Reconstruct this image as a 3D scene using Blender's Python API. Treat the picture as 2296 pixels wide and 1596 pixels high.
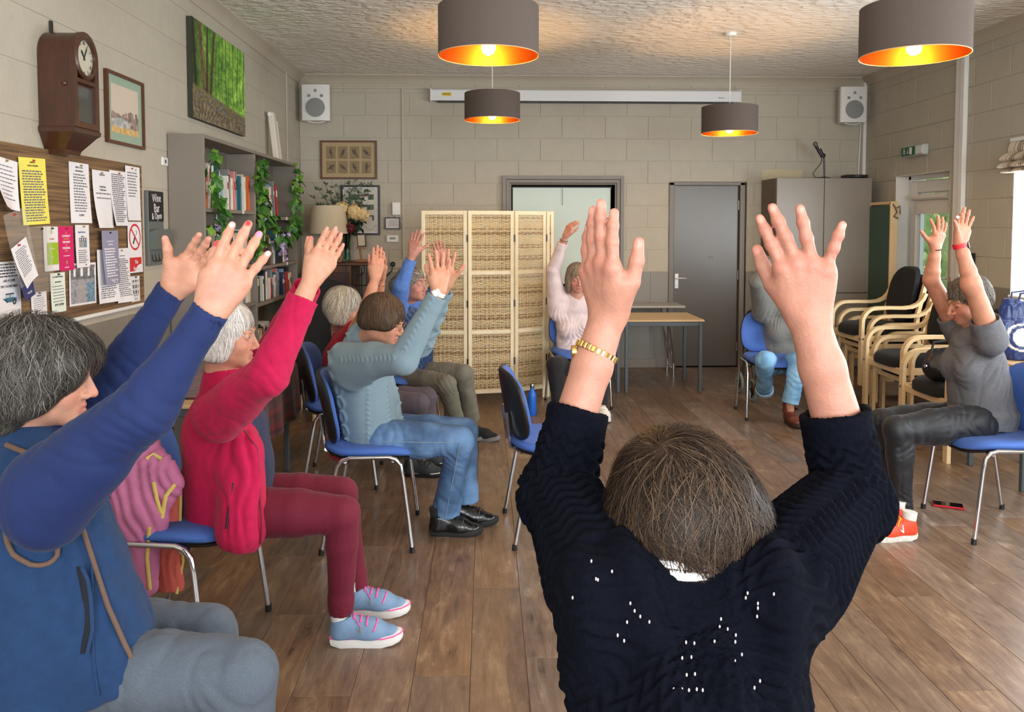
import bpy, bmesh, math, random
import numpy as np
from mathutils import Vector, Matrix, Euler
# ---------------------------------------------------------------- scene start
for _o in list(bpy.data.objects):
 bpy.data.objects.remove(_o, do_unlink=True)
SC = bpy.context.scene
COL = SC.collection
random.seed(11)
RNG = np.random.default_rng(5)
# ---------------------------------------------------------------- camera
FPX, CAMZ, YAW, PITCH = 1800.0, 1.52, math.atan(58.0 / 1800.0), math.atan(0.05)
cam = bpy.data.cameras.new('camera'); camo = bpy.data.objects.new('camera', cam); COL.objects.link(camo)
camo.location = (0, 0, CAMZ)
camo.rotation_euler = (math.pi / 2 - PITCH, 0, -YAW)
cam.sensor_width = 36.0
cam.lens = FPX / 2296.0 * 36.0
cam.shift_y = -200.0 / 2296.0
cam.clip_start = 0.02
SC.camera = camo
# ---------------------------------------------------------------- room size
XL, XR, YB, YF, ZC = -1.957, 4.06, 8.55, -2.4, 3.10
DADO = 1.035
# ---------------------------------------------------------------- world, lights, exposure
w = bpy.data.worlds.new('overcast_sky'); SC.world = w; w.use_nodes = True
w.node_tree.nodes['Background'].inputs[0].default_value = (0.80, 0.92, 1.0, 1)
w.node_tree.nodes['Background'].inputs[1].default_value = 1.6
def area(name, loc, rot, sx, sy, watt, col):
 l = bpy.data.lights.new(name, 'AREA'); l.shape = 'RECTANGLE'; l.size = sx; l.size_y = sy
 l.energy = watt; l.color = col
 o = bpy.data.objects.new(name, l); COL.objects.link(o); o.location = loc; o.rotation_euler = rot
 return o
DAY = (0.93, 0.97, 1.0)
# daylight through the windows in the right wall (light travels to -X)
area('daylight_window_1', (XR + 0.12, 5.07, 1.55), (0, math.pi / 2, 0), 1.1, 1.7, 62, DAY)
area('daylight_window_2', (XR + 0.12, 2.6, 1.55), (0, math.pi / 2, 0), 1.1, 1.9, 72, DAY)
area('daylight_window_3', (XR + 0.12, -0.4, 1.55), (0, math.pi / 2, 0), 1.1, 1.9, 72, DAY)
# daylight through the windows behind the photographer (light travels to +Y)
area('daylight_window_4', (-0.4, YF - 0.1, 1.75), (math.pi / 2, 0, 0), 2.2, 1.6, 135, DAY)
area('daylight_window_5', (2.5, YF - 0.1, 1.75), (math.pi / 2, 0, 0), 2.2, 1.6, 135, DAY)
vs = SC.view_settings
vs.view_transform = 'Standard'; vs.look = 'None'; vs.exposure = 0.4; vs.gamma = 1.0
vs.use_curve_mapping = False
SC.cycles.use_denoising = True
SC.cycles.max_bounces = 8
SC.cycles.diffuse_bounces = 5
SC.cycles.caustics_reflective = False
SC.cycles.caustics_refractive = False
SC.cycles.sample_clamp_indirect = 4.0
# ================================================================ helpers
def at(u, v, Y):
 """Point of the world at depth Y seen at photo position (u, v)."""
 ct, st, cp, sp = math.cos(YAW), math.sin(YAW), math.cos(PITCH), math.sin(PITCH)
 F = Vector((st * cp, ct * cp, -sp)); R = Vector((ct, -st, 0)); U = Vector((st * sp, ct * sp, cp))
 d = F + R * ((u - 1148) / FPX) - U * ((v - 598) / FPX)
 t = Y / d.y
 return Vector((d.x * t, Y, CAMZ + d.z * t))
def on_left(u, v, off=0.0):
 """Point on the left wall (pushed OFF into the room)."""
 ct, st, cp, sp = math.cos(YAW), math.sin(YAW), math.cos(PITCH), math.sin(PITCH)
 F = Vector((st * cp, ct * cp, -sp)); R = Vector((ct, -st, 0)); U = Vector((st * sp, ct * sp, cp))
 d = F + R * ((u - 1148) / FPX) - U * ((v - 598) / FPX)
 t = (XL + off) / d.x
 return Vector((XL + off, d.y * t, CAMZ + d.z * t))
def floor_at(u, v):
 """floor point seen at photo position (u, v)"""
 a, b = at(u, v, 1.0), Vector((0, 0, CAMZ)); d = a - b
 return b + d * (-CAMZ / d.z)
def lin(c):
 r = []
 for x in c[:3]:
  x = x / 255.0
  r.append(x / 12.92 if x <= 0.04045 else ((x + 0.055) / 1.055) ** 2.4)
 return (r[0], r[1], r[2], 1.0)
MATS = {}
def pbr(name, rgb, rough=0.6, metal=0.0, var=0.0, vscale=6.0, bump=0.0, bscale=60.0, sheen=0.0, coat=0.0,
  trans=0.0, emit=0.0, alpha=1.0, spec=0.5, attr=None, rgb2=None, sss=0.0, stretch=None, ior=None):
 if name in MATS: return MATS[name]
 m = bpy.data.materials.new(name); m.use_nodes = True
 nt = m.node_tree; b = nt.nodes['Principled BSDF']
 b.inputs['Base Color'].default_value = lin(rgb)
 b.inputs['Roughness'].default_value = rough
 b.inputs['Metallic'].default_value = metal
 b.inputs['Specular IOR Level'].default_value = spec
 if sheen: b.inputs['Sheen Weight'].default_value = sheen; b.inputs['Sheen Roughness'].default_value = 0.4
 if coat: b.inputs['Coat Weight'].default_value = coat; b.inputs['Coat Roughness'].default_value = 0.1
 if trans: b.inputs['Transmission Weight'].default_value = trans
 if ior: b.inputs['IOR'].default_value = ior
 if alpha < 1: b.inputs['Alpha'].default_value = alpha
 if sss:
  b.inputs['Subsurface Weight'].default_value = sss
  b.inputs['Subsurface Radius'].default_value = (1.0, 0.35, 0.2); b.inputs['Subsurface Scale'].default_value = 0.006
 if emit:
  b.inputs['Emission Color'].default_value = lin(rgb); b.inputs['Emission Strength'].default_value = emit
 tc = mp = None
 if var or bump or rgb2:
  tc = nt.nodes.new('ShaderNodeTexCoord'); mp = nt.nodes.new('ShaderNodeMapping')
  nt.links.new(tc.outputs['Object'], mp.inputs[0])
  if stretch: mp.inputs['Scale'].default_value = stretch
 src = None
 if attr:
  a = nt.nodes.new('ShaderNodeAttribute'); a.attribute_name = attr; src = a.outputs['Color']
 if var or rgb2:
  n = nt.nodes.new('ShaderNodeTexNoise'); n.inputs['Scale'].default_value = vscale; n.inputs['Detail'].default_value = 4
  nt.links.new(mp.outputs[0], n.inputs['Vector'])
  if rgb2:
   mx = nt.nodes.new('ShaderNodeMix'); mx.data_type = 'RGBA'
   rp = nt.nodes.new('ShaderNodeValToRGB'); rp.color_ramp.elements[0].position = 0.38; rp.color_ramp.elements[1].position = 0.62
   nt.links.new(n.outputs['Fac'], rp.inputs[0]); nt.links.new(rp.outputs[0], mx.inputs['Factor'])
   mx.inputs['A'].default_value = lin(rgb); mx.inputs['B'].default_value = lin(rgb2)
   src = mx.outputs['Result']
  if var:
   h = nt.nodes.new('ShaderNodeHueSaturation')
   mr = nt.nodes.new('ShaderNodeMapRange'); mr.inputs[1].default_value = 0.3; mr.inputs[2].default_value = 0.7
   mr.inputs[3].default_value = 1 - var; mr.inputs[4].default_value = 1 + var
   nt.links.new(n.outputs['Fac'], mr.inputs[0]); nt.links.new(mr.outputs[0], h.inputs['Value'])
   if src: nt.links.new(src, h.inputs['Color'])
   else: h.inputs['Color'].default_value = lin(rgb)
   src = h.outputs[0]
 if src: nt.links.new(src, b.inputs['Base Color'])
 if bump:
  n2 = nt.nodes.new('ShaderNodeTexNoise'); n2.inputs['Scale'].default_value = bscale; n2.inputs['Detail'].default_value = 3
  nt.links.new(mp.outputs[0], n2.inputs['Vector'])
  bp = nt.nodes.new('ShaderNodeBump'); bp.inputs['Strength'].default_value = bump; bp.inputs['Distance'].default_value = 0.01
  nt.links.new(n2.outputs['Fac'], bp.inputs['Height']); nt.links.new(bp.outputs[0], b.inputs['Normal'])
 MATS[name] = m
 return m
def tag(o, label=None, cat=None, group=None, kind=None):
 if label: o['label'] = label
 if cat: o['category'] = cat
 if group: o['group'] = group
 if kind: o['kind'] = kind
 return o
def thing(name, label, cat, loc=(0, 0, 0), rz=0.0, group=None):
 o = bpy.data.objects.new(name, None); o.empty_display_size = 0.05; COL.objects.link(o)
 o.location = loc; o.rotation_euler = (0, 0, rz)
 return tag(o, label, cat, group)
def copy_tree(o, parent=None, loc=None, rz=None, label=None, group=None):
 c = o.copy(); COL.objects.link(c)
 if parent is not None: c.parent = parent
 if loc is not None: c.location = loc
 if rz is not None: c.rotation_euler = (0, 0, rz)
 if label: c['label'] = label
 if group: c['group'] = group
 for ch in o.children: copy_tree(ch, c)
 return c
def mesh_obj(name, me, parent=None, loc=None, mats=()):
 o = bpy.data.objects.new(name, me); COL.objects.link(o)
 if parent is not None: o.parent = parent
 if loc is not None: o.location = loc
 return o
def frame_of(d, hint=None):
 d = Vector(d).normalized()
 h = Vector(hint) if hint is not None else (Vector((0, 0, 1)) if abs(d.z) < 0.9 else Vector((1, 0, 0)))
 x = h.cross(d)
 if x.length < 1e-6: x = Vector((1, 0, 0)).cross(d)
 x.normalize(); y = d.cross(x)
 return x, y, d
class MB:
 def __init__(s): s.v = []; s.f = []; s.m = []
 def add(s, vs_, fs_, m=0):
  n = len(s.v); s.v.extend([tuple(p) for p in vs_])
  for f in fs_: s.f.append(tuple(i + n for i in f)); s.m.append(m)
  return s
 def box(s, c, d, bev=0.0, m=0, R=None):
  hx, hy, hz = d[0] / 2, d[1] / 2, d[2] / 2
  bev = min(bev, hx * .9, hy * .9, hz * .9)
  if bev <= 0:
   P = [(x, y, z) for z in (-hz, hz) for y in (-hy, hy) for x in (-hx, hx)]
   F = [(0, 2, 3, 1), (4, 5, 7, 6), (0, 1, 5, 4), (2, 6, 7, 3), (0, 4, 6, 2), (1, 3, 7, 5)]
  else:
   P = []; idx = {}
   for sx in (-1, 1):
    for sy in (-1, 1):
     for sz in (-1, 1):
      for ax in range(3):
       q = [sx * hx, sy * hy, sz * hz]
       for k in range(3):
        if k != ax: q[k] -= (sx, sy, sz)[k] * bev
       idx[(sx, sy, sz, ax)] = len(P); P.append(tuple(q))
   F = []
   for ax in range(3):
    for sg in (-1, 1):
     o = [k for k in range(3) if k != ax]
     cyc = [(-1, -1), (1, -1), (1, 1), (-1, 1)]
     fc = []
     for (a, b) in cyc:
      k = [0, 0, 0]; k[ax] = sg; k[o[0]] = a; k[o[1]] = b
      fc.append(idx[(k[0], k[1], k[2], ax)])
     if (sg > 0) == (ax == 1): fc.reverse()
     F.append(tuple(fc))
   for ax in range(3):
    o = [k for k in range(3) if k != ax]
    for a in (-1, 1):
     for b in (-1, 1):
      k0 = [0, 0, 0]; k0[ax] = -1; k0[o[0]] = a; k0[o[1]] = b
      k1 = list(k0); k1[ax] = 1
      fc = [idx[(*k0, o[0])], idx[(*k1, o[0])], idx[(*k1, o[1])], idx[(*k0, o[1])]]
      p = [Vector(P[i]) for i in fc]; nn = (p[1] - p[0]).cross(p[2] - p[0])
      cc = Vector((0, 0, 0)); cc[o[0]] = a; cc[o[1]] = b
      if nn.dot(cc) < 0: fc.reverse()
      F.append(tuple(fc))
   for sx in (-1, 1):
    for sy in (-1, 1):
     for sz in (-1, 1):
      fc = [idx[(sx, sy, sz, 0)], idx[(sx, sy, sz, 1)], idx[(sx, sy, sz, 2)]]
      if sx * sy * sz < 0: fc.reverse()
      F.append(tuple(fc))
  if R is not None: P = [R @ Vector(p) for p in P]
  c = Vector(c)
  return s.add([Vector(p) + c for p in P], F, m)
 def tube(s, pts, r, n=8, m=0, closed=False, caps=True, flat=None):
  pts = [Vector(p) for p in pts]; N = len(pts)
  rr = r if isinstance(r, (list, tuple)) else [r] * N
  rings = []; prev = None
  for i, p in enumerate(pts):
   if closed: d = pts[(i + 1) % N] - pts[i - 1]
   elif i == 0: d = pts[1] - pts[0]
   elif i == N - 1: d = pts[-1] - pts[-2]
   else: d = (pts[i + 1] - p).normalized() + (p - pts[i - 1]).normalized()
   if d.length < 1e-9: d = Vector((0, 0, 1))
   x, y, d = frame_of(d, prev if prev is not None else (flat[0] if flat else None))
   prev = y
   k = flat[1] if flat else 1.0
   rings.append([p + x * (math.cos(2 * math.pi * j / n) * rr[i]) + y * (math.sin(2 * math.pi * j / n) * rr[i] * k) for j in range(n)])
  V = [q for ring in rings for q in ring]; F = []
  for i in range(N if closed else N - 1):
   a, b = i * n, ((i + 1) % N) * n
   for j in range(n):
    F.append((a + j, a + (j + 1) % n, b + (j + 1) % n, b + j))
  if caps and not closed:
   F.append(tuple(reversed(range(n)))); F.append(tuple((N - 1) * n + j for j in range(n)))
  return s.add(V, F, m)
 def ribbon(s, pts, wdt, thk, up=(0, 0, 1), m=0):
  """rectangular section swept along pts: WDT along UP-cross, THK along the bend plane"""
  pts = [Vector(p) for p in pts]; N = len(pts); up = Vector(up); V = []; F = []
  for i, p in enumerate(pts):
   d = (pts[min(i + 1, N - 1)] - pts[max(i - 1, 0)]).normalized()
   nrm = up.cross(d).normalized()
   for (a, b) in ((-1, -1), (1, -1), (1, 1), (-1, 1)):
    V.append(p + up * (a * wdt / 2) + nrm * (b * thk / 2))
  for i in range(N - 1):
   for j in range(4):
    F.append((i * 4 + j, i * 4 + (j + 1) % 4, i * 4 + 4 + (j + 1) % 4, i * 4 + 4 + j))
  F.append((3, 2, 1, 0)); F.append(tuple((N - 1) * 4 + j for j in range(4)))
  return s.add(V, F, m)
 def cyl(s, a, b, r0, r1=None, n=14, m=0):
  return s.tube([a, b], [r0, r0 if r1 is None else r1], n, m)
 def lathe(s, prof, c=(0, 0, 0), n=20, m=0, R=None, close=False):
  c = Vector(c); V = []; F = []; N = len(prof)
  for (r, z) in prof:
   for j in range(n):
    q = Vector((math.cos(2 * math.pi * j / n) * r, math.sin(2 * math.pi * j / n) * r, z))
    V.append((R @ q if R is not None else q) + c)
  for i in range(N if close else N - 1):
   a, b = i * n, ((i + 1) % N) * n
   for j in range(n): F.append((a + j, a + (j + 1) % n, b + (j + 1) % n, b + j))
  if not close:
   if prof[0][0] > 1e-5: F.append(tuple(reversed(range(n))))
   if prof[-1][0] > 1e-5: F.append(tuple((N - 1) * n + j for j in range(n)))
  return s.add(V, F, m)
 def prism(s, poly, o, ex, ey, dz, m=0):
  """polygon (x,y) in the frame o,ex,ey extruded by the vector dz"""
  o, ex, ey, dz = Vector(o), Vector(ex), Vector(ey), Vector(dz)
  a = [o + ex * x + ey * y for x, y in poly]; n = len(a)
  V = a + [p + dz for p in a]
  F = [tuple(reversed(range(n))), tuple(range(n, 2 * n))] + [(i, (i + 1) % n, n + (i + 1) % n, n + i) for i in range(n)]
  return s.add(V, F, m)
 def grid(s, fn, nu, nv, m=0, thick=None):
  V = [Vector(fn(i / nu, j / nv)) for i in range(nu + 1) for j in range(nv + 1)]
  q = lambda i, j: i * (nv + 1) + j
  F = [(q(i, j), q(i + 1, j), q(i + 1, j + 1), q(i, j + 1)) for i in range(nu) for j in range(nv)]
  if thick is not None:
   t = Vector(thick); n = len(V); V = V + [p + t for p in V]
   F2 = [tuple(reversed([k + n for k in f])) for f in F]
   per = [q(i, 0) for i in range(nu + 1)] + [q(nu, j) for j in range(1, nv + 1)] + \
     [q(i, nv) for i in range(nu - 1, -1, -1)] + [q(0, j) for j in range(nv - 1, 0, -1)]
   F = F + F2 + [(per[(i + 1) % len(per)], per[i], per[i] + n, per[(i + 1) % len(per)] + n) for i in range(len(per))]
  return s.add(V, F, m)
 def ball(s, c, r, n=12, k=8, m=0, R=None):
  r = r if isinstance(r, (tuple, list)) else (r, r, r); c = Vector(c); V = []; F = []
  for i in range(k + 1):
   t = math.pi * i / k
   for j in range(n):
    a = 2 * math.pi * j / n
    q = Vector((math.sin(t) * math.cos(a) * r[0], math.sin(t) * math.sin(a) * r[1], -math.cos(t) * r[2]))
    V.append((R @ q if R is not None else q) + c)
  for i in range(k):
   for j in range(n): F.append((i * n + j, i * n + (j + 1) % n, (i + 1) * n + (j + 1) % n, (i + 1) * n + j))
  return s.add(V, F, m)
 def mesh(s, name, mats, smooth=0.6):
  me = bpy.data.meshes.new(name); me.from_pydata(s.v, [], s.f)
  mats = mats if isinstance(mats, (list, tuple)) else [mats]
  for k in mats: me.materials.append(k)
  me.polygons.foreach_set('material_index', s.m)
  bm = bmesh.new(); bm.from_mesh(me)
  bmesh.ops.remove_doubles(bm, verts=bm.verts, dist=1e-6)
  bmesh.ops.recalc_face_normals(bm, faces=bm.faces)
  bm.to_mesh(me); bm.free()
  if smooth:
   me.polygons.foreach_set('use_smooth', [True] * len(me.polygons))
   me.set_sharp_from_angle(angle=smooth)
  me.update()
  return me
 def build(s, name, mats, parent=None, smooth=0.6, loc=None):
  return mesh_obj(name, s.mesh(name, mats, smooth), parent, loc)
def rot3(ax, ang): return Matrix.Rotation(ang, 3, ax)
def text_mesh(txt, size, mat, parent, origin, ex, ey, name='lettering', align='CENTER', depth=0.0004, squash=1.0):
 cu = bpy.data.curves.new(name, 'FONT'); cu.body = txt; cu.size = size; cu.align_x = align; cu.align_y = 'CENTER'
 cu.extrude = depth; cu.resolution_u = 2; cu.space_line = 0.95
 o = bpy.data.objects.new('tmp', cu); COL.objects.link(o)
 dg = bpy.context.evaluated_depsgraph_get()
 me = bpy.data.meshes.new_from_object(o.evaluated_get(dg))
 COL.objects.unlink(o); bpy.data.objects.remove(o)
 ex, ey, og = Vector(ex), Vector(ey), Vector(origin); ez = ex.cross(ey)
 n = len(me.vertices); co = np.empty(n * 3, np.float32); me.vertices.foreach_get('co', co); co = co.reshape(-1, 3)
 out = np.array(og)[None] + co[:, :1] * squash * np.array(ex)[None] + co[:, 1:2] * np.array(ey)[None] + co[:, 2:3] * np.array(ez)[None]
 me.vertices.foreach_set('co', out.astype(np.float32).ravel())
 me.materials.clear(); me.materials.append(mat); me.update()
 me.name = name
 return mesh_obj(name, me, parent)
# ================================================================ signed-distance modelling (smooth organic shapes)
def npv(p): return np.array(p, np.float32)
class SDF:
 def __init__(s): s.P = []; s.paint = []
 def cone(s, a, b, ra, rb, k=0.02, flat=None, op='u'):
  """round cone; flat=(axis, factor) squashes it along axis"""
  s.P.append(('c', npv(a), npv(b), float(ra), float(rb), k, (npv(Vector(flat[0]).normalized()), flat[1]) if flat else None, op)); return s
 def chain(s, pts, rs, k=0.02, flat=None):
  for i in range(len(pts) - 1): s.cone(pts[i], pts[i + 1], rs[i], rs[i + 1], k, flat)
  return s
 def ell(s, c, r, M=None, k=0.02, op='u'):
  M = np.array(M, np.float32) if M is not None else np.eye(3, dtype=np.float32)   # columns = axes
  s.P.append(('e', npv(c), npv(r), M, 0, k, None, op)); return s
 def cut(s, o, n, k=0.004):
  """remove everything on the side the normal points to"""
  s.P.append(('p', npv(o), npv(Vector(n).normalized()), 0, 0, k, None, 'i')); return s
 def ev(s, Q):
  D = None
  for t in s.P:
   kind, k, op = t[0], t[5], t[7]
   if kind == 'c':
    a, b, ra, rb, fl = t[1], t[2], t[3], t[4], t[6]
    X = Q
    A, B = a, b; fac = 1.0
    if fl is not None:
     ax, f = fl; g = 1.0 / f - 1.0
     X = Q + ((Q - a) @ ax)[:, None] * ax[None] * g
     B = b + ((b - a) @ ax) * ax * g; fac = 0.5 + 0.5 * f
    ba = B - A; l2 = float(ba @ ba) + 1e-12
    pa = X - A
    h = np.clip((pa @ ba) / l2, 0, 1)
    dd = pa - h[:, None] * ba[None]
    d = (np.sqrt(np.einsum('ij,ij->i', dd, dd)) - (ra + (rb - ra) * h)) * fac
   elif kind == 'e':
    c, r, M = t[1], t[2], t[3]
    L = (Q - c) @ M
    q = L / r; n0 = np.sqrt(np.einsum('ij,ij->i', q, q))
    q2 = L / (r * r); n1 = np.sqrt(np.einsum('ij,ij->i', q2, q2)) + 1e-9
    d = np.where(n0 < 0.05, -float(r.min()), n0 * (n0 - 1.0) / n1)
   else:
    d = (Q - t[1]) @ t[2]
   if D is None: D = d; continue
   if op == 'u':
    h = np.maximum(k - np.abs(D - d), 0) / k
    D = np.minimum(D, d) - h * h * k * 0.25
   elif op == 's':
    d = -d; h = np.maximum(k - np.abs(D - d), 0) / k
    D = np.maximum(D, d) + h * h * k * 0.25
   else:
    h = np.maximum(k - np.abs(D - d), 0) / k
    D = np.maximum(D, d) + h * h * k * 0.25
  return D
 def bounds(s):
  lo, hi = np.full(3, 1e9), np.full(3, -1e9)
  for t in s.P:
   if t[7] != 'u': continue
   if t[0] == 'c':
    r = max(t[3], t[4]) + 0.25 * t[5]
    for p in (t[1], t[2]): lo = np.minimum(lo, p - r); hi = np.maximum(hi, p + r)
   elif t[0] == 'e':
    r = t[2].max() + 0.25 * t[5]; lo = np.minimum(lo, t[1] - r); hi = np.maximum(hi, t[1] + r)
  return lo, hi
 def grad(s, Q, e=0.0015):
  g = np.empty_like(Q)
  for i in range(3):
   dq = np.zeros(3, np.float32); dq[i] = e
   g[:, i] = s.ev(Q + dq) - s.ev(Q - dq)
  return g / (np.linalg.norm(g, axis=1, keepdims=True) + 1e-9)
 def poly(s, h):
  h = h * 1.32; lo, hi = s.bounds(); lo = lo - 2.5 * h; hi = hi + 2.5 * h
  B = 8
  nb = np.ceil((hi - lo) / (h * B)).astype(int)
  I = np.stack(np.meshgrid(*[np.arange(n) for n in nb], indexing='ij'), -1).reshape(-1, 3)
  C = (lo[None] + (I + 0.5) * (h * B)).astype(np.float32)
  act = I[np.abs(s.ev(C)) < B * h * 1.35 + 0.006]
  g = np.arange(B + 1)
  loc = np.stack(np.meshgrid(g, g, g, indexing='ij'), -1)
  G = act[:, None, None, None, :] * B + loc[None]
  Pt = (lo[None] + G.reshape(-1, 3) * h).astype(np.float32)
  V = np.concatenate([s.ev(Pt[i:i + 400000]) for i in range(0, len(Pt), 400000)]).reshape(-1, B + 1, B + 1, B + 1)
  NT = nb * B + 4
  gid = lambda g: (g[..., 0] * NT[1] + g[..., 1]) * NT[2] + g[..., 2]
  cs = [(a, b, c) for a in (0, 1) for b in (0, 1) for c in (0, 1)]
  corner = [V[:, a:a + B, b:b + B, c:c + B] for a, b, c in cs]
  ins = sum((c < 0).astype(np.int8) for c in corner)
  mask = (ins > 0) & (ins < 8)
  idx = np.nonzero(mask)
  cellG = act[idx[0]] * B + np.stack(idx[1:], -1)
  cv = np.stack([c[idx] for c in corner], -1)
  acc = np.zeros((len(cellG), 3)); cnt = np.zeros(len(cellG))
  for i in range(8):
   for j in range(i + 1, 8):
    df = np.array(cs[j]) - np.array(cs[i])
    if np.abs(df).sum() != 1: continue
    a, b = cv[:, i], cv[:, j]; m = (a < 0) != (b < 0)
    t = np.where(m, a / np.where(np.abs(a - b) < 1e-12, 1, a - b), 0)
    acc += np.where(m[:, None], np.array(cs[i])[None] + t[:, None] * df[None], 0); cnt += m
  P = lo[None] + (cellG + acc / cnt[:, None]) * h
  ids = gid(cellG); order = np.argsort(ids); sid = ids[order]
  faces = []
  core = V[:, :B, :B, :B]
  for ax in range(3):
   sl = [slice(0, B)] * 3; sl[ax] = slice(1, B + 1)
   nxt = V[:, sl[0], sl[1], sl[2]]
   m = (core < 0) != (nxt < 0)
   k = np.nonzero(m)
   g0 = act[k[0]] * B + np.stack(k[1:], -1)
   o1, o2 = np.zeros(3, int), np.zeros(3, int); o1[(ax + 1) % 3] = 1; o2[(ax + 2) % 3] = 1
   quad = np.stack([gid(g0 - o1 - o2), gid(g0 - o2), gid(g0), gid(g0 - o1)], -1)
   pos = np.searchsorted(sid, quad); pos = np.minimum(pos, len(sid) - 1)
   ok = (sid[pos] == quad).all(1)
   q = order[pos[ok]]
   neg = core[k][ok] < 0
   q = np.where(neg[:, None], q, q[:, ::-1])
   faces.append(q)
  return P.astype(np.float32), np.concatenate(faces)
def np_mesh(name, P, F, mats, smooth=True, col=None, attrs=None, fm=None):
 me = bpy.data.meshes.new(name)
 n, m = len(P), len(F)
 me.vertices.add(n); me.vertices.foreach_set('co', np.ascontiguousarray(P, np.float32).ravel())
 k = F.shape[1]
 me.loops.add(m * k); me.loops.foreach_set('vertex_index', np.ascontiguousarray(F, np.int32).ravel())
 me.polygons.add(m); me.polygons.foreach_set('loop_start', np.arange(0, m * k, k, dtype=np.int32))
 for mt in (mats if isinstance(mats, (list, tuple)) else [mats]): me.materials.append(mt)
 if fm is not None: me.polygons.foreach_set('material_index', np.ascontiguousarray(fm, np.int32))
 me.update(calc_edges=True)
 if smooth: me.polygons.foreach_set('use_smooth', np.ones(m, bool))
 if col is not None:
  a = me.color_attributes.new('Col', 'FLOAT_COLOR', 'POINT')
  c4 = np.ones((n, 4), np.float32); c4[:, :3] = col; a.data.foreach_set('color', c4.ravel())
 if attrs:
  for kx, val in attrs.items():
   a = me.attributes.new(kx, 'FLOAT_VECTOR', 'POINT'); a.data.foreach_set('vector', np.ascontiguousarray(val, np.float32).ravel())
 me.update()
 return me
def sdf_obj(name, S, h, mat, parent, disp=None, col=None, keep=None):
 P, F = S.poly(h)
 if disp is not None:
  N = S.grad(P); P = P + N * disp(P, N)[:, None].astype(np.float32)
 off = npv(parent.location) if parent is not None else 0
 me = np_mesh(name, P - off, F, mat, col=col(P) if col is not None else None)
 return mesh_obj(name, me, parent)
def vnoise(P, sc, seed=0):
 """smooth value noise in -1..1"""
 Q = P * sc + seed * 17.31
 i = np.floor(Q).astype(np.int64); f = Q - i; f = f * f * (3 - 2 * f)
 def hsh(a, b, c):
  x = (a * 374761393 + b * 668265263 + c * 2147483647 + seed * 974711) & 0xffffffff
  x = ((x ^ (x >> 13)) * 1274126177) & 0xffffffff
  return ((x ^ (x >> 16)) & 0xffff) / 32767.5 - 1
 r = 0
 for a in (0, 1):
  for b in (0, 1):
   for c in (0, 1):
    wgt = np.where(a, f[:, 0], 1 - f[:, 0]) * np.where(b, f[:, 1], 1 - f[:, 1]) * np.where(c, f[:, 2], 1 - f[:, 2])
    r = r + wgt * hsh(i[:, 0] + a, i[:, 1] + b, i[:, 2] + c)
 return r
# ================================================================ structure materials
def node_mat(name):
 m = bpy.data.materials.new(name); m.use_nodes = True; MATS[name] = m
 return m, m.node_tree, m.node_tree.nodes['Principled BSDF']
def wall_paint(name, rgb, seed=0.0, bump=0.35):
 m, nt, b = node_mat(name); N, L = nt.nodes.new, nt.links.new
 tc = N('ShaderNodeTexCoord'); mp = N('ShaderNodeMapping'); L(tc.outputs['Object'], mp.inputs[0])
 oi = N('ShaderNodeObjectInfo'); cb = N('ShaderNodeVectorMath'); cb.operation = 'SCALE'
 cx = N('ShaderNodeCombineXYZ'); L(oi.outputs['Random'], cx.inputs[0]); L(oi.outputs['Random'], cx.inputs[1])
 L(cx.outputs[0], cb.inputs[0]); cb.inputs['Scale'].default_value = 40
 ad = N('ShaderNodeVectorMath'); L(mp.outputs[0], ad.inputs[0]); L(cb.outputs[0], ad.inputs[1])
 n = N('ShaderNodeTexNoise'); n.inputs['Scale'].default_value = 90; n.inputs['Detail'].default_value = 6; L(ad.outputs[0], n.inputs['Vector'])
 n2 = N('ShaderNodeTexNoise'); n2.inputs['Scale'].default_value = 9; n2.inputs['Detail'].default_value = 3; L(ad.outputs[0], n2.inputs['Vector'])
 mr = N('ShaderNodeMapRange'); L(n2.outputs['Fac'], mr.inputs[0]); mr.inputs[3].default_value = 0.93; mr.inputs[4].default_value = 1.07
 h = N('ShaderNodeHueSaturation'); h.inputs['Color'].default_value = lin(rgb); L(mr.outputs[0], h.inputs['Value'])
 L(h.outputs[0], b.inputs['Base Color']); b.inputs['Roughness'].default_value = 0.62; b.inputs['Specular IOR Level'].default_value = 0.3
 ma = N('ShaderNodeMath'); ma.operation = 'ADD'; L(n.outputs['Fac'], ma.inputs[0]); L(n2.outputs['Fac'], ma.inputs[1])
 bp = N('ShaderNodeBump'); bp.inputs['Strength'].default_value = bump; bp.inputs['Distance'].default_value = 0.006
 L(ma.outputs[0], bp.inputs['Height']); L(bp.outputs[0], b.inputs['Normal'])
 return m
M_WALL = wall_paint('painted_block_cream', (181, 174, 158))
M_DADO = pbr('taupe_gloss_paint', (132, 127, 118), rough=0.42, var=0.04, vscale=3, bump=0.05, bscale=40)
M_TRIM = pbr('cove_paint', (184, 174, 156), rough=0.5, var=0.03, vscale=4)
M_WHITE = pbr('white_plastic', (228, 228, 224), rough=0.35, var=0.02)
M_UPVC = pbr('white_upvc', (226, 226, 222), rough=0.3, var=0.015)
M_BLACK = pbr('black_plastic', (22, 22, 23), rough=0.4, var=0.05)
M_CHROME = pbr('chrome', (205, 205, 208), rough=0.14, metal=1.0, var=0.02)
M_STEEL = pbr('steel', (150, 150, 150), rough=0.3, metal=1.0)
def glass(name, rgb=(240, 248, 246), rough=0.0, ior=1.45):
 m, nt, b = node_mat(name)
 b.inputs['Base Color'].default_value = lin(rgb); b.inputs['Roughness'].default_value = rough
 b.inputs['Transmission Weight'].default_value = 1.0; b.inputs['IOR'].default_value = ior
 return m
M_GLASS = glass('clear_glass')
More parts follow.
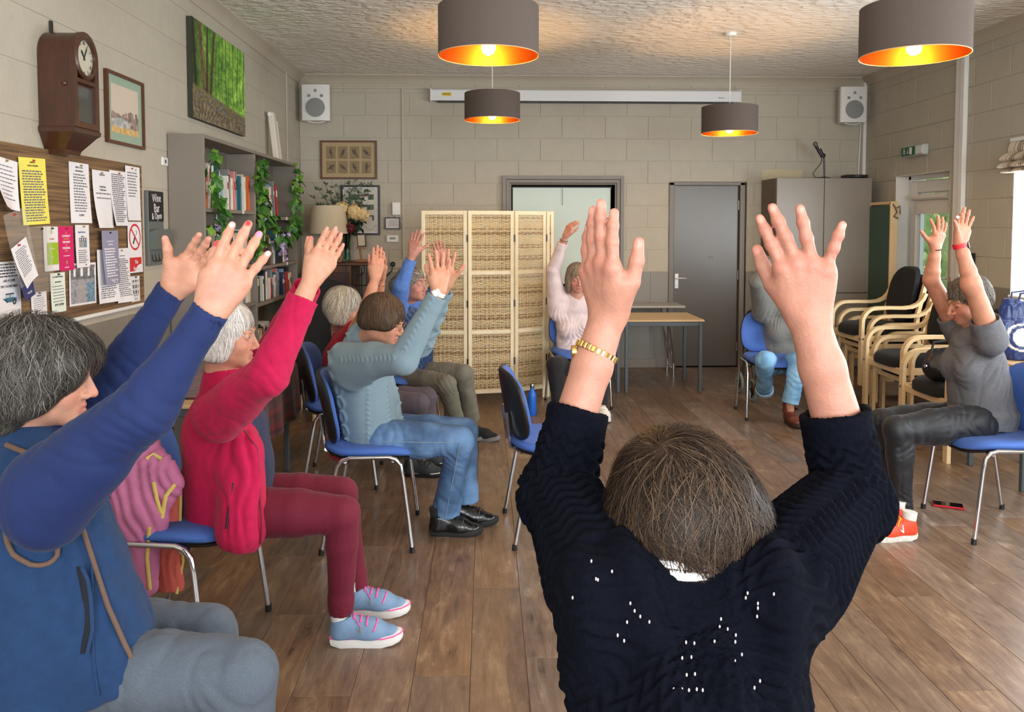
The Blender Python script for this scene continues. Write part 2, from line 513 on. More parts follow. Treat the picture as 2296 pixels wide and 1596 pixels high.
def ceiling_mat():
 m, nt, b = node_mat('artex_ceiling'); N, L = nt.nodes.new, nt.links.new
 tc = N('ShaderNodeTexCoord'); mp = N('ShaderNodeMapping'); L(tc.outputs['Object'], mp.inputs[0]); mp.inputs['Scale'].default_value = (0.8, 1.3, 1)
 v = N('ShaderNodeTexVoronoi'); v.feature = 'SMOOTH_F1'; v.inputs['Scale'].default_value = 19
 nz = N('ShaderNodeTexNoise'); nz.inputs['Scale'].default_value = 14; nz.inputs['Detail'].default_value = 5
 L(mp.outputs[0], nz.inputs['Vector'])
 mx = N('ShaderNodeMix'); mx.data_type = 'VECTOR'; mx.inputs['Factor'].default_value = 0.12
 L(mp.outputs[0], mx.inputs['A']); L(nz.outputs['Color'], mx.inputs['B']); L(mx.outputs['Result'], v.inputs['Vector'])
 ma = N('ShaderNodeMath'); ma.operation = 'MULTIPLY_ADD'; L(nz.outputs['Fac'], ma.inputs[0]); ma.inputs[1].default_value = 0.8; L(v.outputs['Distance'], ma.inputs[2])
 bp = N('ShaderNodeBump'); bp.inputs['Strength'].default_value = 0.9; bp.inputs['Distance'].default_value = 0.022
 L(ma.outputs[0], bp.inputs['Height']); L(bp.outputs[0], b.inputs['Normal'])
 b.inputs['Base Color'].default_value = lin((236, 230, 220)); b.inputs['Roughness'].default_value = 0.6
 return m
def plank_mat():
 m, nt, b = node_mat('wood_look_plank'); N, L = nt.nodes.new, nt.links.new
 tc = N('ShaderNodeTexCoord'); oi = N('ShaderNodeObjectInfo')
 cx = N('ShaderNodeCombineXYZ')
 for i, s_ in enumerate((37.0, 91.0, 13.0)):
  mm = N('ShaderNodeMath'); mm.operation = 'MULTIPLY'; L(oi.outputs['Random'], mm.inputs[0]); mm.inputs[1].default_value = s_; L(mm.outputs[0], cx.inputs[i])
 ad = N('ShaderNodeVectorMath'); L(tc.outputs['Object'], ad.inputs[0]); L(cx.outputs[0], ad.inputs[1])
 mp = N('ShaderNodeMapping'); mp.inputs['Scale'].default_value = (1.0, 0.13, 1.0); L(ad.outputs[0], mp.inputs[0])
 wv = N('ShaderNodeTexNoise'); wv.inputs['Scale'].default_value = 22; wv.inputs['Detail'].default_value = 8; wv.inputs['Distortion'].default_value = 1.6; wv.inputs['Roughness'].default_value = 0.65
 L(mp.outputs[0], wv.inputs['Vector'])
 fine = N('ShaderNodeTexNoise'); fine.inputs['Scale'].default_value = 130; fine.inputs['Detail'].default_value = 5; L(mp.outputs[0], fine.inputs['Vector'])
 mp2 = N('ShaderNodeMapping'); mp2.inputs['Scale'].default_value = (1.0, 0.55, 1.0); L(ad.outputs[0], mp2.inputs[0])
 blot = N('ShaderNodeTexNoise'); blot.inputs['Scale'].default_value = 9; blot.inputs['Detail'].default_value = 7; blot.inputs['Roughness'].default_value = 0.7; L(mp2.outputs[0], blot.inputs['Vector'])
 rp = N('ShaderNodeValToRGB'); e = rp.color_ramp.elements
 e[0].position = 0.36; e[0].color = lin((72, 52, 40)); e[1].position = 0.66; e[1].color = lin((160, 133, 105))
 for p_, c_ in ((0.44, (117, 92, 73)), (0.55, (136, 109, 86))):
  x = e.new(p_); x.color = lin(c_)
 mxf = N('ShaderNodeMath'); mxf.operation = 'MULTIPLY_ADD'; L(wv.outputs['Fac'], mxf.inputs[0]); mxf.inputs[1].default_value = 0.62
 m2 = N('ShaderNodeMath'); m2.operation = 'MULTIPLY'; L(blot.outputs['Fac'], m2.inputs[0]); m2.inputs[1].default_value = 0.42; L(m2.outputs[0], mxf.inputs[2])
 L(mxf.outputs[0], rp.inputs[0])
 # worn pale scuffs
 sc_ = N('ShaderNodeMapRange'); L(blot.outputs['Fac'], sc_.inputs[0]); sc_.inputs[1].default_value = 0.60; sc_.inputs[2].default_value = 0.70
 fm = N('ShaderNodeMath'); fm.operation = 'MULTIPLY'; L(sc_.outputs[0], fm.inputs[0]); L(fine.outputs['Fac'], fm.inputs[1])
 mx = N('ShaderNodeMix'); mx.data_type = 'RGBA'; L(fm.outputs[0], mx.inputs['Factor']); L(rp.outputs[0], mx.inputs['A']); mx.inputs['B'].default_value = lin((186, 164, 138))
 hs = N('ShaderNodeHueSaturation'); L(mx.outputs['Result'], hs.inputs['Color'])
 mr = N('ShaderNodeMapRange'); L(oi.outputs['Random'], mr.inputs[0]); mr.inputs[3].default_value = 0.66; mr.inputs[4].default_value = 0.94; L(mr.outputs[0], hs.inputs['Value'])
 fr = N('ShaderNodeMath'); fr.operation = 'FRACT'; mu = N('ShaderNodeMath'); mu.operation = 'MULTIPLY'; L(oi.outputs['Random'], mu.inputs[0]); mu.inputs[1].default_value = 7.3; L(mu.outputs[0], fr.inputs[0])
 mr2 = N('ShaderNodeMapRange'); L(fr.outputs[0], mr2.inputs[0]); mr2.inputs[3].default_value = 0.75; mr2.inputs[4].default_value = 1.1; L(mr2.outputs[0], hs.inputs['Saturation'])
 L(hs.outputs[0], b.inputs['Base Color'])
 rr = N('ShaderNodeMapRange'); L(fine.outputs['Fac'], rr.inputs[0]); rr.inputs[3].default_value = 0.24; rr.inputs[4].default_value = 0.48; L(rr.outputs[0], b.inputs['Roughness'])
 b.inputs['Specular IOR Level'].default_value = 0.55
 bp = N('ShaderNodeBump'); bp.inputs['Strength'].default_value = 0.12; bp.inputs['Distance'].default_value = 0.004; L(fine.outputs['Fac'], bp.inputs['Height']); L(bp.outputs[0], b.inputs['Normal'])
 return m
# ================================================================ rectangles with holes
def split_rect(r, holes):
 out = [r]
 for h in holes:
  nxt = []
  for (a0, b0, a1, b1) in out:
   x0, y0, x1, y1 = max(a0, h[0]), max(b0, h[1]), min(a1, h[2]), min(b1, h[3])
   if x0 >= x1 or y0 >= y1: nxt.append((a0, b0, a1, b1)); continue
   if a0 < x0: nxt.append((a0, b0, x0, b1))
   if x1 < a1: nxt.append((x1, b0, a1, b1))
   if b0 < y0: nxt.append((x0, b0, x1, y0))
   if y1 < b1: nxt.append((x0, y1, x1, b1))
  out = nxt
 return out
def build_wall(name, to3, nrm, a0, a1, holes, thick=0.2, vis=None, blocks=True, course=0.236, length=0.46, panels=True, jn=0.007, rec=0.005):
 """to3(a, z, d): point of the wall at run A, height Z, D behind its face; holes (a0, z0, a1, z1)"""
 mb = MB()
 def slab(mb, r, d0, d1, m=0, bev=0.0):
  p, q = Vector(to3(r[0], r[1], d0)), Vector(to3(r[2], r[3], d1))
  mb.box((p + q) / 2, [abs(x) for x in (q - p)], bev, m)
 for r in split_rect((a0, 0.0, a1, ZC + 0.1), holes): slab(mb, r, rec, thick, 0)
 wl = mb.build(name, [M_WALL], None, smooth=0); tag(wl, kind='structure')
 if panels:
  for k in range(int((a1 - a0) / 0.62) + 1):
   rr = (a0 + k * 0.62, 0.0, min(a0 + (k + 1) * 0.62 - 0.003, a1), DADO)
   if rr[2] - rr[0] < 0.02: continue
   for r in split_rect(rr, holes):
    if r[2] - r[0] < 0.01 or r[3] - r[1] < 0.01: continue
    m = MB(); slab(m, r, 0.0, 0.013, 0, 0.0015); m.build('panel', [M_DADO], wl, smooth=0)
 if blocks:
  va0, va1 = vis or (a0, a1); cache = {}; z = DADO; k = 0
  while z < ZC - 0.07:
   z1 = min(z + course, ZC - 0.055)
   a = va0 - (length * 0.5 if k % 2 else 0.0)
   while a < va1:
    L0 = length * (1 + 0.0 * random.random())
    rr = (max(a, va0) + jn / 2, z + jn / 2, min(a + L0, va1) - jn / 2, z1 - jn / 2); a += L0
    if rr[2] - rr[0] < 0.03: continue
    for r in split_rect(rr, [(h[0] - 0.002, h[1] - 0.002, h[2] + 0.002, h[3] + 0.002) for h in holes]):
     wdt, hgt = round(r[2] - r[0], 4), round(r[3] - r[1], 4)
     if wdt < 0.012 or hgt < 0.012: continue
     if (wdt, hgt) not in cache:
      m = MB(); p = Vector(to3(-wdt / 2, -hgt / 2, -0.0)) - Vector(to3(0, 0, 0)); q = Vector(to3(wdt / 2, hgt / 2, 0.013)) - Vector(to3(0, 0, 0))
      m.box((p + q) / 2, [abs(x) for x in (q - p)], jn * 0.35); cache[(wdt, hgt)] = m.mesh('block', [M_WALL], 0)
     c = Vector(to3((r[0] + r[2]) / 2, (r[1] + r[3]) / 2, 0.0)) + Vector(nrm) * random.uniform(-0.2, 0.2) * jn
     mesh_obj('block', cache[(wdt, hgt)], wl, c)
   z += course; k += 1
 return wl
HATCH = (0.268, 0.88, 1.372, 1.965)
DOOR1 = (1.975, -0.01, 2.795, 1.998)
DOOR2 = (6.93, -0.01, 7.86, 2.015)
WINS = [(4.05, 0.97, 6.08, 2.12), (1.55, 0.97, 3.6, 2.12), (-1.45, 0.97, 0.6, 2.12)]
build_wall('wall_back', lambda a, z, d: (a, YB + d, z), (0, -1, 0), XL, XR, [HATCH, DOOR1], vis=(XL, XR))
build_wall('wall_left', lambda a, z, d: (XL - d, a, z), (1, 0, 0), YF, YB + 0.2, [], vis=(2.6, YB), jn=0.0028, rec=0.003)
build_wall('wall_right', lambda a, z, d: (XR + d, a, z), (-1, 0, 0), YF, YB + 0.2, [DOOR2] + WINS, thick=0.3, vis=(5.0, YB))
build_wall('wall_front', lambda a, z, d: (a, YF - d, z), (0, 1, 0), XL - 0.2, XR + 0.3, [(-1.6, 0.95, 0.8, 2.6), (1.3, 0.95, 3.7, 2.6)], blocks=False)
mb = MB(); mb.box(((XL + XR) / 2, (YF + YB) / 2, ZC + 0.05), (XR - XL + 0.3, YB - YF + 0.3, 0.1))
tag(mb.build('ceiling', [ceiling_mat()], None, smooth=0), kind='structure')
# ---- floor: base and planks
M_PLANK = plank_mat()
mb = MB(); mb.box(((XL + XR) / 2, (YF + YB) / 2, -0.052), (XR - XL + 0.9, YB - YF + 0.6, 0.1))
floor = mb.build('floor', [pbr('plank_joint', (58, 44, 34), rough=0.7)], None, smooth=0); tag(floor, kind='structure')
PW, PL = 0.193, 1.22
cache = {}
x = 0.137 - PW * 11
row = 0
while x < XR:
 x0, x1 = max(x, XL), min(x + PW, XR)
 if x1 - x0 > 0.01:
  y = 0.35 - (row * 0.457 % 1.0) * PL
  while y < YB:
   y0, y1 = max(y, 0.35), min(y + PL, YB); y += PL
   if y1 - y0 < 0.03: continue
   key = (round(x1 - x0, 3), round(y1 - y0, 3))
   if key not in cache:
    m = MB(); m.box((0, 0, -0.002), (key[0] - 0.0016, key[1] - 0.0016, 0.004), 0.0009); cache[key] = m.mesh('plank', [M_PLANK], 0)
   mesh_obj('plank', cache[key], floor, ((x0 + x1) / 2, (y0 + y1) / 2, 0))
 x += PW; row += 1
m = MB(); m.box(((XL + XR) / 2, (YF + 0.35) / 2, -0.002), (XR - XL, 0.35 - YF, 0.004)); m.build('plank', [M_PLANK], floor, smooth=0)
# ---- coving, skirting, trunking
def trim(name, mb, mat=M_TRIM, smooth=0.5): return tag(mb.build(name, [mat], None, smooth=smooth), kind='structure')
cv = 0.088
cove = [(0, 0), (cv, 0)] + [(cv - cv * math.sin(t) * 0.92, -cv + cv * math.cos(t) * 0.92 + 0.0) for t in np.linspace(0.15, 1.42, 7)] + [(0, -cv)]
cove = [(0, 0), (cv, 0), (cv, -0.008), (cv * 0.62, -cv * 0.30), (cv * 0.30, -cv * 0.62), (0.008, -cv), (0, -cv)]
m = MB(); m.prism(cove, (XL, YB, ZC), (0, -1, 0), (0, 0, 1), (XR - XL, 0, 0)); trim('trim_1', m)
m = MB(); m.prism(cove, (XL, YF, ZC), (1, 0, 0), (0, 0, 1), (0, YB - YF, 0)); trim('trim_2', m)
m = MB(); m.prism(cove, (XR, YF, ZC), (-1, 0, 0), (0, 0, 1), (0, YB - YF, 0)); trim('trim_3', m)
m = MB(); m.box(((XL + XR) / 2, YB - 0.008, ZC - 0.125), (XR - XL, 0.016, 0.02), 0.004); trim('trim_4', m)         # rail below the coving
p = at(903, 300, YB); m = MB(); m.box((p.x, YB - 0.008, (ZC - 0.13 + DADO) / 2), (0.022, 0.016, ZC - 0.13 - DADO), 0.004); trim('trim_5', m)
p = on_left(640, 160); m = MB(); m.box((XL + 0.008, p.y, 2.55), (0.016, 0.03, 1.0), 0.004); trim('trim_6', m)
m = MB(); m.box((XR - 0.02, 6.72, (ZC + DADO) / 2 - 0.02), (0.04, 0.06, ZC - DADO - 0.06), 0.006); m.box((XR - 0.012, 6.81, (ZC + DADO) / 2 - 0.02), (0.024, 0.07, ZC - DADO - 0.06), 0.004); trim('trim_7', m, M_WHITE)
m = MB(); m.box((XR - 0.018, YB - 0.03, 2.35), (0.035, 0.05, 1.5), 0.006); m.tube([(XR - 0.06, YB - 0.02, 3.0), (XR - 0.05, YB - 0.02, 2.6), (XR - 0.07, YB - 0.02, 2.05)], 0.006, 6); trim('trim_8', m, M_WHITE)
for nm, c, d in (('baseboard_back', ((XL + 1.975) / 2, YB - 0.009, 0.05), (1.975 - XL, 0.018, 0.1)), ('baseboard_back', ((XR + 2.795) / 2, YB - 0.009, 0.05), (XR - 2.795, 0.018, 0.1)),
     ('baseboard_left', (XL + 0.009, (YF + YB) / 2, 0.05), (0.018, YB - YF, 0.1)), ('baseboard_right', (XR - 0.009, (YF + 7.0) / 2, 0.05), (0.018, 7.0 - YF, 0.1))):
 m = MB(); m.box(c, d, 0.005); trim(nm, m, M_DADO)
# ---- serving hatch with a pale roller blind, dark kitchen beyond
M_FRAME = pbr('hatch_frame_paint', (112, 104, 94), rough=0.4, var=0.05)
m = MB()
def moulding(mb, pts_in, prof, m=0):
 """mitred frame in the wall plane Y=YB around the rectangle pts_in=(x0,z0,x1,z1); prof: (out, toward room)"""
 x0, z0, x1, z1 = pts_in; V = []; n = len(prof)
 for (cx, cz, sx, sz) in ((x0, z0, -1, -1), (x1, z0, 1, -1), (x1, z1, 1, 1), (x0, z1, -1, 1)):
  for (o, d) in prof: V.append((cx + sx * o, YB - d, cz + sz * o))
 F = []
 for c in range(4):
  a, b = c * n, ((c + 1) % 4) * n
  for j in range(n): F.append((a + j, a + (j + 1) % n, b + (j + 1) % n, b + j))
 return mb.add(V, F, m)
moulding(m, HATCH, [(0, -0.19), (0, 0.012), (0.016, 0.016), (0.022, 0.026), (0.05, 0.03), (0.058, 0.042), (0.092, 0.045), (0.092, 0.0), (0.03, -0.01), (0.0, -0.19)])
tag(m.build('trim_9', [M_FRAME], None, smooth=0.3), kind='structure')
m = MB()
for c, d in (((0.82, YB + 2.0, 1.5), (3.0, 0.05, 3.0)), ((-0.7, YB + 1.1, 1.5), (0.05, 1.8, 3.0)), ((2.35, YB + 1.1, 1.5), (0.05, 1.8, 3.0)), ((0.82, YB + 1.1, -0.02), (3.0, 1.9, 0.04)), ((0.82, YB + 1.1, 3.0), (3.0, 1.9, 0.04)), ((2.5, YB + 0.3, 1.0), (1.2, 0.02, 2.3))): m.box(c, d)  # last box: unseen plate added behind the grey door to block leaking sky light
tag(m.build('wall_kitchen_and_light_block', [pbr('kitchen_shade', (60, 58, 55), rough=0.8)], None, smooth=0), kind='structure')
bl = thing('roller_blind', 'pale mint roller blind filling the grey framed serving hatch', 'blind', (0.82, YB + 0.05, 1.94))
m = MB(); m.grid(lambda a, b: (-0.535 + a * 1.05, 0.0 + 0.004 * math.sin(b * 3), -1.005 + b * 1.0), 6, 10, thick=(0, 0.002, 0)); m.build('blind_fabric', [pbr('mint_blind', (205, 222, 214), rough=0.55, var=0.015, vscale=2)], bl)
m = MB(); m.box((-0.01, 0, -1.02), (1.06, 0.02, 0.03), 0.006); m.build('bottom_bar', [M_WHITE], bl)
m = MB(); m.cyl((-0.54, 0.03, 0.0), (0.53, 0.03, 0.0), 0.022, n=14); m.build('roller', [M_BLACK], bl)
pc = at(1262, 460, YB)
m = MB(); m.tube([(pc.x - 0.82, -0.015, -0.01), (pc.x - 0.82, -0.015, -0.17)], 0.003, 6); m.lathe([(0.0, -0.02), (0.006, -0.015), (0.003, 0.0)], (pc.x - 0.82, -0.015, -0.17), 8); m.build('pull_cord', [pbr('cord_grey', (140, 140, 138))], bl)
# ---- flush grey door
M_DOOR = pbr('door_grey_gloss', (90, 85, 78), rough=0.3, var=0.03, vscale=3, bump=0.03, bscale=8, spec=0.6)
d1 = thing('door_1', 'flat grey painted door with white lever handle in back wall', 'door', (2.365, YB + 0.05, 0)); tag(d1, kind='structure')
m = MB(); m.box((0.0, 0.0, 0.985), (0.70, 0.04, 1.95), 0.003); m.box((0.055, -0.022, 1.19), (0.05, 0.006, 0.02), 0.002); m.build('door_leaf', [M_DOOR], d1)
m = MB()
for sx in (-1, 1): m.box((sx * 0.382, -0.02, 0.995), (0.055, 0.09, 1.99), 0.004)
m.box((0, -0.02, 1.978), (0.82, 0.09, 0.036), 0.004); m.build('door_frame', [M_FRAME], d1)
m = MB(); m.box((-0.315, -0.026, 0.935), (0.042, 0.008, 0.16), 0.003); m.cyl((-0.315, -0.03, 0.965), (-0.315, -0.06, 0.965), 0.009, n=10); m.tube([(-0.32, -0.06, 0.965), (-0.26, -0.06, 0.966), (-0.215, -0.058, 0.962)], [0.009, 0.008, 0.006], 8); m.ball((-0.315, -0.031, 0.90), (0.006, 0.003, 0.008), 8, 6)
m.build('handle', [pbr('satin_white_metal', (225, 225, 222), rough=0.25, metal=0.3)], d1)
m = MB()
for z in (0.22, 1.0, 1.75): m.cyl((0.352, -0.024, z - 0.05), (0.352, -0.024, z + 0.05), 0.008, n=8)
m.build('hinge', [M_STEEL], d1)
# ---- white glazed fire door in the right wall
d2 = thing('door_2', 'white glazed fire exit door with short roller blind in right wall', 'door', (XR + 0.16, 7.395, 0)); tag(d2, kind='structure')
m = MB()
for sy in (-1, 1): m.box((0, sy * 0.435, 1.012), (0.07, 0.05, 2.024), 0.006)
m.box((0, 0, 2.0), (0.07, 0.92, 0.05), 0.006); m.build('door_frame', [M_UPVC], d2)
m = MB()
for sy in (-1, 1): m.box((-0.015, sy * 0.345, 1.0), (0.06, 0.115, 1.93), 0.012)
m.box((-0.015, 0, 1.90), (0.06, 0.6, 0.12), 0.01); m.box((-0.015, 0, 0.16), (0.06, 0.6, 0.26), 0.01); m.build('door_leaf', [M_UPVC], d2)
m = MB(); m.box((0, 0, 1.06), (0.012, 0.60, 1.60)); m.build('pane', [M_GLASS], d2, smooth=0)
m = MB(); m.cyl((-0.075, -0.30, 1.80), (-0.075, 0.30, 1.80), 0.03, n=14); m.box((-0.06, 0, 1.71), (0.004, 0.56, 0.14)); m.build('door_blind', [pbr('blind_offwhite', (222, 220, 214), rough=0.6)], d2)
m = MB(); m.cyl((-0.05, 0.06 - 0.36, 1.05), (-0.09, 0.06 - 0.36, 1.05), 0.01, n=8); m.tube([(-0.09, -0.30, 1.05), (-0.09, -0.18, 1.05)], 0.009, 8); m.build('handle', [M_UPVC], d2)
# reveals
m = MB()
m.box((XR + 0.15, DOOR2[3 - 3] - 0.0, 1.0), (0.30, 0.006, 2.02)); m.box((XR + 0.15, DOOR2[2], 1.0), (0.30, 0.006, 2.02)); m.box((XR + 0.15, 7.395, 2.015), (0.30, 0.92, 0.006))
trim('trim_10', m, pbr('white_reveal', (222, 220, 212), rough=0.6, var=0.03), 0)
# windows of the right wall
for i, wn in enumerate(WINS):
 cy, cz, ly, lz = (wn[0] + wn[2]) / 2, (wn[1] + wn[3]) / 2, wn[2] - wn[0], wn[3] - wn[1]
 t = thing('window_%d' % (i + 1), 'white framed window in the right wall', 'window', (XR + 0.24, cy, cz)); tag(t, kind='structure')
 m = MB()
 for sy in (-1, 0, 1): m.box((0, sy * (ly / 2 - 0.03), 0), (0.06, 0.06, lz), 0.006)
 for sz in (-1, 1): m.box((0, 0, sz * (lz / 2 - 0.03)), (0.06, ly, 0.06), 0.006)
 m.build('window_frame', [M_UPVC], t)
 m = MB(); m.box((0, 0, 0), (0.008, ly - 0.1, lz - 0.1)); m.build('pane', [M_GLASS], t, smooth=0)
 m = MB(); m.box((-0.13, 0, -lz / 2 + 0.012), (0.27, ly - 0.01, 0.024), 0.006); m.build('window_sill', [M_UPVC], t)
 m = MB()
 for sy in (-1, 1): m.box((-0.12, sy * (ly / 2 - 0.003), 0), (0.24, 0.005, lz))
 m.box((-0.12, 0, lz / 2 - 0.003), (0.24, ly, 0.005)); m.build('reveal', [MATS['white_reveal']], t, smooth=0)
for i, (a, b) in enumerate(((-1.6, 0.8), (1.3, 3.7))):
 t = thing('window_%d' % (i + 4), 'white framed window in the wall behind the photographer', 'window', ((a + b) / 2, YF - 0.16, 1.775)); tag(t, kind='structure')
 m = MB()
 for s_ in (-1, 0, 1): m.box((s_ * 1.17, 0, 0), (0.06, 0.06, 1.65), 0.006)
 for s_ in (-1, 1): m.box((0, 0, s_ * 0.795), (2.4, 0.06, 0.06), 0.006)
 m.build('window_frame', [M_UPVC], t)
 m = MB(); m.box((0, 0, 0), (2.3, 0.008, 1.55)); m.build('pane', [M_GLASS], t, smooth=0)
# ---- outdoors seen through the glazed door: paving and a hedge
m = MB(); m.box((XR + 3.3, 6.5, -0.16), (6.0, 9.0, 0.2)); tag(m.build('ground', [pbr('paving', (150, 146, 138), rough=0.8, var=0.1)], None, smooth=0), kind='structure')
hd = MB()
for i in range(2600):
 y = random.uniform(6.0, 12.5); z = random.uniform(0.0, 2.6); x = XR + 2.1 + random.uniform(-0.12, 0.22)
 a, b = random.uniform(0, 6.28), random.uniform(-0.8, 0.8); s_ = random.uniform(0.03, 0.065)
 e1 = Vector((math.sin(b) * 0.6, math.cos(a), math.sin(a))) * s_; e2 = Vector((math.cos(b) * 0.5, -math.sin(a), math.cos(a))) * s_ * 0.6
 c = Vector((x, y, z - 0.05)); hd.add([c - e1, c - e2, c + e1, c + e2], [(0, 1, 2, 3)], i % 2)
hd.box((XR + 2.5, 9.3, 1.25), (0.5, 6.6, 2.5), 0.1, 0)
h = hd.build('hedge', [pbr('hedge_green', (120, 140, 62), rough=0.6, var=0.25, vscale=9), pbr('hedge_light', (186, 196, 120), rough=0.6, var=0.2, vscale=9)], None, smooth=0)
tag(h, 'sunlit green hedge outside the glazed white door', 'hedge', kind='stuff')
# ================================================================ furniture
M_BLUE = pbr('blue_upholstery', (62, 100, 176), rough=0.75, var=0.06, vscale=8, bump=0.10, bscale=500, sheen=0.05)
M_OAKTOP = pbr('beech_laminate', (206, 176, 132), rough=0.4, var=0.06, vscale=5, stretch=(1, 8, 1))
M_GREYLEG = pbr('grey_steel_leg', (78, 86, 90), rough=0.45)
M_BEECH = pbr('bent_beech', (224, 196, 150), rough=0.42, var=0.06, vscale=14, stretch=(1, 1, 6))
M_BLACKFAB = pbr('black_fabric', (17, 17, 19), rough=0.9, var=0.1, bump=0.1, bscale=400, sheen=0.04)
M_DARKWOOD = pbr('dark_oak', (66, 36, 22), rough=0.35, var=0.25, vscale=10, stretch=(6, 6, 1), coat=0.2)
M_MIDWOOD = pbr('brown_wood', (92, 56, 34), rough=0.45, var=0.2, vscale=9, stretch=(6, 6, 1))
M_GREYCAB = pbr('taupe_cabinet', (138, 130, 119), rough=0.34, var=0.02, vscale=2, spec=0.5)
M_SHELF = pbr('taupe_bookcase', (128, 120, 110), rough=0.5, var=0.03, vscale=3)
def superell(w, d, n=2.6, k=28):
 out = []
 for i in range(k):
  t = 2 * math.pi * i / k; c, s = math.cos(t), math.sin(t)
  out.append((w * math.copysign(abs(c) ** (2 / n), c), d * math.copysign(abs(s) ** (2 / n), s)))
 return out
def pad_mesh(mb, w, d, prof, warp, n=3.2, m=0, k=28):
 """stack of super-ellipse rings; prof: (inset, height); warp maps (x,y,h)->point"""
 rings = []
 for (ins, h) in prof:
  rings.append([warp(x, y, h) for x, y in superell(max(w - ins, 1e-4), max(d - ins, 1e-4), n, k)])
 V = [p for r in rings for p in r]; F = []
 for i in range(len(rings) - 1):
  for j in range(k): F.append((i * k + j, i * k + (j + 1) % k, (i + 1) * k + (j + 1) % k, (i + 1) * k + j))
 F.append(tuple(reversed(range(k)))); F.append(tuple((len(rings) - 1) * k + j for j in range(k)))
 return mb.add(V, F, m)
def blue_chair(label, loc, rz, group='blue stacking chairs'):
 """faces local +X"""
 t = thing('stacking_chair', label, 'chair', loc, rz, group)
 def seat_warp(x, y, h):
  fall = max(0.0, (x - 0.08) / 0.16)
  return Vector((x, y, 0.452 + h - 0.035 * fall * fall + 0.012 * (y / 0.23) ** 2 + 0.02 * max(0, -x - 0.12) / 0.1))
 m = MB(); pad_mesh(m, 0.215, 0.225, [(0.012, -0.012), (0.0, -0.002), (0.0, 0.012), (0.014, 0.024), (0.05, 0.027), (0.2, 0.022)], seat_warp)
 m.build('seat', [M_BLUE], t, smooth=1.0)
 m = MB(); pad_mesh(m, 0.208, 0.218, [(0.03, -0.032), (0.004, -0.026), (0.0, -0.013)], seat_warp); m.build('seat_shell', [M_BLACK], t, smooth=1.0)
 def back_warp(y, z, h):
  zz = z + 0.655
  return Vector((-0.215 - 0.20 * (z + 0.02) + 0.055 * (y / 0.22) ** 2 + h, y * (1.0 - 0.10 * max(0, z) / 0.18), zz))
 m = MB(); pad_mesh(m, 0.225, 0.168, [(0.2, 0.003), (0.02, 0.001), (0.0, 0.004), (0.0, 0.016), (0.012, 0.027), (0.05, 0.031), (0.2, 0.028)], back_warp, n=3.4); m.build('backrest', [M_BLUE], t, smooth=1.0)
 m = MB(); pad_mesh(m, 0.229, 0.172, [(0.2, -0.024), (0.06, -0.022), (0.012, -0.016), (0.0, -0.004), (0.0, 0.006), (0.03, 0.006), (0.2, 0.004)], back_warp, n=3.4); m.build('back_shell', [M_BLACK], t, smooth=1.0)
 for s in (-1, 1):
  y = s * 0.235
  pts = [(0.205, y + s * 0.0, 0.0), (0.165, y, 0.36)]
  a = [(0.165, y, 0.36), (0.155, y, 0.412), (0.132, y - s * 0.002, 0.438), (0.10, y - s * 0.003, 0.448), (-0.08, y - s * 0.003, 0.448), (-0.112, y - s * 0.002, 0.438), (-0.135, y, 0.412), (-0.148, y, 0.36)]
  m = MB(); m.tube([(0.208, y + s * 0.012, 0.004)] + a + [(-0.212, y + s * 0.012, 0.004)], 0.0105, 10); m.build('leg_frame', [M_CHROME], t, smooth=1.0)
  for x in (0.208, -0.212): m = MB(); m.cyl((x, y + s * 0.012, 0.0), (x * 0.995, y + s * 0.011, 0.028), 0.0125, n=10); m.build('foot_cap', [M_BLACK], t)
  for x in (0.12, -0.10): m = MB(); m.ball((x, y - s * 0.03, 0.425), (0.014, 0.02, 0.014), 8, 6); m.build('spacer', [M_BLACK], t)
 for x in (0.12, -0.10): m = MB(); m.tube([(x, -0.232, 0.43), (x, 0.232, 0.43)], 0.009, 8); m.build('cross_bar', [M_CHROME], t)
 for s in (-1, 1): m = MB(); m.tube([(0.0, s * 0.09, 0.418), (-0.16, s * 0.09, 0.42), (-0.215, s * 0.09, 0.45), (-0.222, s * 0.09, 0.52), (-0.232, s * 0.09, 0.62)], 0.010, 8, flat=((0, 1, 0), 1.0)); m.build('back_support', [M_CHROME], t)
 return t
P0 = blue_chair('empty blue chair with black back shell beside the foreground jumper', (0.326, 3.965, 0), math.radians(4))
def chair_copy(label, x, y, deg): return copy_tree(P0, None, (x, y, 0), math.radians(deg), label)
chair_copy('blue chair under the person in magenta fleece, pink jacket on its back', -1.107, 2.925, -9)
chair_copy('blue chair under the person in pale blue cable jumper', -0.563, 3.93, 2)
chair_copy('blue chair under the person in red top with black trainers', -0.86, 4.83, 4)
chair_copy('blue chair under the person in blue quilted gilet', -0.64, 5.72, -36)
chair_copy('blue chair under the person in pale pink top', 0.78, 6.77, -86)
chair_copy('blue chair under the person in grey jumper and brown boot', 2.305, 6.34, -96)
chair_copy('blue chair under the person in grey t-shirt and orange trainers', 2.552, 3.935, 177)
chair_copy('blue chair under the person in blue fleece gilet at the left edge', -1.06, 1.86, -2)
chair_copy('blue chair under the person in navy knitted jumper', 0.24, 0.80, 88)
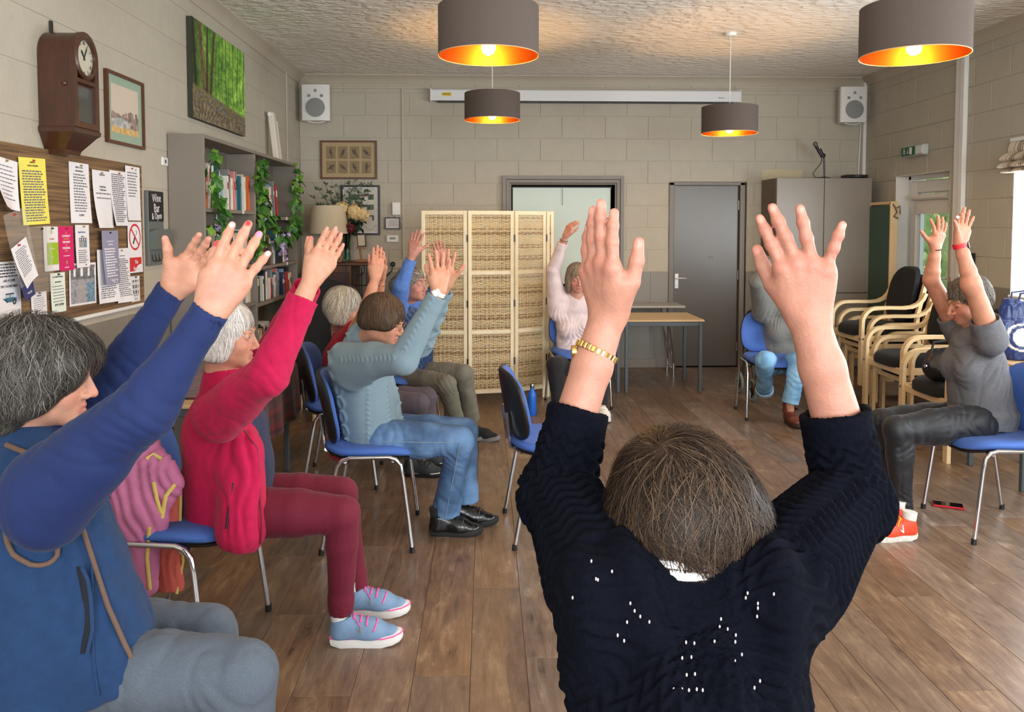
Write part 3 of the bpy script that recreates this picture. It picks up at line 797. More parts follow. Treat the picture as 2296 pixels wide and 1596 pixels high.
# ---- hall tables
def hall_table(label, x0, x1, y0, y1, z, top=M_OAKTOP, legs=M_GREYLEG, name='hall_table', group='hall tables'):
 t = thing(name, label, 'table', ((x0 + x1) / 2, (y0 + y1) / 2, 0), 0, group); wx, wy = x1 - x0, y1 - y0
 m = MB(); m.box((0, 0, z - 0.009), (wx, wy, 0.018), 0.004); m.build('table_top', [top], t, smooth=0)
 m = MB()
 for s in (-1, 1):
  m.box((0, s * (wy / 2 - 0.035), z - 0.039), (wx - 0.05, 0.025, 0.042), 0.003); m.box((s * (wx / 2 - 0.035), 0, z - 0.039), (0.025, wy - 0.05, 0.042), 0.003)
 m.build('apron', [legs], t, smooth=0)
 for sx in (-1, 1):
  for sy in (-1, 1):
   m = MB(); m.box((sx * (wx / 2 - 0.03), sy * (wy / 2 - 0.03), (z - 0.018) / 2), (0.03, 0.03, z - 0.02), 0.003); m.build('leg', [legs], t, smooth=0)
 return t
hall_table('beech topped grey legged table in front of the grey door', 1.25, 1.99, 7.22, 7.86, 0.672)
hall_table('beech topped grey legged table half behind the person in pink', 0.66, 1.235, 7.22, 7.86, 0.672)
t = thing('folding_table', 'pale topped folding table with chrome legs against the back wall', 'table', (1.45, 8.27, 0), 0)
m = MB(); m.box((0, 0, 0.705), (1.15, 0.42, 0.022), 0.005); m.build('table_top', [pbr('pale_grey_laminate', (168, 165, 158), rough=0.35)], t, smooth=0)
for s in (-1, 1):
 m = MB()
 for d in (-0.15, 0.15): m.tube([(s * 0.40, d, 0.69), (s * 0.47, d, 0.10), (s * 0.50, d * 0.93, 0.05), (s * 0.50, 0, 0.04)], 0.011, 8)
 m.tube([(s * 0.30, -0.14, 0.69), (s * 0.46, -0.15, 0.16)], 0.008, 8)
 m.cyl((s * 0.47, -0.15, 0.0), (s * 0.47, -0.15, 0.12), 0.013); m.cyl((s * 0.47, 0.15, 0.0), (s * 0.47, 0.15, 0.12), 0.013)
 m.build('leg', [M_CHROME], t)
# table with the tartan cloth along the left wall
hall_table('grey legged table with pale wood edge under the dark tartan cloth', -1.715, -1.215, 3.82, 5.02, 0.672)
def tartan():
 m, nt, b = node_mat('tartan_cloth'); N, L = nt.nodes.new, nt.links.new
 tc = N('ShaderNodeTexCoord'); sp = N('ShaderNodeSeparateXYZ'); L(tc.outputs['UV'], sp.inputs[0])
 def bands(sock, per, stops):
  d = N('ShaderNodeMath'); d.operation = 'DIVIDE'; L(sock, d.inputs[0]); d.inputs[1].default_value = per
  f = N('ShaderNodeMath'); f.operation = 'FRACT'; L(d.outputs[0], f.inputs[0])
  r = N('ShaderNodeValToRGB'); r.color_ramp.interpolation = 'CONSTANT'; e = r.color_ramp.elements
  e[0].position = 0; e[0].color = lin(stops[0][1]); e[1].position = stops[1][0]; e[1].color = lin(stops[1][1])
  for p_, c_ in stops[2:]:
   x = e.new(p_); x.color = lin(c_)
  L(f.outputs[0], r.inputs[0]); return r.outputs[0]
 st = [(0.0, (112, 22, 34)), (0.34, (18, 16, 26)), (0.5, (28, 22, 40)), (0.66, (112, 22, 34)), (0.72, (18, 16, 26)), (0.80, (150, 120, 60)), (0.815, (18, 16, 26)), (0.93, (112, 22, 34))]
 a = bands(sp.outputs[0], 0.085, st); c = bands(sp.outputs[1], 0.085, st)
 mx = N('ShaderNodeMix'); mx.data_type = 'RGBA'; mx.inputs['Factor'].default_value = 0.5; L(a, mx.inputs['A']); L(c, mx.inputs['B'])
 L(mx.outputs['Result'], b.inputs['Base Color']); b.inputs['Roughness'].default_value = 0.9; b.inputs['Sheen Weight'].default_value = 0.2
 return m
def drape(name, prof, y0, y1, z_edge, mat, label):
 """cloth: prof is the (x,z) path across; ripple grows down the drop"""
 L = [0]
 for i in range(1, len(prof)): L.append(L[-1] + math.dist(prof[i], prof[i - 1]))
 nu, nv = 44, 60; V = []; UV = []
 for i in range(nu + 1):
  s = L[-1] * i / nu
  k = max(j for j in range(len(L)) if L[j] <= s + 1e-9); k = min(k, len(prof) - 2)
  f = (s - L[k]) / (L[k + 1] - L[k]); x = prof[k][0] + (prof[k + 1][0] - prof[k][0]) * f; z = prof[k][1] + (prof[k + 1][1] - prof[k][1]) * f
  for j in range(nv + 1):
   y = y0 + (y1 - y0) * j / nv; drop = max(0.0, z_edge - z)
   V.append((x + 0.06 * drop * math.sin(y * 21 + 0.6), y, z + 0.0)); UV.append((s, y))
 F = [(i * (nv + 1) + j, (i + 1) * (nv + 1) + j, (i + 1) * (nv + 1) + j + 1, i * (nv + 1) + j + 1) for i in range(nu) for j in range(nv)]
 me = bpy.data.meshes.new(name); me.from_pydata(V, [], F); me.materials.append(mat)
 uv = me.uv_layers.new(name='UVMap')
 for l in me.loops: uv.data[l.index].uv = UV[l.vertex_index]
 me.polygons.foreach_set('use_smooth', [True] * len(me.polygons)); me.update()
 o = mesh_obj(name, me); md = o.modifiers.new('thick', 'SOLIDIFY'); md.thickness = 0.003; md.offset = 1
 return tag(o, label, 'tablecloth')
drape('tartan_tablecloth', [(-1.715, 0.677), (-1.215, 0.677), (-1.203, 0.672), (-1.19, 0.64), (-1.17, 0.36)], 3.95, 5.06, 0.672, tartan(), 'dark red and black tartan cloth over the table by the bookcase')
# ---- black tub armchair behind
t = thing('tub_armchair', 'black high round backed armchair between bookcase and red top', 'armchair', (-1.24, 6.55, 0), math.radians(-62), None)
S = SDF()
for i in range(17):
 a0 = math.radians(90 + i * 11.25); z1 = 0.60 + 0.42 * max(0, math.cos(a0 - math.pi)) ** 0.6
 S.cone((0.27 * math.cos(a0), 0.30 * math.sin(a0), 0.24), (0.29 * math.cos(a0), 0.32 * math.sin(a0), z1), 0.06, 0.06, 0.06)
P, F = S.poly(0.016); mesh_obj('backrest', np_mesh('backrest', P, F, M_BLACKFAB), t)
m = MB(); pad_mesh(m, 0.25, 0.25, [(0.03, -0.10), (0.0, -0.07), (0.0, 0.04), (0.03, 0.07), (0.12, 0.08)], lambda x, y, h: Vector((x + 0.02, y, 0.38 + h))); m.build('seat', [M_BLACKFAB], t, smooth=1.0)
for sx in (-1, 1):
 for sy in (-1, 1): m = MB(); m.cyl((sx * 0.2, sy * 0.23, 0), (sx * 0.18, sy * 0.21, 0.30), 0.016, 0.024, 8); m.build('leg', [M_BEECH], t)
# ---- bookcase
BX0, BX1, BY0, BY1, BZ = XL + 0.004, -1.733, 5.02, 7.43, 2.09
t = thing('bookcase', 'tall taupe two bay bookcase hung with leafy garlands', 'bookcase', (BX0, BY0, 0)); BD = BX1 - BX0; BL = BY1 - BY0
BM = 1.10
m = MB(); m.box((BD / 2, 0.01, BZ / 2), (BD, 0.022, BZ), 0.002); m.build('side_panel', [M_SHELF], t, smooth=0)
m = MB(); m.box((BD / 2, BL - 0.01, BZ / 2), (BD, 0.022, BZ), 0.002); m.build('side_panel', [M_SHELF], t, smooth=0)
m = MB(); m.box((BD / 2, BM, BZ / 2 - 0.012), (BD - 0.002, 0.036, BZ - 0.03), 0.002); m.build('upright', [M_SHELF], t, smooth=0)
m = MB(); m.box((BD / 2, BL / 2, BZ - 0.012), (BD - 0.004, BL - 0.044, 0.024), 0.002); m.build('top_panel', [M_SHELF], t, smooth=0)
m = MB(); m.box((0.006, BL / 2, BZ / 2), (0.012, BL - 0.03, BZ - 0.03)); m.build('back_panel', [pbr('taupe_bookcase_back', (104, 98, 90), rough=0.6)], t, smooth=0)
SHZ = [[1.635, 1.245, 0.955, 0.50, 0.1], [1.60, 1.21, 0.93, 0.52, 0.1]]
bays = [(0.021, BM - 0.018), (BM + 0.018, BL - 0.021)]
for b in (0, 1):
 for z in SHZ[b]:
  a0, a1 = bays[b]; m = MB(); m.box((BD / 2 + 0.003, (a0 + a1) / 2, z - 0.012), (BD - 0.01, a1 - a0, 0.024), 0.002); m.build('shelf', [M_SHELF], t, smooth=0)
  m = MB(); m.box((BD - 0.0, a0 + (a1 - a0) * 0.72, z - 0.01), (0.003, 0.035, 0.028)); m.build('shelf_label', [M_WHITE], t, smooth=0)
# books
PAL = {'white': (222, 218, 208), 'cream': (206, 192, 162), 'orange': (196, 104, 52), 'black': (26, 26, 30), 'red': (162, 38, 40), 'teal': (36, 96, 104), 'navy': (32, 44, 82),
  'green': (44, 78, 56), 'grey': (128, 130, 132), 'sky blue': (120, 160, 190), 'maroon': (92, 30, 38), 'pink': (206, 132, 130), 'brown': (96, 64, 44), 'tan': (176, 140, 98)}
BMAT = {k: pbr('book_' + k.replace(' ', '_'), v, rough=0.45, var=0.05, vscale=12) for k, v in PAL.items()}
M_PAGE = pbr('page_edges', (226, 216, 194), rough=0.9, bump=0.1, bscale=300)
M_INK = pbr('ink_dark', (44, 44, 48), rough=0.7); M_GOLD = pbr('gilt', (196, 160, 80), rough=0.4, metal=0.4)
ordn = ['first', 'second', 'third', 'fourth', 'fifth', 'sixth', 'seventh', 'eighth', 'ninth', 'tenth', 'eleventh', 'twelfth', 'thirteenth', 'fourteenth', 'fifteenth', 'sixteenth',
  'seventeenth', 'eighteenth', 'nineteenth', 'twentieth', 'twenty-first', 'twenty-second', 'twenty-third', 'twenty-fourth', 'twenty-fifth', 'twenty-sixth', 'twenty-seventh', 'twenty-eighth']
R_ = random.Random(3)
def book_parts(o, colr, hh, th, dp):
 """cover shell with rounded spine facing local +X, page block and a title band"""
 m = MB(); m.box((dp / 2, -th / 2 + 0.0012, hh / 2), (dp, 0.0024, hh)); m.box((dp / 2, th / 2 - 0.0012, hh / 2), (dp, 0.0024, hh)); m.box((dp - 0.001, 0, hh / 2), (0.005, th, hh), 0.0012)
 m.build('cover', [BMAT[colr]], o, smooth=0)
 m = MB(); m.box((dp / 2 - 0.003, 0, hh / 2), (dp - 0.008, max(th - 0.005, 0.002), hh - 0.006)); m.build('pages', [M_PAGE], o, smooth=0)
 k = R_.choice(['white', 'black', 'cream', 'red'])
 if k == colr: k = 'navy'
 m = MB(); m.box((dp + 0.0017, 0, hh * R_.uniform(0.55, 0.8)), (0.0012, th * 0.7, hh * R_.uniform(0.08, 0.3))); m.build('title_band', [BMAT[k]], o, smooth=0)
def put_book(y, z, hh, th, dp, colr, label, group, lean=0.0, xoff=0.0):
 o = thing('book', label, 'book', (BX0 + 0.02 + xoff, BY0 + y, z + abs(math.sin(lean)) * th / 2), 0, group); o.rotation_euler = (lean, 0, 0)
 book_parts(o, colr, hh, th, dp); return o
def shelf_row(bay, si, y_from, y_to, colours, hr, tr, lean_tail=0.0):
 z = SHZ[bay][si]; y = bays[bay][0] + y_from; i = 0; pos = ['left', 'right'][bay]; lv = ['top', 'second', 'third', 'fourth'][si]
 while y < bays[bay][0] + y_to and i < len(ordn):
  c = colours[i % len(colours)]; th = R_.uniform(*tr); hh = R_.uniform(*hr); dp = R_.uniform(0.13, 0.165)
  ln = lean_tail if lean_tail else R_.uniform(-0.01, 0.01)
  put_book(y + th / 2 + abs(math.sin(ln)) * 0.02, z + 0.001, hh, th, dp, c, '%s book, %s along the %s shelf of the %s bay' % (c, ordn[i], lv, pos), 'books on the %s shelf, %s bay' % (lv, pos), ln, R_.uniform(0, 0.02))
  y += th + (0.003 if abs(ln) < 0.02 else 0.006); i += 1
shelf_row(0, 0, 0.03, 1.05, ['white', 'cream', 'orange', 'white', 'black', 'white', 'orange', 'teal', 'cream', 'white', 'cream', 'sky blue', 'white', 'grey', 'tan', 'white', 'pink', 'white', 'navy', 'sky blue', 'teal', 'white'], (0.215, 0.31), (0.028, 0.052))
shelf_row(1, 0, 0.10, 0.72, ['white', 'sky blue', 'grey', 'red', 'pink', 'maroon', 'pink', 'orange', 'red', 'tan', 'cream'], (0.19, 0.30), (0.026, 0.05), 0.16)
shelf_row(0, 1, 0.02, 1.05, ['white', 'green', 'teal', 'grey', 'cream', 'black', 'white', 'maroon', 'brown', 'red', 'white', 'green', 'tan', 'black', 'white', 'cream', 'teal', 'navy', 'white', 'green'], (0.18, 0.29), (0.03, 0.055))
shelf_row(1, 1, 0.05, 1.1, ['white', 'black', 'maroon', 'cream', 'white', 'tan', 'navy', 'green', 'black', 'brown', 'green', 'grey', 'white', 'teal', 'green', 'black'], (0.17, 0.28), (0.03, 0.055))
shelf_row(0, 2, 0.55, 1.07, ['white', 'grey', 'white', 'cream', 'white', 'red', 'red'], (0.20, 0.27), (0.03, 0.05))
shelf_row(1, 2, 0.03, 1.22, ['black', 'navy', 'white', 'black', 'teal', 'white', 'navy', 'black', 'white', 'maroon', 'white', 'red', 'grey', 'navy', 'white', 'teal', 'grey', 'pink', 'sky blue', 'maroon', 'navy', 'white', 'sky blue', 'green', 'red', 'tan', 'black', 'cream'], (0.16, 0.24), (0.028, 0.048))
shelf_row(1, 3, 0.05, 0.75, ['brown', 'cream', 'white', 'tan', 'black', 'cream', 'maroon', 'white', 'black', 'brown', 'grey', 'white', 'black'], (0.16, 0.23), (0.028, 0.045))
# big picture frames leaning on the low shelf of the left bay, blue frame above
def leaning_frame(name, label, y, z, wv, hv, mats, lean=0.10, xo=0.10, cat='picture frame'):
 o = thing(name, label, cat, (BX0 + xo, BY0 + y, z)); o.rotation_euler = (0, -lean, 0)
 m = MB()
 for s in (-1, 1): m.box((0, s * (wv / 2 - 0.012), hv / 2), (0.018, 0.024, hv), 0.003); m.box((0, 0, hv / 2 + s * (hv / 2 - 0.012)), (0.018, wv, 0.024), 0.003)
 m.build('frame', [mats[0]], o, smooth=0)
 m = MB(); m.box((-0.003, 0, hv / 2), (0.006, wv - 0.03, hv - 0.03)); m.build('mount', [mats[1]], o, smooth=0)
 m = MB(); m.box((0.0012, 0, hv / 2), (0.003, wv * 0.62, hv * 0.6)); m.build('picture', [mats[2]], o, smooth=0)
 return o
M_SILVER = pbr('silver_frame', (170, 178, 180), rough=0.3, metal=0.6)
leaning_frame('picture_frame', 'silver framed picture with green mount on the fourth shelf', 0.80, 0.502, 0.42, 0.36, [M_SILVER, pbr('green_mount', (20, 74, 60)), pbr('pale_print', (180, 186, 170), var=0.2, vscale=14)], 0.12, 0.13)
leaning_frame('picture_frame', 'small blue picture frame lying by the red book', 0.52, 0.957, 0.16, 0.12, [pbr('blue_frame', (42, 78, 136)), M_WHITE, pbr('grey_print', (120, 130, 140), var=0.3, vscale=20)], 0.15, 0.15)
# pale blinds standing on the bookcase top
t = thing('rolled_blind', 'cream boxed blind leaning on the wall above the bookcase', 'blind', (-1.86, 7.26, BZ + 0.002)); t.rotation_euler = (0, math.radians(-6), 0)
m = MB(); m.box((0, 0, 0.22), (0.05, 0.085, 0.44), 0.006); m.build('casing', [pbr('cream_paint', (216, 208, 192), rough=0.5)], t, smooth=0)
m = MB(); m.cyl((0.0, -0.045, 0.42), (0.0, -0.065, 0.42), 0.02, n=12); m.build('end_cap', [M_WHITE], t)
t = thing('rolled_blind', 'thin cream batten standing beside the boxed blind', 'blind', (-1.86, 7.39, BZ + 0.002)); t.rotation_euler = (0, math.radians(-6), 0)
m = MB(); m.box((0, 0, 0.185), (0.025, 0.03, 0.37), 0.004); m.build('casing', [MATS['cream_paint']], t, smooth=0)
m = MB(); m.box((0, 0, 0.374), (0.027, 0.032, 0.012), 0.003); m.build('end_cap', [M_WHITE], t)
# ---- leafy garlands on the bookcase
M_LEAF = pbr('ivy_green', (60, 110, 40), rough=0.45, var=0.3, vscale=20, spec=0.4); M_LEAF2 = pbr('ivy_light', (104, 150, 50), rough=0.45, var=0.25, vscale=20)
M_LILAC = pbr('lilac_petal', (178, 160, 200), rough=0.6, var=0.1); M_STEM = pbr('stem_green', (58, 78, 40), rough=0.7)
def leaf_mesh(name, L, W, mat, lobes=True):
 pts = [(0, 0), (0.32, 0.30), (0.95, 0.42), (0.55, 0.62), (0.42, 0.8), (0, 1.0)] if lobes else [(0, 0), (0.7, 0.3), (0.75, 0.55), (0.35, 0.85), (0, 1.0)]
 V = []; F = []
 for (w_, l_) in pts: V.append((w_ * W, l_ * L, -0.25 * w_ * W + 0.0 - 0.18 * L * l_ * l_)); V.append((-w_ * W, l_ * L, -0.25 * w_ * W - 0.18 * L * l_ * l_)); V.append((0, l_ * L, -0.18 * L * l_ * l_ + 0.0))
 for i in range(len(pts) - 1):
  a, b = 3 * i, 3 * i + 3
  F += [(a, a + 2, b + 2, b), (a + 2, a + 1, b + 1, b + 2)]
 me = bpy.data.meshes.new(name); me.from_pydata(V, [], F)
 me.materials.append(mat); me.validate(); me.update(); return me
IVY = [leaf_mesh('leaf', 0.075, 0.034, M_LEAF), leaf_mesh('leaf', 0.062, 0.030, M_LEAF2), leaf_mesh('leaf', 0.09, 0.038, M_LEAF)]
mb_fl = MB()
for i in range(5):
 a = i * 1.2566; e1 = Vector((math.cos(a), math.sin(a), 0.35)); e2 = Vector((-math.sin(a), math.cos(a), 0))
 mb_fl.add([Vector((0, 0, 0)), e1 * 0.010 + e2 * 0.008, e1 * 0.021, e1 * 0.010 - e2 * 0.008], [(0, 1, 2, 3)])
FLOWER = mb_fl.mesh('flower', [M_LILAC], 0)
def garland(label, path, nleaf, flowers, rs):
 rr = random.Random(rs); t = thing('leaf_garland', label, 'garland', path[0], 0, 'garlands on the bookcase'); o0 = Vector(path[0])
 pts = [Vector(p) - o0 for p in path]
 fine = []
 for i in range(len(pts) - 1):
  for k in range(6): fine.append(pts[i].lerp(pts[i + 1], k / 6) + Vector((rr.uniform(-.008, .008), rr.uniform(-.008, .008), 0)))
 fine.append(pts[-1]); m = MB(); m.tube(fine, 0.003, 5); m.build('stem', [M_STEM], t)
 for i in range(nleaf):
  p = fine[int(rr.random() * (len(fine) - 1))] + Vector((rr.uniform(0.0, 0.035), rr.uniform(-0.055, 0.055), rr.uniform(-0.03, 0.03)))
  o = mesh_obj('leaf', rr.choice(IVY), t, p); o.rotation_euler = (rr.uniform(-0.6, 0.9) - 1.2, rr.uniform(-0.5, 0.5), rr.uniform(-1.57 - 1.5, -1.57 + 1.5)); s_ = rr.uniform(0.85, 1.35); o.scale = (s_, s_, s_)
 for (f, n) in flowers:
  c = fine[int(f * (len(fine) - 1))]
  for i in range(n):
   o = mesh_obj('flower', FLOWER, t, c + Vector((rr.uniform(0.01, 0.04), rr.uniform(-0.03, 0.03), -0.014 * i))); o.rotation_euler = (rr.uniform(-1, 1), 1.0 + rr.uniform(-.6, .6), rr.uniform(0, 6)); s_ = rr.uniform(0.8, 1.3); o.scale = (s_,) * 3
gx = BX1 + 0.012
gp = lambda L: [on_left(u, v, gx - XL) for u, v in L]
garland('ivy garland with lilac flowers down the left end of the bookcase', gp([(472, 335), (470, 380), (478, 430), (490, 460), (476, 500), (494, 540), (498, 565)]), 62, [(0.5, 6), (0.62, 7)], 1)
garland('thickest ivy garland hanging from the middle upright of the bookcase', gp([(580, 355), (575, 400), (588, 440), (580, 490), (572, 530), (570, 562)]), 84, [(0.45, 5), (0.55, 5)], 2)
garland('ivy swag with drooping pale flowers in front of the second shelf', gp([(588, 450), (600, 480), (615, 515), (632, 540), (645, 520), (655, 480)]), 66, [(0.5, 12), (0.62, 12), (0.75, 8)], 3)
garland('ivy garland down the far right end of the bookcase', gp([(661, 372), (664, 400), (658, 440), (664, 480), (652, 520)]), 62, [(0.55, 4)], 4)
# ---- tall grey cupboard
t = thing('cupboard', 'tall taupe double door cupboard with microphone on top', 'cupboard', (3.442, 8.32, 0)); cw, cd, ch = 0.985, 0.44, 2.014
m = MB(); m.box((0, 0.01, ch / 2), (cw, cd - 0.02, ch), 0.003); m.build('carcass', [pbr('taupe_cabinet_side', (104, 94, 82), rough=0.45)], t, smooth=0)
for s in (-1, 1):
 m = MB(); m.box((s * cw / 4, -cd / 2 + 0.002, (ch + 0.845) / 2), (cw / 2 - 0.005, 0.022, ch - 0.845), 0.003); d_ = m.build('door', [M_GREYCAB], t, smooth=0)
 m = MB(); m.box((s * cw / 4, -cd / 2 + 0.002, 0.46), (cw / 2 - 0.005, 0.022, 0.755), 0.003); d2_ = m.build('door', [M_GREYCAB], t, smooth=0)
 if s > 0:
  m = MB(); m.tube([(0.035, -cd / 2 - 0.01, 1.28), (0.035, -cd / 2 - 0.04, 1.26), (0.035, -cd / 2 - 0.04, 1.06), (0.035, -cd / 2 - 0.01, 1.04)], 0.006, 8); m.cyl((0.035, -cd / 2 - 0.008, 0.97), (0.035, -cd / 2 - 0.016, 0.97), 0.008, n=8); m.build('handle', [M_STEEL], d_)
m = MB(); m.box((0, 0.02, 0.04), (cw - 0.04, cd - 0.06, 0.08)); m.build('plinth', [M_GREYCAB], t, smooth=0)
# microphone on a desk stand
mp_ = at(1848, 395, 8.25); t = thing('microphone', 'black microphone on a thin stand on the grey cupboard', 'microphone', (mp_.x - 0.01, 8.22, ch + 0.003))
m = MB(); m.lathe([(0.0, 0.018), (0.03, 0.016), (0.07, 0.006), (0.07, 0.0)], n=20); m.build('base', [M_BLACK], t)
m = MB(); m.cyl((0, 0, 0.01), (-0.01, 0, 0.23), 0.008, n=10); m.build('stand', [M_BLACK], t)
m = MB(); m.ball((-0.012, 0, 0.235), (0.02, 0.018, 0.022), 10, 8); m.tube([(-0.02, 0, 0.23), (-0.06, 0, 0.30)], [0.017, 0.02], 12); m.build('clip', [M_BLACK], t)
m = MB(); m.tube([(-0.03, 0, 0.215), (-0.095, 0, 0.335)], [0.011, 0.017], 12); m.build('microphone_body', [M_BLACK], t)
m = MB(); m.ball((-0.102, 0, 0.352), (0.024, 0.024, 0.026), 14, 10); m.build('grille', [pbr('mesh_grille', (120, 128, 124), rough=0.4, metal=0.7, bump=0.4, bscale=500)], t)
m = MB(); m.tube([(-0.03, 0, 0.215), (-0.045, -0.01, 0.15), (-0.10, -0.02, 0.09), (-0.13, -0.02, 0.05), (-0.11, -0.03, 0.006), (-0.02, -0.09, 0.006)], 0.004, 6); m.build('cable', [M_BLACK], t)
rp_ = at(1918, 393, 8.2); t = thing('radio', 'flat black radio receiver with aerial on the grey cupboard', 'radio', (rp_.x, 8.22, ch + 0.003))
m = MB(); m.box((0, 0, 0.02), (0.23, 0.14, 0.032), 0.008); m.build('body', [M_BLACK], t); m = MB(); m.box((0.0, -0.071, 0.022), (0.05, 0.004, 0.014)); m.build('display', [M_GREYLEG], t)
m = MB(); m.cyl((-0.10, 0.04, 0.03), (-0.125, 0.05, 0.19), 0.002, n=6); m.build('aerial', [M_STEEL], t)
# ragged cream patch of unpainted wall above the cupboard
p, q = at(1708, 378, YB), at(1802, 400, YB)
m = MB(); m.prism([(0, 0), (0.42, 0.0), (0.445, 0.05), (0.44, 0.11), (0.3, 0.105), (0.15, 0.118), (0.0, 0.11)], (p.x, YB - 0.004, q.z - 0.02), (1, 0, 0), (0, 0, 1), (0, 0.003, 0)); trim('trim_11', m, pbr('bare_cream_patch', (198, 186, 152), rough=0.8), 0)
# ---- folded green card table against the right wall
t = thing('folded_card_table', 'folded table with dark green baize and pale wood edge by cupboard', 'table', (3.955, 8.02, 0)); t.rotation_euler = (0, math.radians(0.0), 0)
m = MB(); m.box((-0.035, 0, 0.91), (0.012, 0.66, 1.62)); m.build('baize', [pbr('green_baize', (16, 62, 34), rough=0.95, sheen=0.4)], t, smooth=0)
m = MB(); m.box((0, -0.335, 0.88), (0.075, 0.03, 1.76), 0.004); m.box((0, 0.335, 0.88), (0.075, 0.03, 1.76), 0.004); m.box((0, 0, 1.75), (0.075, 0.68, 0.03), 0.004); m.box((0, 0, 0.09), (0.075, 0.68, 0.03), 0.004); m.build('wood_edge', [M_BEECH], t, smooth=0)
m = MB(); m.tube([(-0.02, -0.355, 1.74), (0.0, -0.365, 1.70), (0.02, -0.36, 1.66), (-0.01, -0.36, 1.62), (0.03, -0.36, 1.60)], 0.008, 6); m.tube([(0.02, -0.36, 1.70), (0.045, -0.36, 1.72), (0.05, -0.36, 1.64)], 0.007, 6); m.build('cord', [pbr('frayed_cord', (120, 96, 74), rough=0.9)], t)
m = MB(); m.box((0.0, -0.375, 0.955), (0.075, 0.03, 0.085), 0.012, R=rot3('Y', 0.3)); m.tube([(0, -0.37, 1.0), (0.0, -0.36, 1.05)], 0.003, 5); m.build('pouch', [pbr('maroon_leather', (124, 44, 58), rough=0.5)], t)
# ---- stacks of bentwood armchairs
def arm_chair(label, loc, rz, group):
 """faces local +X, own seat height 0.45"""
 t = thing('bentwood_armchair', label, 'armchair', loc, rz, group)
 def seat_warp(x, y, h):
  f = max(0.0, (x - 0.12) / 0.14)
  return Vector((x, y, 0.44 + h - 0.02 * f * f + 0.004 * math.cos(y * 6)))
 m = MB(); pad_mesh(m, 0.26, 0.255, [(0.03, -0.045), (0.0, -0.03), (0.0, 0.01), (0.02, 0.035), (0.07, 0.045), (0.22, 0.047)], seat_warp, n=3.4); m.build('seat', [M_BLACKFAB], t, smooth=1.0)
 def bw(y, z, h): return Vector((-0.245 - 0.22 * (z + 0.1) + 0.03 * (y / 0.2) ** 2 + h, y, 0.735 + z))
 m = MB(); pad_mesh(m, 0.20, 0.235, [(0.05, -0.03), (0.0, -0.02), (0.0, 0.02), (0.02, 0.032), (0.08, 0.036)], bw, n=2.8); m.build('backrest', [M_BLACKFAB], t, smooth=1.0)
 for s in (-1, 1):
  y = s * 0.285; pts = [(0.245, y, 0.0), (0.245, y, 0.30), (0.242, y, 0.50)]
  for a in np.linspace(0.15, 1.5, 8): pts.append((0.242 - 0.125 + 0.125 * math.cos(a), y, 0.515 + 0.125 * math.sin(a)))
  pts += [(0.02, y, 0.642), (-0.10, y, 0.640), (-0.17, y, 0.648), (-0.225, y, 0.672), (-0.262, y, 0.71), (-0.285, y, 0.76)]
  m = MB(); m.ribbon(pts, 0.048, 0.026, up=(0, 1, 0)); m.build('arm_frame', [M_BEECH], t, smooth=0.5)
  m = MB(); m.ribbon([(-0.30, y * 0.90, 0.0), (-0.262, y * 0.90, 0.30), (-0.225, y * 0.90, 0.45), (-0.24, y * 0.9, 0.6), (-0.30, y * 0.90, 0.84)], 0.034, 0.03, up=(0, 1, 0)); m.build('back_leg', [M_BEECH], t, smooth=0.5)
  m = MB(); m.ribbon([(0.24, y * 0.97, 0.385), (-0.23, y * 0.97, 0.385)], 0.022, 0.05, up=(0, 1, 0)); m.build('side_rail', [M_BEECH], t, smooth=0)
  m = MB(); m.cyl((0.258, y, 0.385), (0.262, y, 0.385), 0.008, n=8); m.cyl((0.242, y + s * 0.022, 0.385), (0.242, y + s * 0.027, 0.385), 0.008, n=8); m.build('bolt', [M_STEEL], t)
 for x, l_ in ((0.225, 0.54), (-0.235, 0.50)): m = MB(); m.box((x, 0, 0.375), (0.022, l_, 0.05), 0.003); m.build('cross_rail', [M_BEECH], t, smooth=0)
 return t
AC = arm_chair('bentwood armchair on top of the rear stack by the green table', (3.34, 6.78, 0.21), math.radians(180), 'stacked bentwood armchairs')
lv = ['topmost', 'second from top', 'third from top', 'lowest']
for i in (1, 2, 3): copy_tree(AC, None, (3.34 + 0.062 * i, 6.78, 0.21 - 0.07 * i), math.radians(180), 'black and beech armchair in the rear stack, %s of four' % lv[i], 'stacked bentwood armchairs')
for i in range(2): copy_tree(AC, None, (3.29 + 0.062 * i, 6.02, 0.0725 - 0.0725 * i), math.radians(180), 'black and beech armchair in the nearer stack, %s of two' % ['upper', 'lower'][i], 'stacked bentwood armchairs')
copy_tree(AC, None, (3.21, 5.30, 0), math.radians(180), 'single black and beech armchair behind the grey t-shirt carrying the handbag', 'stacked bentwood armchairs')
# black handbag on the nearest armchair
S = SDF(); S.ell((0, 0, 0.10), (0.14, 0.10, 0.11), None, 0.05); S.ell((0.02, 0.02, 0.17), (0.10, 0.07, 0.05), None, 0.05)
t = thing('handbag', 'slouchy black handbag on the armchair behind the grey t-shirt', 'bag', (3.06, 5.24, 0.485))
P, F = S.poly(0.01); P = P + 0.008 * vnoise(P, 22)[:, None] * np.sign(P); P[:, 2] = np.maximum(P[:, 2], 0.004); mesh_obj('body', np_mesh('body', P, F, pbr('black_leather', (20, 20, 22), rough=0.35, bump=0.2, bscale=120)), t)
m = MB(); m.tube([(-0.09, 0, 0.18), (-0.06, 0.02, 0.26), (0.04, 0.03, 0.27), (0.09, 0.03, 0.19)], 0.008, 7); m.build('strap', [MATS['black_leather']], t); m = MB(); m.cyl((-0.135, -0.03, 0.11), (-0.145, -0.032, 0.11), 0.012, n=10); m.build('stud', [M_CHROME], t)
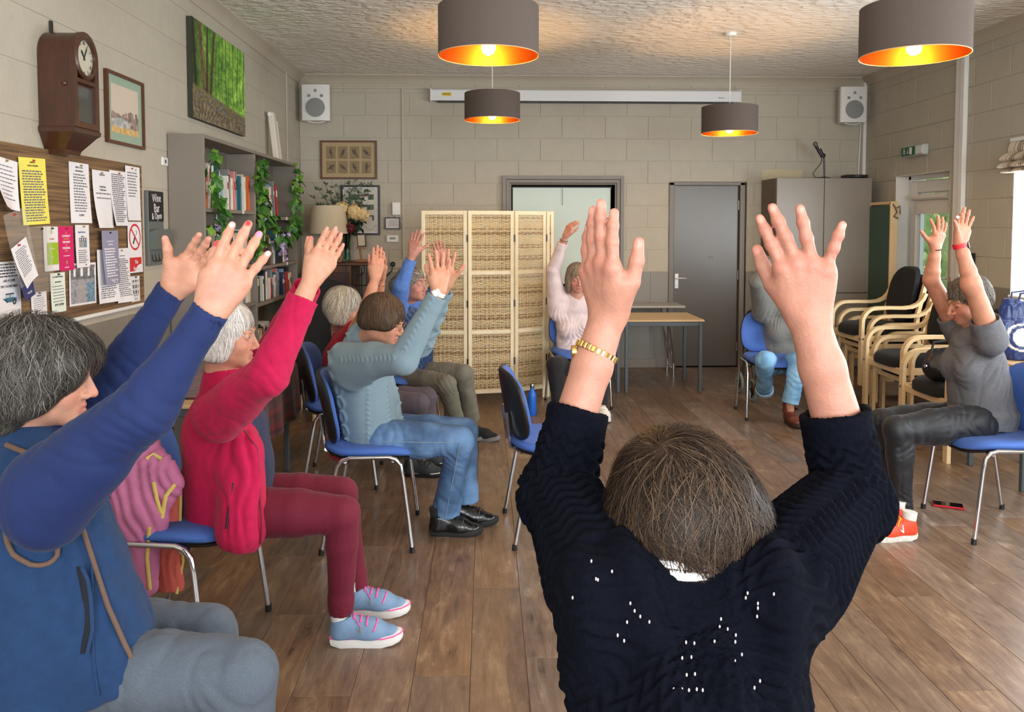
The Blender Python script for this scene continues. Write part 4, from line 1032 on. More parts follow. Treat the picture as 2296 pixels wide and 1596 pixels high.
# brown rug under the stacks
t = MB()
pad_mesh(t, 0.62, 0.85, [(0.0, 0.001), (0.0, 0.012), (0.03, 0.02), (0.3, 0.02)], lambda x, y, h: Vector((3.40 + x, 6.15 + y, h)), n=6)
tag(t.build('rug', [pbr('brown_shag', (120, 92, 66), rough=1.0, var=0.35, vscale=60, bump=0.8, bscale=120, rgb2=(84, 58, 40))], None), 'brown tufted rug under the stacked armchairs', 'rug')
V3 = lambda x, y: Vector((x, y, 0))
# ---- room divider of four rattan panels
M_CREAMW = pbr('limed_wood', (232, 218, 184), rough=0.55, var=0.05, vscale=12)
M_RATTAN = pbr('rattan_strip', (236, 218, 178), rough=0.6, var=0.18, vscale=22, rgb2=(220, 196, 150)); M_RATTAN2 = pbr('rattan_dark', (160, 128, 88), rough=0.65, var=0.2, vscale=30)
def weave_mesh(wd, hg):
 mb = MB(); rows, ns = int(hg / 0.0105), 9; rr = random.Random(8)
 for k in range(ns):
  x = -wd / 2 + wd * (k + 0.5) / ns
  for dx in (-0.006, 0.006): mb.tube([(x + dx, 0, 0), (x + dx + rr.uniform(-.004, .004), 0.0, hg / 2), (x + dx, 0, hg)], 0.0028, 5, m=0)
 for r in range(rows):
  z = (r + 0.5) * hg / rows; pts = []
  for k in range(ns * 2 + 1):
   x = -wd / 2 + wd * k / (ns * 2); ph = (k % 4)
   y = 0.007 * (1 if ((k // 2 + r) % 2 == 0) else -1) * (1 if k % 2 else 0)
   pts.append((x, y, z + rr.uniform(-0.0028, 0.0028)))
  mb.tube(pts, rr.uniform(0.0028, 0.0045), 4, m=0 if rr.random() < 0.8 else 1, caps=False)
 return mb.mesh('rattan_weave', [M_RATTAN, M_RATTAN2], 1.2)
dv = thing('room_divider', 'cream framed folding screen of four woven rattan panels', 'room divider', (0, 6.9, 0))
ft = [V3(-0.554, 6.854), V3(-0.159, 6.842), V3(0.242, 6.917), V3(0.528, 7.09), V3(0.60, 7.13)]
WV = {}
for i in range(4):
 a, b = Vector((ft[i].x, ft[i].y, 0)), Vector((ft[i + 1].x, ft[i + 1].y, 0)); d = b - a; L_ = d.length; ang = math.atan2(d.y, d.x); R = rot3('Z', ang)
 mid = (a + b) / 2 - dv.location; H = 1.655; st = 0.032; m = MB(); wd = L_ - 0.008
 for s in (-1, 1): m.box((s * (wd / 2 - st / 2), 0, H / 2), (st, 0.022, H), 0.003)
 zr = [0.10, 0.615, 1.125, 1.638]
 for z in zr: m.box((0, 0, z), (wd - 2 * st + 0.004, 0.02, 0.034), 0.003)
 pf = m.build('panel_frame', [M_CREAMW], dv, smooth=0, loc=mid); pf.rotation_euler = (0, 0, ang)
 for k in range(3):
  key = (round(wd, 2))
  if key not in WV: WV[key] = weave_mesh(wd - 2 * st, zr[1] - zr[0] - 0.034)
  o = mesh_obj('rattan_weave', WV[key], pf, (0, 0, zr[k] + 0.017)); o.scale = (1, 1, (zr[k + 1] - zr[k] - 0.034) / (zr[1] - zr[0] - 0.034))
 if i < 3:
  for z in (0.36, 0.86, 1.42):
   m = MB(); m.box((wd / 2 + 0.004, -0.013, z), (0.014, 0.006, 0.06), 0.001); m.build('hinge', [M_BLACK], pf, smooth=0)
# ---- wood cabinet with lamp, vase and frames
CX0, CX1, CYF, CZT = -1.62, -1.14, 7.95, 1.165
t = thing('side_cabinet', 'dark wooden cabinet with open iron rack carrying lamp and vase', 'cabinet', ((CX0 + CX1) / 2, (CYF + YB - 0.03) / 2, 0)); dp = YB - 0.03 - CYF
m = MB(); m.box((0, 0, CZT - 0.015), (CX1 - CX0 + 0.05, dp + 0.03, 0.03), 0.006); m.build('top_board', [M_MIDWOOD], t, smooth=0)
m = MB(); m.box((-0.09, 0.0, (CZT - 0.03) / 2), (CX1 - CX0 - 0.2, dp, CZT - 0.03), 0.004); m.build('carcass', [M_MIDWOOD], t, smooth=0)
m = MB(); m.box((-0.09, -dp / 2 - 0.008, 0.62), (CX1 - CX0 - 0.24, 0.018, 0.9), 0.005); d_ = m.build('door', [M_DARKWOOD], t, smooth=0)
m = MB(); m.ball((0.03, -dp / 2 - 0.03, 0.66), 0.012, 10, 8); m.build('knob', [M_GOLD], d_)
m = MB()
for x in (0.06, 0.105, 0.15, 0.20): m.tube([(x, -dp / 2 + 0.02, 0.1), (x, -dp / 2 + 0.02, CZT - 0.05)], 0.006, 6)
for z in (0.3, 0.62, 0.94): m.tube([(0.03, -dp / 2 + 0.02, z), (0.23, -dp / 2 + 0.02, z)], 0.006, 6)
for k in range(3): m.tube([(0.13 + 0.05 * math.cos(a), -dp / 2 + 0.015, 0.46 + 0.32 * k + 0.06 * math.sin(a)) for a in np.linspace(0, 6.28, 14)], 0.005, 6)
m.build('iron_rack', [M_BLACK], t)
m = MB(); m.box((0.215, dp / 2 - 0.03, (CZT - 0.03) / 2), (0.03, 0.03, CZT - 0.03)); m.box((0.215, -dp / 2 + 0.03, (CZT - 0.03) / 2), (0.03, 0.03, CZT - 0.03)); m.build('post', [M_MIDWOOD], t, smooth=0)
# lamp
lp = at(737, 520, 8.12); t = thing('table_lamp', 'table lamp with drum shade of cream linen on the wooden cabinet', 'lamp', (lp.x, 8.14, CZT))
M_LINEN = pbr('cream_linen', (204, 192, 164), rough=0.9, var=0.04, vscale=40, bump=0.12, bscale=300)
m = MB(); m.lathe([(0.192, 0.285), (0.163, 0.565), (0.160, 0.565), (0.189, 0.285)], n=36, close=True); m.build('lamp_shade', [M_LINEN], t, smooth=0.8)
m = MB(); m.lathe([(0.0, 0.0), (0.075, 0.0), (0.075, 0.015), (0.03, 0.03), (0.045, 0.10), (0.05, 0.16), (0.02, 0.25), (0.014, 0.30), (0.014, 0.44), (0.0, 0.44)], n=20); m.build('lamp_base', [M_DARKWOOD], t)
m = MB(); m.tube([(0.02, -0.06, 0.004), (0.12, -0.21, 0.008), (0.20, -0.225, 0.0), (0.215, -0.225, -0.2)], 0.004, 6); m.build('flex', [M_BLACK], t)
# vase with artificial flowers
vp = at(775, 585, 8.2); t = thing('flower_vase', 'tall glass vase of olive sprays, cream hydrangeas and a dark red bloom', 'vase', (vp.x, 8.30, CZT + 0.001))
m = MB(); m.lathe([(0.0, 0.0), (0.038, 0.0), (0.04, 0.01), (0.034, 0.10), (0.036, 0.2), (0.05, 0.30), (0.047, 0.30), (0.033, 0.2), (0.031, 0.10), (0.034, 0.02), (0.0, 0.02)], n=20); m.build('glass_vase', [glass('greenish_glass', (150, 196, 178))], t)
rr = random.Random(4); M_OLIVE = pbr('olive_leaf', (78, 96, 74), rough=0.55, var=0.25, vscale=25)
m = MB(); lm = MB()
tips = [(-0.40, 0.70), (-0.33, 0.80), (-0.36, 0.62), (-0.25, 0.86), (-0.16, 0.84), (-0.05, 0.82), (0.05, 0.86), (0.13, 0.80), (0.20, 0.86), (0.26, 0.78), (-0.38, 0.52), (-0.12, 0.70), (0.02, 0.68), (0.2, 0.68), (-0.26, 0.70), (0.10, 0.90), (-0.30, 0.60), (-0.20, 0.76), (0.24, 0.60), (0.28, 0.86)]
for (dx, dz) in tips:
 dy = rr.uniform(-0.16, 0.06); P_ = []
 for k in range(9):
  f = k / 8; P_.append(Vector((dx * f ** 1.7, dy * f, 0.02 + (dz - 0.02) * f + 0.05 * math.sin(f * 3))))
 m.tube(P_, [0.003] * 6 + [0.0022, 0.0016, 0.001], 5)
 for k in range(30):
  f = rr.uniform(0.45, 1.0); p = P_[int(f * 8)]; d = Vector((rr.uniform(-1, 1), rr.uniform(-1, 1), rr.uniform(-0.2, 1))).normalized(); sd = d.cross(Vector((rr.uniform(-1, 1), 1, 0.2))).normalized(); L_ = rr.uniform(0.035, 0.065)
  lm.add([p, p + d * L_ * 0.5 + sd * 0.0075, p + d * L_, p + d * L_ * 0.5 - sd * 0.0075], [(0, 1, 2, 3)])
m.build('stem', [M_STEM], t); lm.build('foliage', [M_OLIVE], t, smooth=0)
m = MB()
for k in range(40):
 p = Vector((rr.uniform(0.0, 0.16), rr.uniform(-0.12, 0.0), rr.uniform(0.30, 0.46))); d = Vector((rr.uniform(-1, 1), rr.uniform(-1, 0.3), rr.uniform(-1, 0.6))).normalized(); sd = d.cross(Vector((0, 1, 0.3))).normalized()
 m.add([p, p + d * 0.04 + sd * 0.02, p + d * 0.09, p + d * 0.04 - sd * 0.02], [(0, 1, 2, 3)])
m.build('broad_leaves', [pbr('dark_leaf', (40, 62, 40), rough=0.5)], t, smooth=0)
def bloom(name, c, r, mat, n):
 mb = MB()
 for k in range(n):
  d = Vector((rr.gauss(0, 1), rr.gauss(0, 1) - 0.3, rr.gauss(0, 1))).normalized(); p = Vector(c) + d * r * rr.uniform(0.78, 1.0); x, y, _ = frame_of(d); a = rr.uniform(0, 6)
  for j in range(4):
   e = x * math.cos(a + j * 1.57) + y * math.sin(a + j * 1.57); g = x * -math.sin(a + j * 1.57) + y * math.cos(a + j * 1.57)
   mb.add([p, p + e * 0.013 + g * 0.011 + d * 0.004, p + e * 0.022 + d * 0.003, p + e * 0.013 - g * 0.011 + d * 0.004], [(0, 1, 2, 3)])
 mb.ball(c, r * 0.82, 10, 8)
 return mb.build(name, [mat], t, smooth=0)
M_CREAMP = pbr('cream_petal', (226, 200, 146), rough=0.7, var=0.1, vscale=30); M_REDP = pbr('dark_red_petal', (92, 16, 36), rough=0.6, var=0.2, vscale=30)
bloom('hydrangea', (-0.03, -0.14, 0.535), 0.075, M_CREAMP, 70); bloom('hydrangea', (0.10, -0.14, 0.50), 0.085, M_CREAMP, 80); bloom('hydrangea', (0.18, -0.12, 0.47), 0.07, M_CREAMP, 60); bloom('dark_bloom', (0.05, -0.15, 0.34), 0.06, M_REDP, 60)
# small frames standing on the cabinet
M_GILTW = pbr('honey_wood', (150, 100, 52), rough=0.45, var=0.1)
t = thing('photo_frame', 'honey wood frame leaning behind the lamp base on cabinet', 'photo frame', (-1.50, 8.02, CZT + 0.002)); t.rotation_euler = (-0.15, 0, 0.5)
m = MB()
for s in (-1, 1): m.box((s * 0.06, 0, 0.10), (0.018, 0.012, 0.2), 0.002); m.box((0, 0, 0.10 + s * 0.09), (0.138, 0.012, 0.018), 0.002)
m.build('frame', [M_GILTW], t, smooth=0); m = MB(); m.box((0, 0.003, 0.1), (0.11, 0.004, 0.17)); m.build('picture', [pbr('dim_photo', (90, 84, 76), var=0.3, vscale=30)], t, smooth=0)
t = thing('display_easel', 'honey wood easel stand with small dark framed card right of vase', 'easel', (-1.235, 8.10, CZT + 0.002))
m = MB(); m.box((0, 0, 0.012), (0.13, 0.10, 0.022), 0.003); m.box((-0.03, 0.02, 0.09), (0.02, 0.02, 0.16), 0.002, R=rot3('Y', -0.15)); m.box((-0.02, -0.01, 0.14), (0.09, 0.03, 0.016), 0.002); m.build('stand', [M_GILTW], t, smooth=0)
m = MB(); m.box((-0.015, 0.0, 0.215), (0.09, 0.008, 0.13), 0.002, R=rot3('Y', -0.06)); m.build('frame', [M_BLACK], t, smooth=0); m = MB(); m.box((-0.015, -0.0055, 0.215), (0.068, 0.003, 0.105), 0, R=rot3('Y', -0.06)); m.build('card', [M_LINEN], t, smooth=0)
# ---- pendants
M_SHADE = pbr('taupe_shade', (86, 76, 70), rough=0.85, var=0.03, vscale=60, bump=0.12, bscale=350)
M_COPPER = pbr('copper_lining', (140, 70, 22), rough=0.4, metal=1.0)
M_BULB = pbr('glowing_bulb', (255, 190, 108), emit=270.0)
def pendant(label, x, y, zb, r=0.226, h=0.215):
 t = thing('pendant_lamp', label, 'lamp', (x, y, zb), 0, 'taupe drum pendants')
 m = MB(); m.lathe([(r, 0), (r, h), (r - 0.002, h), (r - 0.002, 0)], n=56, close=True); m.build('lamp_shade', [M_SHADE], t, smooth=0.8)
 m = MB(); m.lathe([(r - 0.003, 0.001), (r - 0.003, h - 0.001), (r - 0.005, h - 0.001), (r - 0.005, 0.001)], n=56, close=True); m.build('shade_lining', [M_COPPER], t, smooth=0.8)
 m = MB(); m.tube([(math.cos(a) * (r - 0.001), math.sin(a) * (r - 0.001), 0.001) for a in np.linspace(0, 2 * math.pi, 57)[:-1]], 0.0022, 5, closed=True); m.build('rim', [pbr('rim_gold', (222, 178, 130), rough=0.5)], t)
 m = MB()
 for k in range(3): a = k * 2.0944 + 0.4; m.tube([(0.02 * math.cos(a), 0.02 * math.sin(a), h - 0.035), (math.cos(a) * (r - 0.006), math.sin(a) * (r - 0.006), h - 0.012)], 0.0022, 5)
 m.build('spider', [M_WHITE], t)
 m = MB(); m.cyl((0, 0, h - 0.075), (0, 0, h + 0.0), 0.018, n=14); m.build('lamp_holder', [M_WHITE], t)
 m = MB(); m.lathe([(0.0, 0.005), (0.012, 0.006), (0.024, 0.014), (0.031, 0.030), (0.031, 0.045), (0.022, 0.068), (0.014, 0.09), (0.013, 0.145), (0, 0.145)], n=20); m.build('bulb', [M_BULB], t)
 m = MB(); m.cyl((0, 0, h), (0, 0, ZC - zb - 0.02), 0.0035, n=7); m.build('flex', [M_WHITE], t)
 m = MB(); m.lathe([(0.0, ZC - zb - 0.03), (0.045, ZC - zb - 0.028), (0.05, ZC - zb - 0.005), (0.05, ZC - zb), (0, ZC - zb)], n=20); m.build('ceiling_rose', [M_WHITE], t)
 return t
pendant('nearest taupe drum pendant, left of the pair at the top edge', 0.012, 3.65, 2.285)
pendant('nearest taupe drum pendant, right of the pair at the top edge', 1.885, 3.52, 2.27)
pendant('smaller looking drum pendant in front of the screen case, left one', 0.052, 6.585, 2.385)
pendant('smaller looking drum pendant hanging before the grey door, right one', 2.0, 6.585, 2.285)
# ================================================================ people
def cap_prim(self, a, b, ra, rb, k=0.01, flat=None, op='u'):
 """cone with flat ends"""
 self.P.append(('k', npv(a), npv(b), float(ra), float(rb), k, (npv(Vector(flat[0]).normalized()), flat[1]) if flat else None, op)); return self
SDF.cap = cap_prim
_ev0 = SDF.ev
def _ev(s, Q):
 if not any(t[0] == 'k' for t in s.P): return _ev0(s, Q)
 D = None
 for t in s.P:
  if t[0] == 'k':
   a, b, ra, rb, fl, k, op = t[1], t[2], t[3], t[4], t[6], t[5], t[7]
   ax = b - a; L = float(np.linalg.norm(ax)); ax = ax / L; X = Q - a; fac = 1.0
   if fl is not None:
    X = X + (X @ fl[0])[:, None] * fl[0][None] * (1.0 / fl[1] - 1.0); fac = 0.5 + 0.5 * fl[1]
   h = X @ ax; rad = X - h[:, None] * ax[None]; rho = np.sqrt(np.einsum('ij,ij->i', rad, rad))
   dr = (rho - (ra + (rb - ra) * np.clip(h / L, 0, 1))) * fac; da = np.maximum(-h, h - L)
   d = np.minimum(np.maximum(dr, da), 0) + np.sqrt(np.maximum(dr, 0) ** 2 + np.maximum(da, 0) ** 2)
  else:
   T = SDF(); T.P = [t[:7] + ('u',)] if t[0] != 'p' else [t]; d = _ev0(T, Q); k, op = t[5], t[7]
  if D is None: D = d; continue
  if op == 's': d = -d
  hh = np.maximum(k - np.abs(D - d), 0) / k
  D = (np.minimum(D, d) - hh * hh * k * 0.25) if op == 'u' else (np.maximum(D, d) + hh * hh * k * 0.25)
 return D
SDF.ev = _ev
_b0 = SDF.bounds
def _bounds(s):
 lo, hi = _b0(s)
 for t in s.P:
  if t[0] == 'k' and t[7] == 'u':
   r = max(t[3], t[4])
   for p in (t[1], t[2]): lo = np.minimum(lo, p - r); hi = np.maximum(hi, p + r)
 return lo, hi
SDF.bounds = _bounds
def fabric(name, rgb, rgb2=None, rough=0.85, var=0.10, vscale=14, bump=0.25, bscale=260, sheen=0.06, stretch=None):
 return pbr(name, rgb, rough=rough, var=var, vscale=vscale, bump=bump, bscale=bscale, sheen=sheen, rgb2=rgb2, stretch=stretch)
M_SKIN = pbr('skin', (205, 150, 125), rough=0.5, attr='Col', var=0.07, vscale=55, bump=0.12, bscale=220, sss=0.12, spec=0.4)
M_HAIR = pbr('hair', (120, 100, 80), rough=0.5, attr='Col', spec=0.18)
M_EYE = pbr('eye_white', (188, 180, 172), rough=0.2); M_IRIS = pbr('iris', (52, 44, 40), rough=0.15); M_BROW = pbr('eyebrow', (92, 74, 60), rough=0.8)
M_SOCKW = fabric('white_sock', (226, 226, 224)); M_LACE = {}
M_GOLDW = pbr('gold_bracelet', (214, 176, 96), rough=0.25, metal=1.0)
class Body:
 """collects the skin pieces of one person and the colours painted on them"""
 def __init__(s, tone): s.tone = npv(lin(tone)[:3]); s.pieces = []; s.spots = []
 def spot(s, c, r, rgb, w=1.0): s.spots.append((npv(c), r, npv(lin(rgb)[:3]), w))
 def add(s, S, h): s.pieces.append((S, h))
 def build(s, parent):
  PP, FF, n = [], [], 0
  for S, h in s.pieces:
   P, F = S.poly(h); PP.append(P); FF.append(F + n); n += len(P)
  P, F = np.concatenate(PP), np.concatenate(FF)
  C = np.tile(s.tone, (len(P), 1)); C *= (1 + 0.06 * vnoise(P, 35)[:, None]) ; C[:, 1:] *= (1 - 0.07 * np.clip(vnoise(P, 18, 3), 0, 1))[:, None]
  for c, r, col, w_ in s.spots:
   d2 = ((P - c) ** 2).sum(1); k = np.clip(w_ * np.exp(-d2 / (r * r)) if w_ < 0.8 else np.clip((r * 1.15 - np.sqrt(d2)) / (0.35 * r), 0, 1) * min(w_, 1), 0, 1)
   C = C * (1 - k[:, None]) + col[None] * k[:, None]
  me = np_mesh('body', P - npv(parent.location), F, M_SKIN, col=C)
  return mesh_obj('body', me, parent)
def V(*a): return Vector(a)
def add_hand(B, S, W, ydir, xdir, chir, L=0.178, spread=(0.10, 0.0, -0.08, -0.2), curl=((.12, .15, .1),) * 4, thumb=(0.75, 0.25, 0.15), nails=((206, 150, 134),) * 5, fat=1.0):
 """hand from the wrist W; ydir towards the knuckles, xdir towards the thumb side, chir +1 right hand, -1 left"""
 s = L / 0.178; W = Vector(W); y = Vector(ydir).normalized(); x = Vector(xdir); x = (x - y * x.dot(y)).normalized(); n = x.cross(y) * chir
 G = lambda a, b, c=0.0: W + x * (a * s) + y * (b * s) + n * (c * s)
 f_ = s * fat
 mcp = [(0.028, 0.083), (0.006, 0.088), (-0.016, 0.083), (-0.035, 0.073)]; rb = [0.0125, 0.013, 0.0122, 0.0112]
 for (mx, my), r, bx in zip(mcp, rb, (0.014, 0.004, -0.006, -0.016)):
  S.cone(G(bx, 0.0, 0.001), G(mx, my - 0.006, 0), 0.0145 * f_, r * f_, 0.016 * s)
 S.cone(G(0.016, 0.012, 0.010), G(0.037, 0.052, 0.010), 0.0155 * f_, 0.0125 * f_, 0.018 * s)
 S.cone(G(-0.016, 0.012, 0.008), G(-0.034, 0.058, 0.005), 0.0145 * f_, 0.0105 * f_, 0.018 * s)
 S.ell(G(-0.003, 0.05, 0.002), (0.034 * s, 0.040 * s, 0.0135 * f_), np.array([x, y, n]).T, 0.014 * s)
 ln = (0.079, 0.088, 0.083, 0.067); rf = (0.0090, 0.0093, 0.0088, 0.0077)
 for i in range(4):
  d0 = (y * math.cos(spread[i]) + x * math.sin(spread[i])).normalized(); p = G(*mcp[i]); c = 0.0; r = rf[i] * f_
  fr = (0.45, 0.30, 0.25); rr_ = [r * 1.05, r * 1.0, r * 0.91, r * 0.76]
  for k in range(3):
   c += curl[i][k]; d = d0 * math.cos(c) + n * math.sin(c); q = p + d * (ln[i] * fr[k] * s)
   S.cone(p, q, rr_[k], rr_[k + 1], 0.007 * s if k == 0 else 0.003 * s)
   if k: S.ell(p, (r * 1.02 * (1 - 0.06 * k),) * 3, None, 0.005 * s)
   if k: B.spot(p - (n * math.cos(c) - d0 * math.sin(c)) * r, 0.009 * s, (178, 100, 84), 0.38)
   p0, p = p, q
  nf = n * math.cos(c) - d0 * math.sin(c)
  B.spot(p + d * (r * 0.2), 0.014 * s, (206, 122, 108), 0.4)
  B.spot(p - nf * (r * 0.80) + d * (-0.001), 0.0060 * s, nails[i + 1], 0.95)
  B.spot(G(mcp[i][0], mcp[i][1], -0.012), 0.012 * s, (188, 108, 92), 0.36)
  S.ell(G(mcp[i][0], mcp[i][1] - 0.003, -0.004), (rb[i] * f_ * .85,) * 3, None, 0.010 * s)
  S.cone(G(mcp[i][0] * 0.85, mcp[i][1] * 0.9, -0.0105), G(mcp[i][0] * 0.45, 0.03, -0.0105), 0.0028 * f_, 0.0022 * f_, 0.006 * s)
 a, fl, fl2 = thumb
 t1 = (y * math.cos(a) + x * math.sin(a) + n * 0.30).normalized(); p = G(0.020, 0.020, 0.006)
 rr_ = [0.0145 * f_, 0.0118 * f_, 0.0108 * f_, 0.0078 * f_]; bend = (y * math.cos(a - fl) + x * math.sin(a - fl) + n * 0.28).normalized(); bend2 = (y * math.cos(a - fl - fl2) + x * math.sin(a - fl - fl2) + n * 0.25).normalized()
 for k, (d, l_) in enumerate(((t1, 0.044), (bend, 0.033), (bend2, 0.028))):
  q = p + d * (l_ * s); S.cone(p, q, rr_[k], rr_[k + 1], 0.014 * s if k == 0 else 0.004 * s); p = q
 side = (x * math.cos(a) - y * math.sin(a)); B.spot(p + (side * 0.35 - n * 0.8).normalized() * (0.006 * s), 0.0078 * s, nails[0], 0.95); B.spot(p, 0.016 * s, (208, 126, 112), 0.35)
 return n
def add_forearm(S, el, wr, n, r=(0.037, 0.039, 0.0245), flat=0.80):
 el, wr = Vector(el), Vector(wr); m = el.lerp(wr, 0.28); m2 = el.lerp(wr, 0.72)
 S.cone(el, m, r[0], r[1], 0.008); S.cone(m, m2, r[1], r[2] * 1.22, 0.008, (n, 0.92)); S.cone(m2, wr + (wr - el).normalized() * 0.004, r[2] * 1.22, r[2] * 1.08, 0.012, (n, flat))
class HeadFrame:
 def __init__(s, c, fwd, up, sc=1.0):
  s.c = Vector(c); s.f = Vector(fwd).normalized(); u = Vector(up); s.u = (u - s.f * u.dot(s.f)).normalized(); s.r = s.f.cross(s.u); s.s = sc
  s.M = np.array([s.r, s.f, s.u]).T
 def p(s, x, y, z): return s.c + (s.r * x + s.f * y + s.u * z) * s.s
 def rad(s, *r): return tuple(a * s.s for a in r)
def add_head(B, H, neck, h=0.0026, lids='open', lip=(176, 96, 88), blush=0.3, nose=1.0, jowl=1.0):
 S = SDF(); p, R, M = H.p, H.rad, H.M
 S.ell(p(0, -0.018, 0.032), R(0.073, 0.092, 0.084), M, 0.02)
 S.ell(p(0, 0.034, -0.028), R(0.060, 0.058, 0.074), M, 0.03)
 S.ell(p(0, 0.026, -0.070), R(0.052 * jowl, 0.056, 0.038), M, 0.03)
 S.ell(p(0, 0.072, -0.096), R(0.021, 0.017, 0.015), M, 0.03)
 for sx in (-1, 1):
  S.ell(p(sx * 0.037, 0.060, -0.036), R(0.022, 0.020, 0.022), M, 0.02)
  S.cone(p(sx * 0.012, 0.086, 0.017), p(sx * 0.044, 0.070, 0.018), 0.0085 * H.s, 0.007 * H.s, 0.014)
 for sx in (-1, 1): S.ell(p(sx * 0.031, 0.096, 0.0), R(0.018, 0.013, 0.0105), M, 0.012, 's')
 for sx in (-1, 1):
  S.ell(p(sx * 0.031, 0.073, -0.001), R(0.0165, 0.0145, 0.0125), M, 0.004)
  if lids == 'open': S.ell(p(sx * 0.031, 0.0895, -0.0015), R(0.0112, 0.009, 0.0027), M, 0.002, 's')
 S.cone(p(0, 0.084, 0.008), p(0, 0.106 * nose + 0.003, -0.036), 0.0085 * H.s, 0.0105 * H.s, 0.010)
 for sx in (-1, 1): S.ell(p(sx * 0.0125, 0.096, -0.041), R(0.0088, 0.011, 0.008), M, 0.006)
 for sx in (-1, 1):
  S.cone(p(sx * 0.004, 0.0915, -0.0645), p(sx * 0.022, 0.080, -0.068), 0.0058 * H.s, 0.0042 * H.s, 0.006); S.cone(p(0, 0.0905, -0.0755), p(sx * 0.018, 0.081, -0.073), 0.0066 * H.s, 0.0044 * H.s, 0.006)
 S.ell(p(0, 0.099, -0.0695), R(0.026, 0.008, 0.0016), M, 0.003, 's')
 for sx in (-1, 1):
  Me = np.array(M) @ np.array(Euler((0.15, 0, sx * -0.35)).to_matrix()); S.ell(p(sx * 0.075, -0.006, -0.012), R(0.009, 0.019, 0.031), Me, 0.008); S.ell(p(sx * 0.083, -0.002, -0.010), R(0.005, 0.010, 0.017), Me, 0.004, 's')
 nk = Vector(neck); S.cone(p(0, -0.022, -0.055), nk, 0.052 * H.s, 0.056 * H.s, 0.03); S.cone(nk, nk - Vector((0, 0, 0.04)), 0.055, 0.058, 0.03)
 B.add(S, h)
 for sx in (-1, 1):
  B.spot(p(sx * 0.012, 0.096, -0.066), 0.011 * H.s, lip, 0.6); B.spot(p(sx * 0.013, 0.092, -0.076), 0.011 * H.s, lip, 0.6); B.spot(p(sx * 0.042, 0.075, -0.036), 0.024 * H.s, (206, 110, 98), blush)
  B.spot(p(sx * 0.031, 0.086, -0.010), 0.014 * H.s, (150, 96, 84), 0.3)
  B.spot(p(sx * 0.0055, 0.106, -0.047), 0.0035 * H.s, (96, 52, 44), 0.7)
  B.spot(p(sx * 0.083, -0.004, -0.012), 0.02 * H.s, (200, 104, 92), 0.35)
 B.spot(p(0, 0.112, -0.036), 0.014 * H.s, (204, 112, 98), 0.35); B.spot(p(0, 0.092, -0.0695), 0.006, (96, 44, 42), 0.5)
 return S
def face_parts(parent, H, lids='open', iris=(52, 60, 66), brow=(110, 92, 76), browz=0.0):
 o = Vector(parent.location)
 for sx in (-1, 1):
  if lids == 'open':
   mb = MB(); c = H.p(sx * 0.031, 0.0738, -0.001) - o; mb.ball(c, 0.0133 * H.s, 14, 10, 0)
   mb.ball(c + (H.f + H.r * 0.0) * (0.0080 * H.s), 0.0068 * H.s, 10, 8, 1); mb.build('eye', [M_EYE, pbr('iris_%d_%d_%d' % iris, iris, rough=0.1)], parent, smooth=1.0)
  else:
   mb = MB(); mb.tube([H.p(sx * (0.031 + 0.015 * a), 0.0735 + 0.0135 * math.sqrt(max(0, 1 - a * a)) , -0.0075 + 0.0025 * a * a) - o for a in np.linspace(-0.95, 0.95, 8)], 0.0011 * H.s, 5); mb.build('eyelashes', [M_BROW], parent)
  mb = MB(); pts = [H.p(sx * (0.014 + 0.033 * a), 0.0925 - 0.024 * a * a, 0.020 + browz + 0.007 * math.sin(a * 2.6)) - o for a in np.linspace(0, 1, 8)]
  mb.tube(pts, [0.0028, 0.0032, 0.0032, 0.003, 0.0027, 0.0023, 0.0018, 0.001], 6); mb.build('eyebrow', [pbr('brow_%d_%d_%d' % brow, brow, rough=0.9)], parent, smooth=1.0)
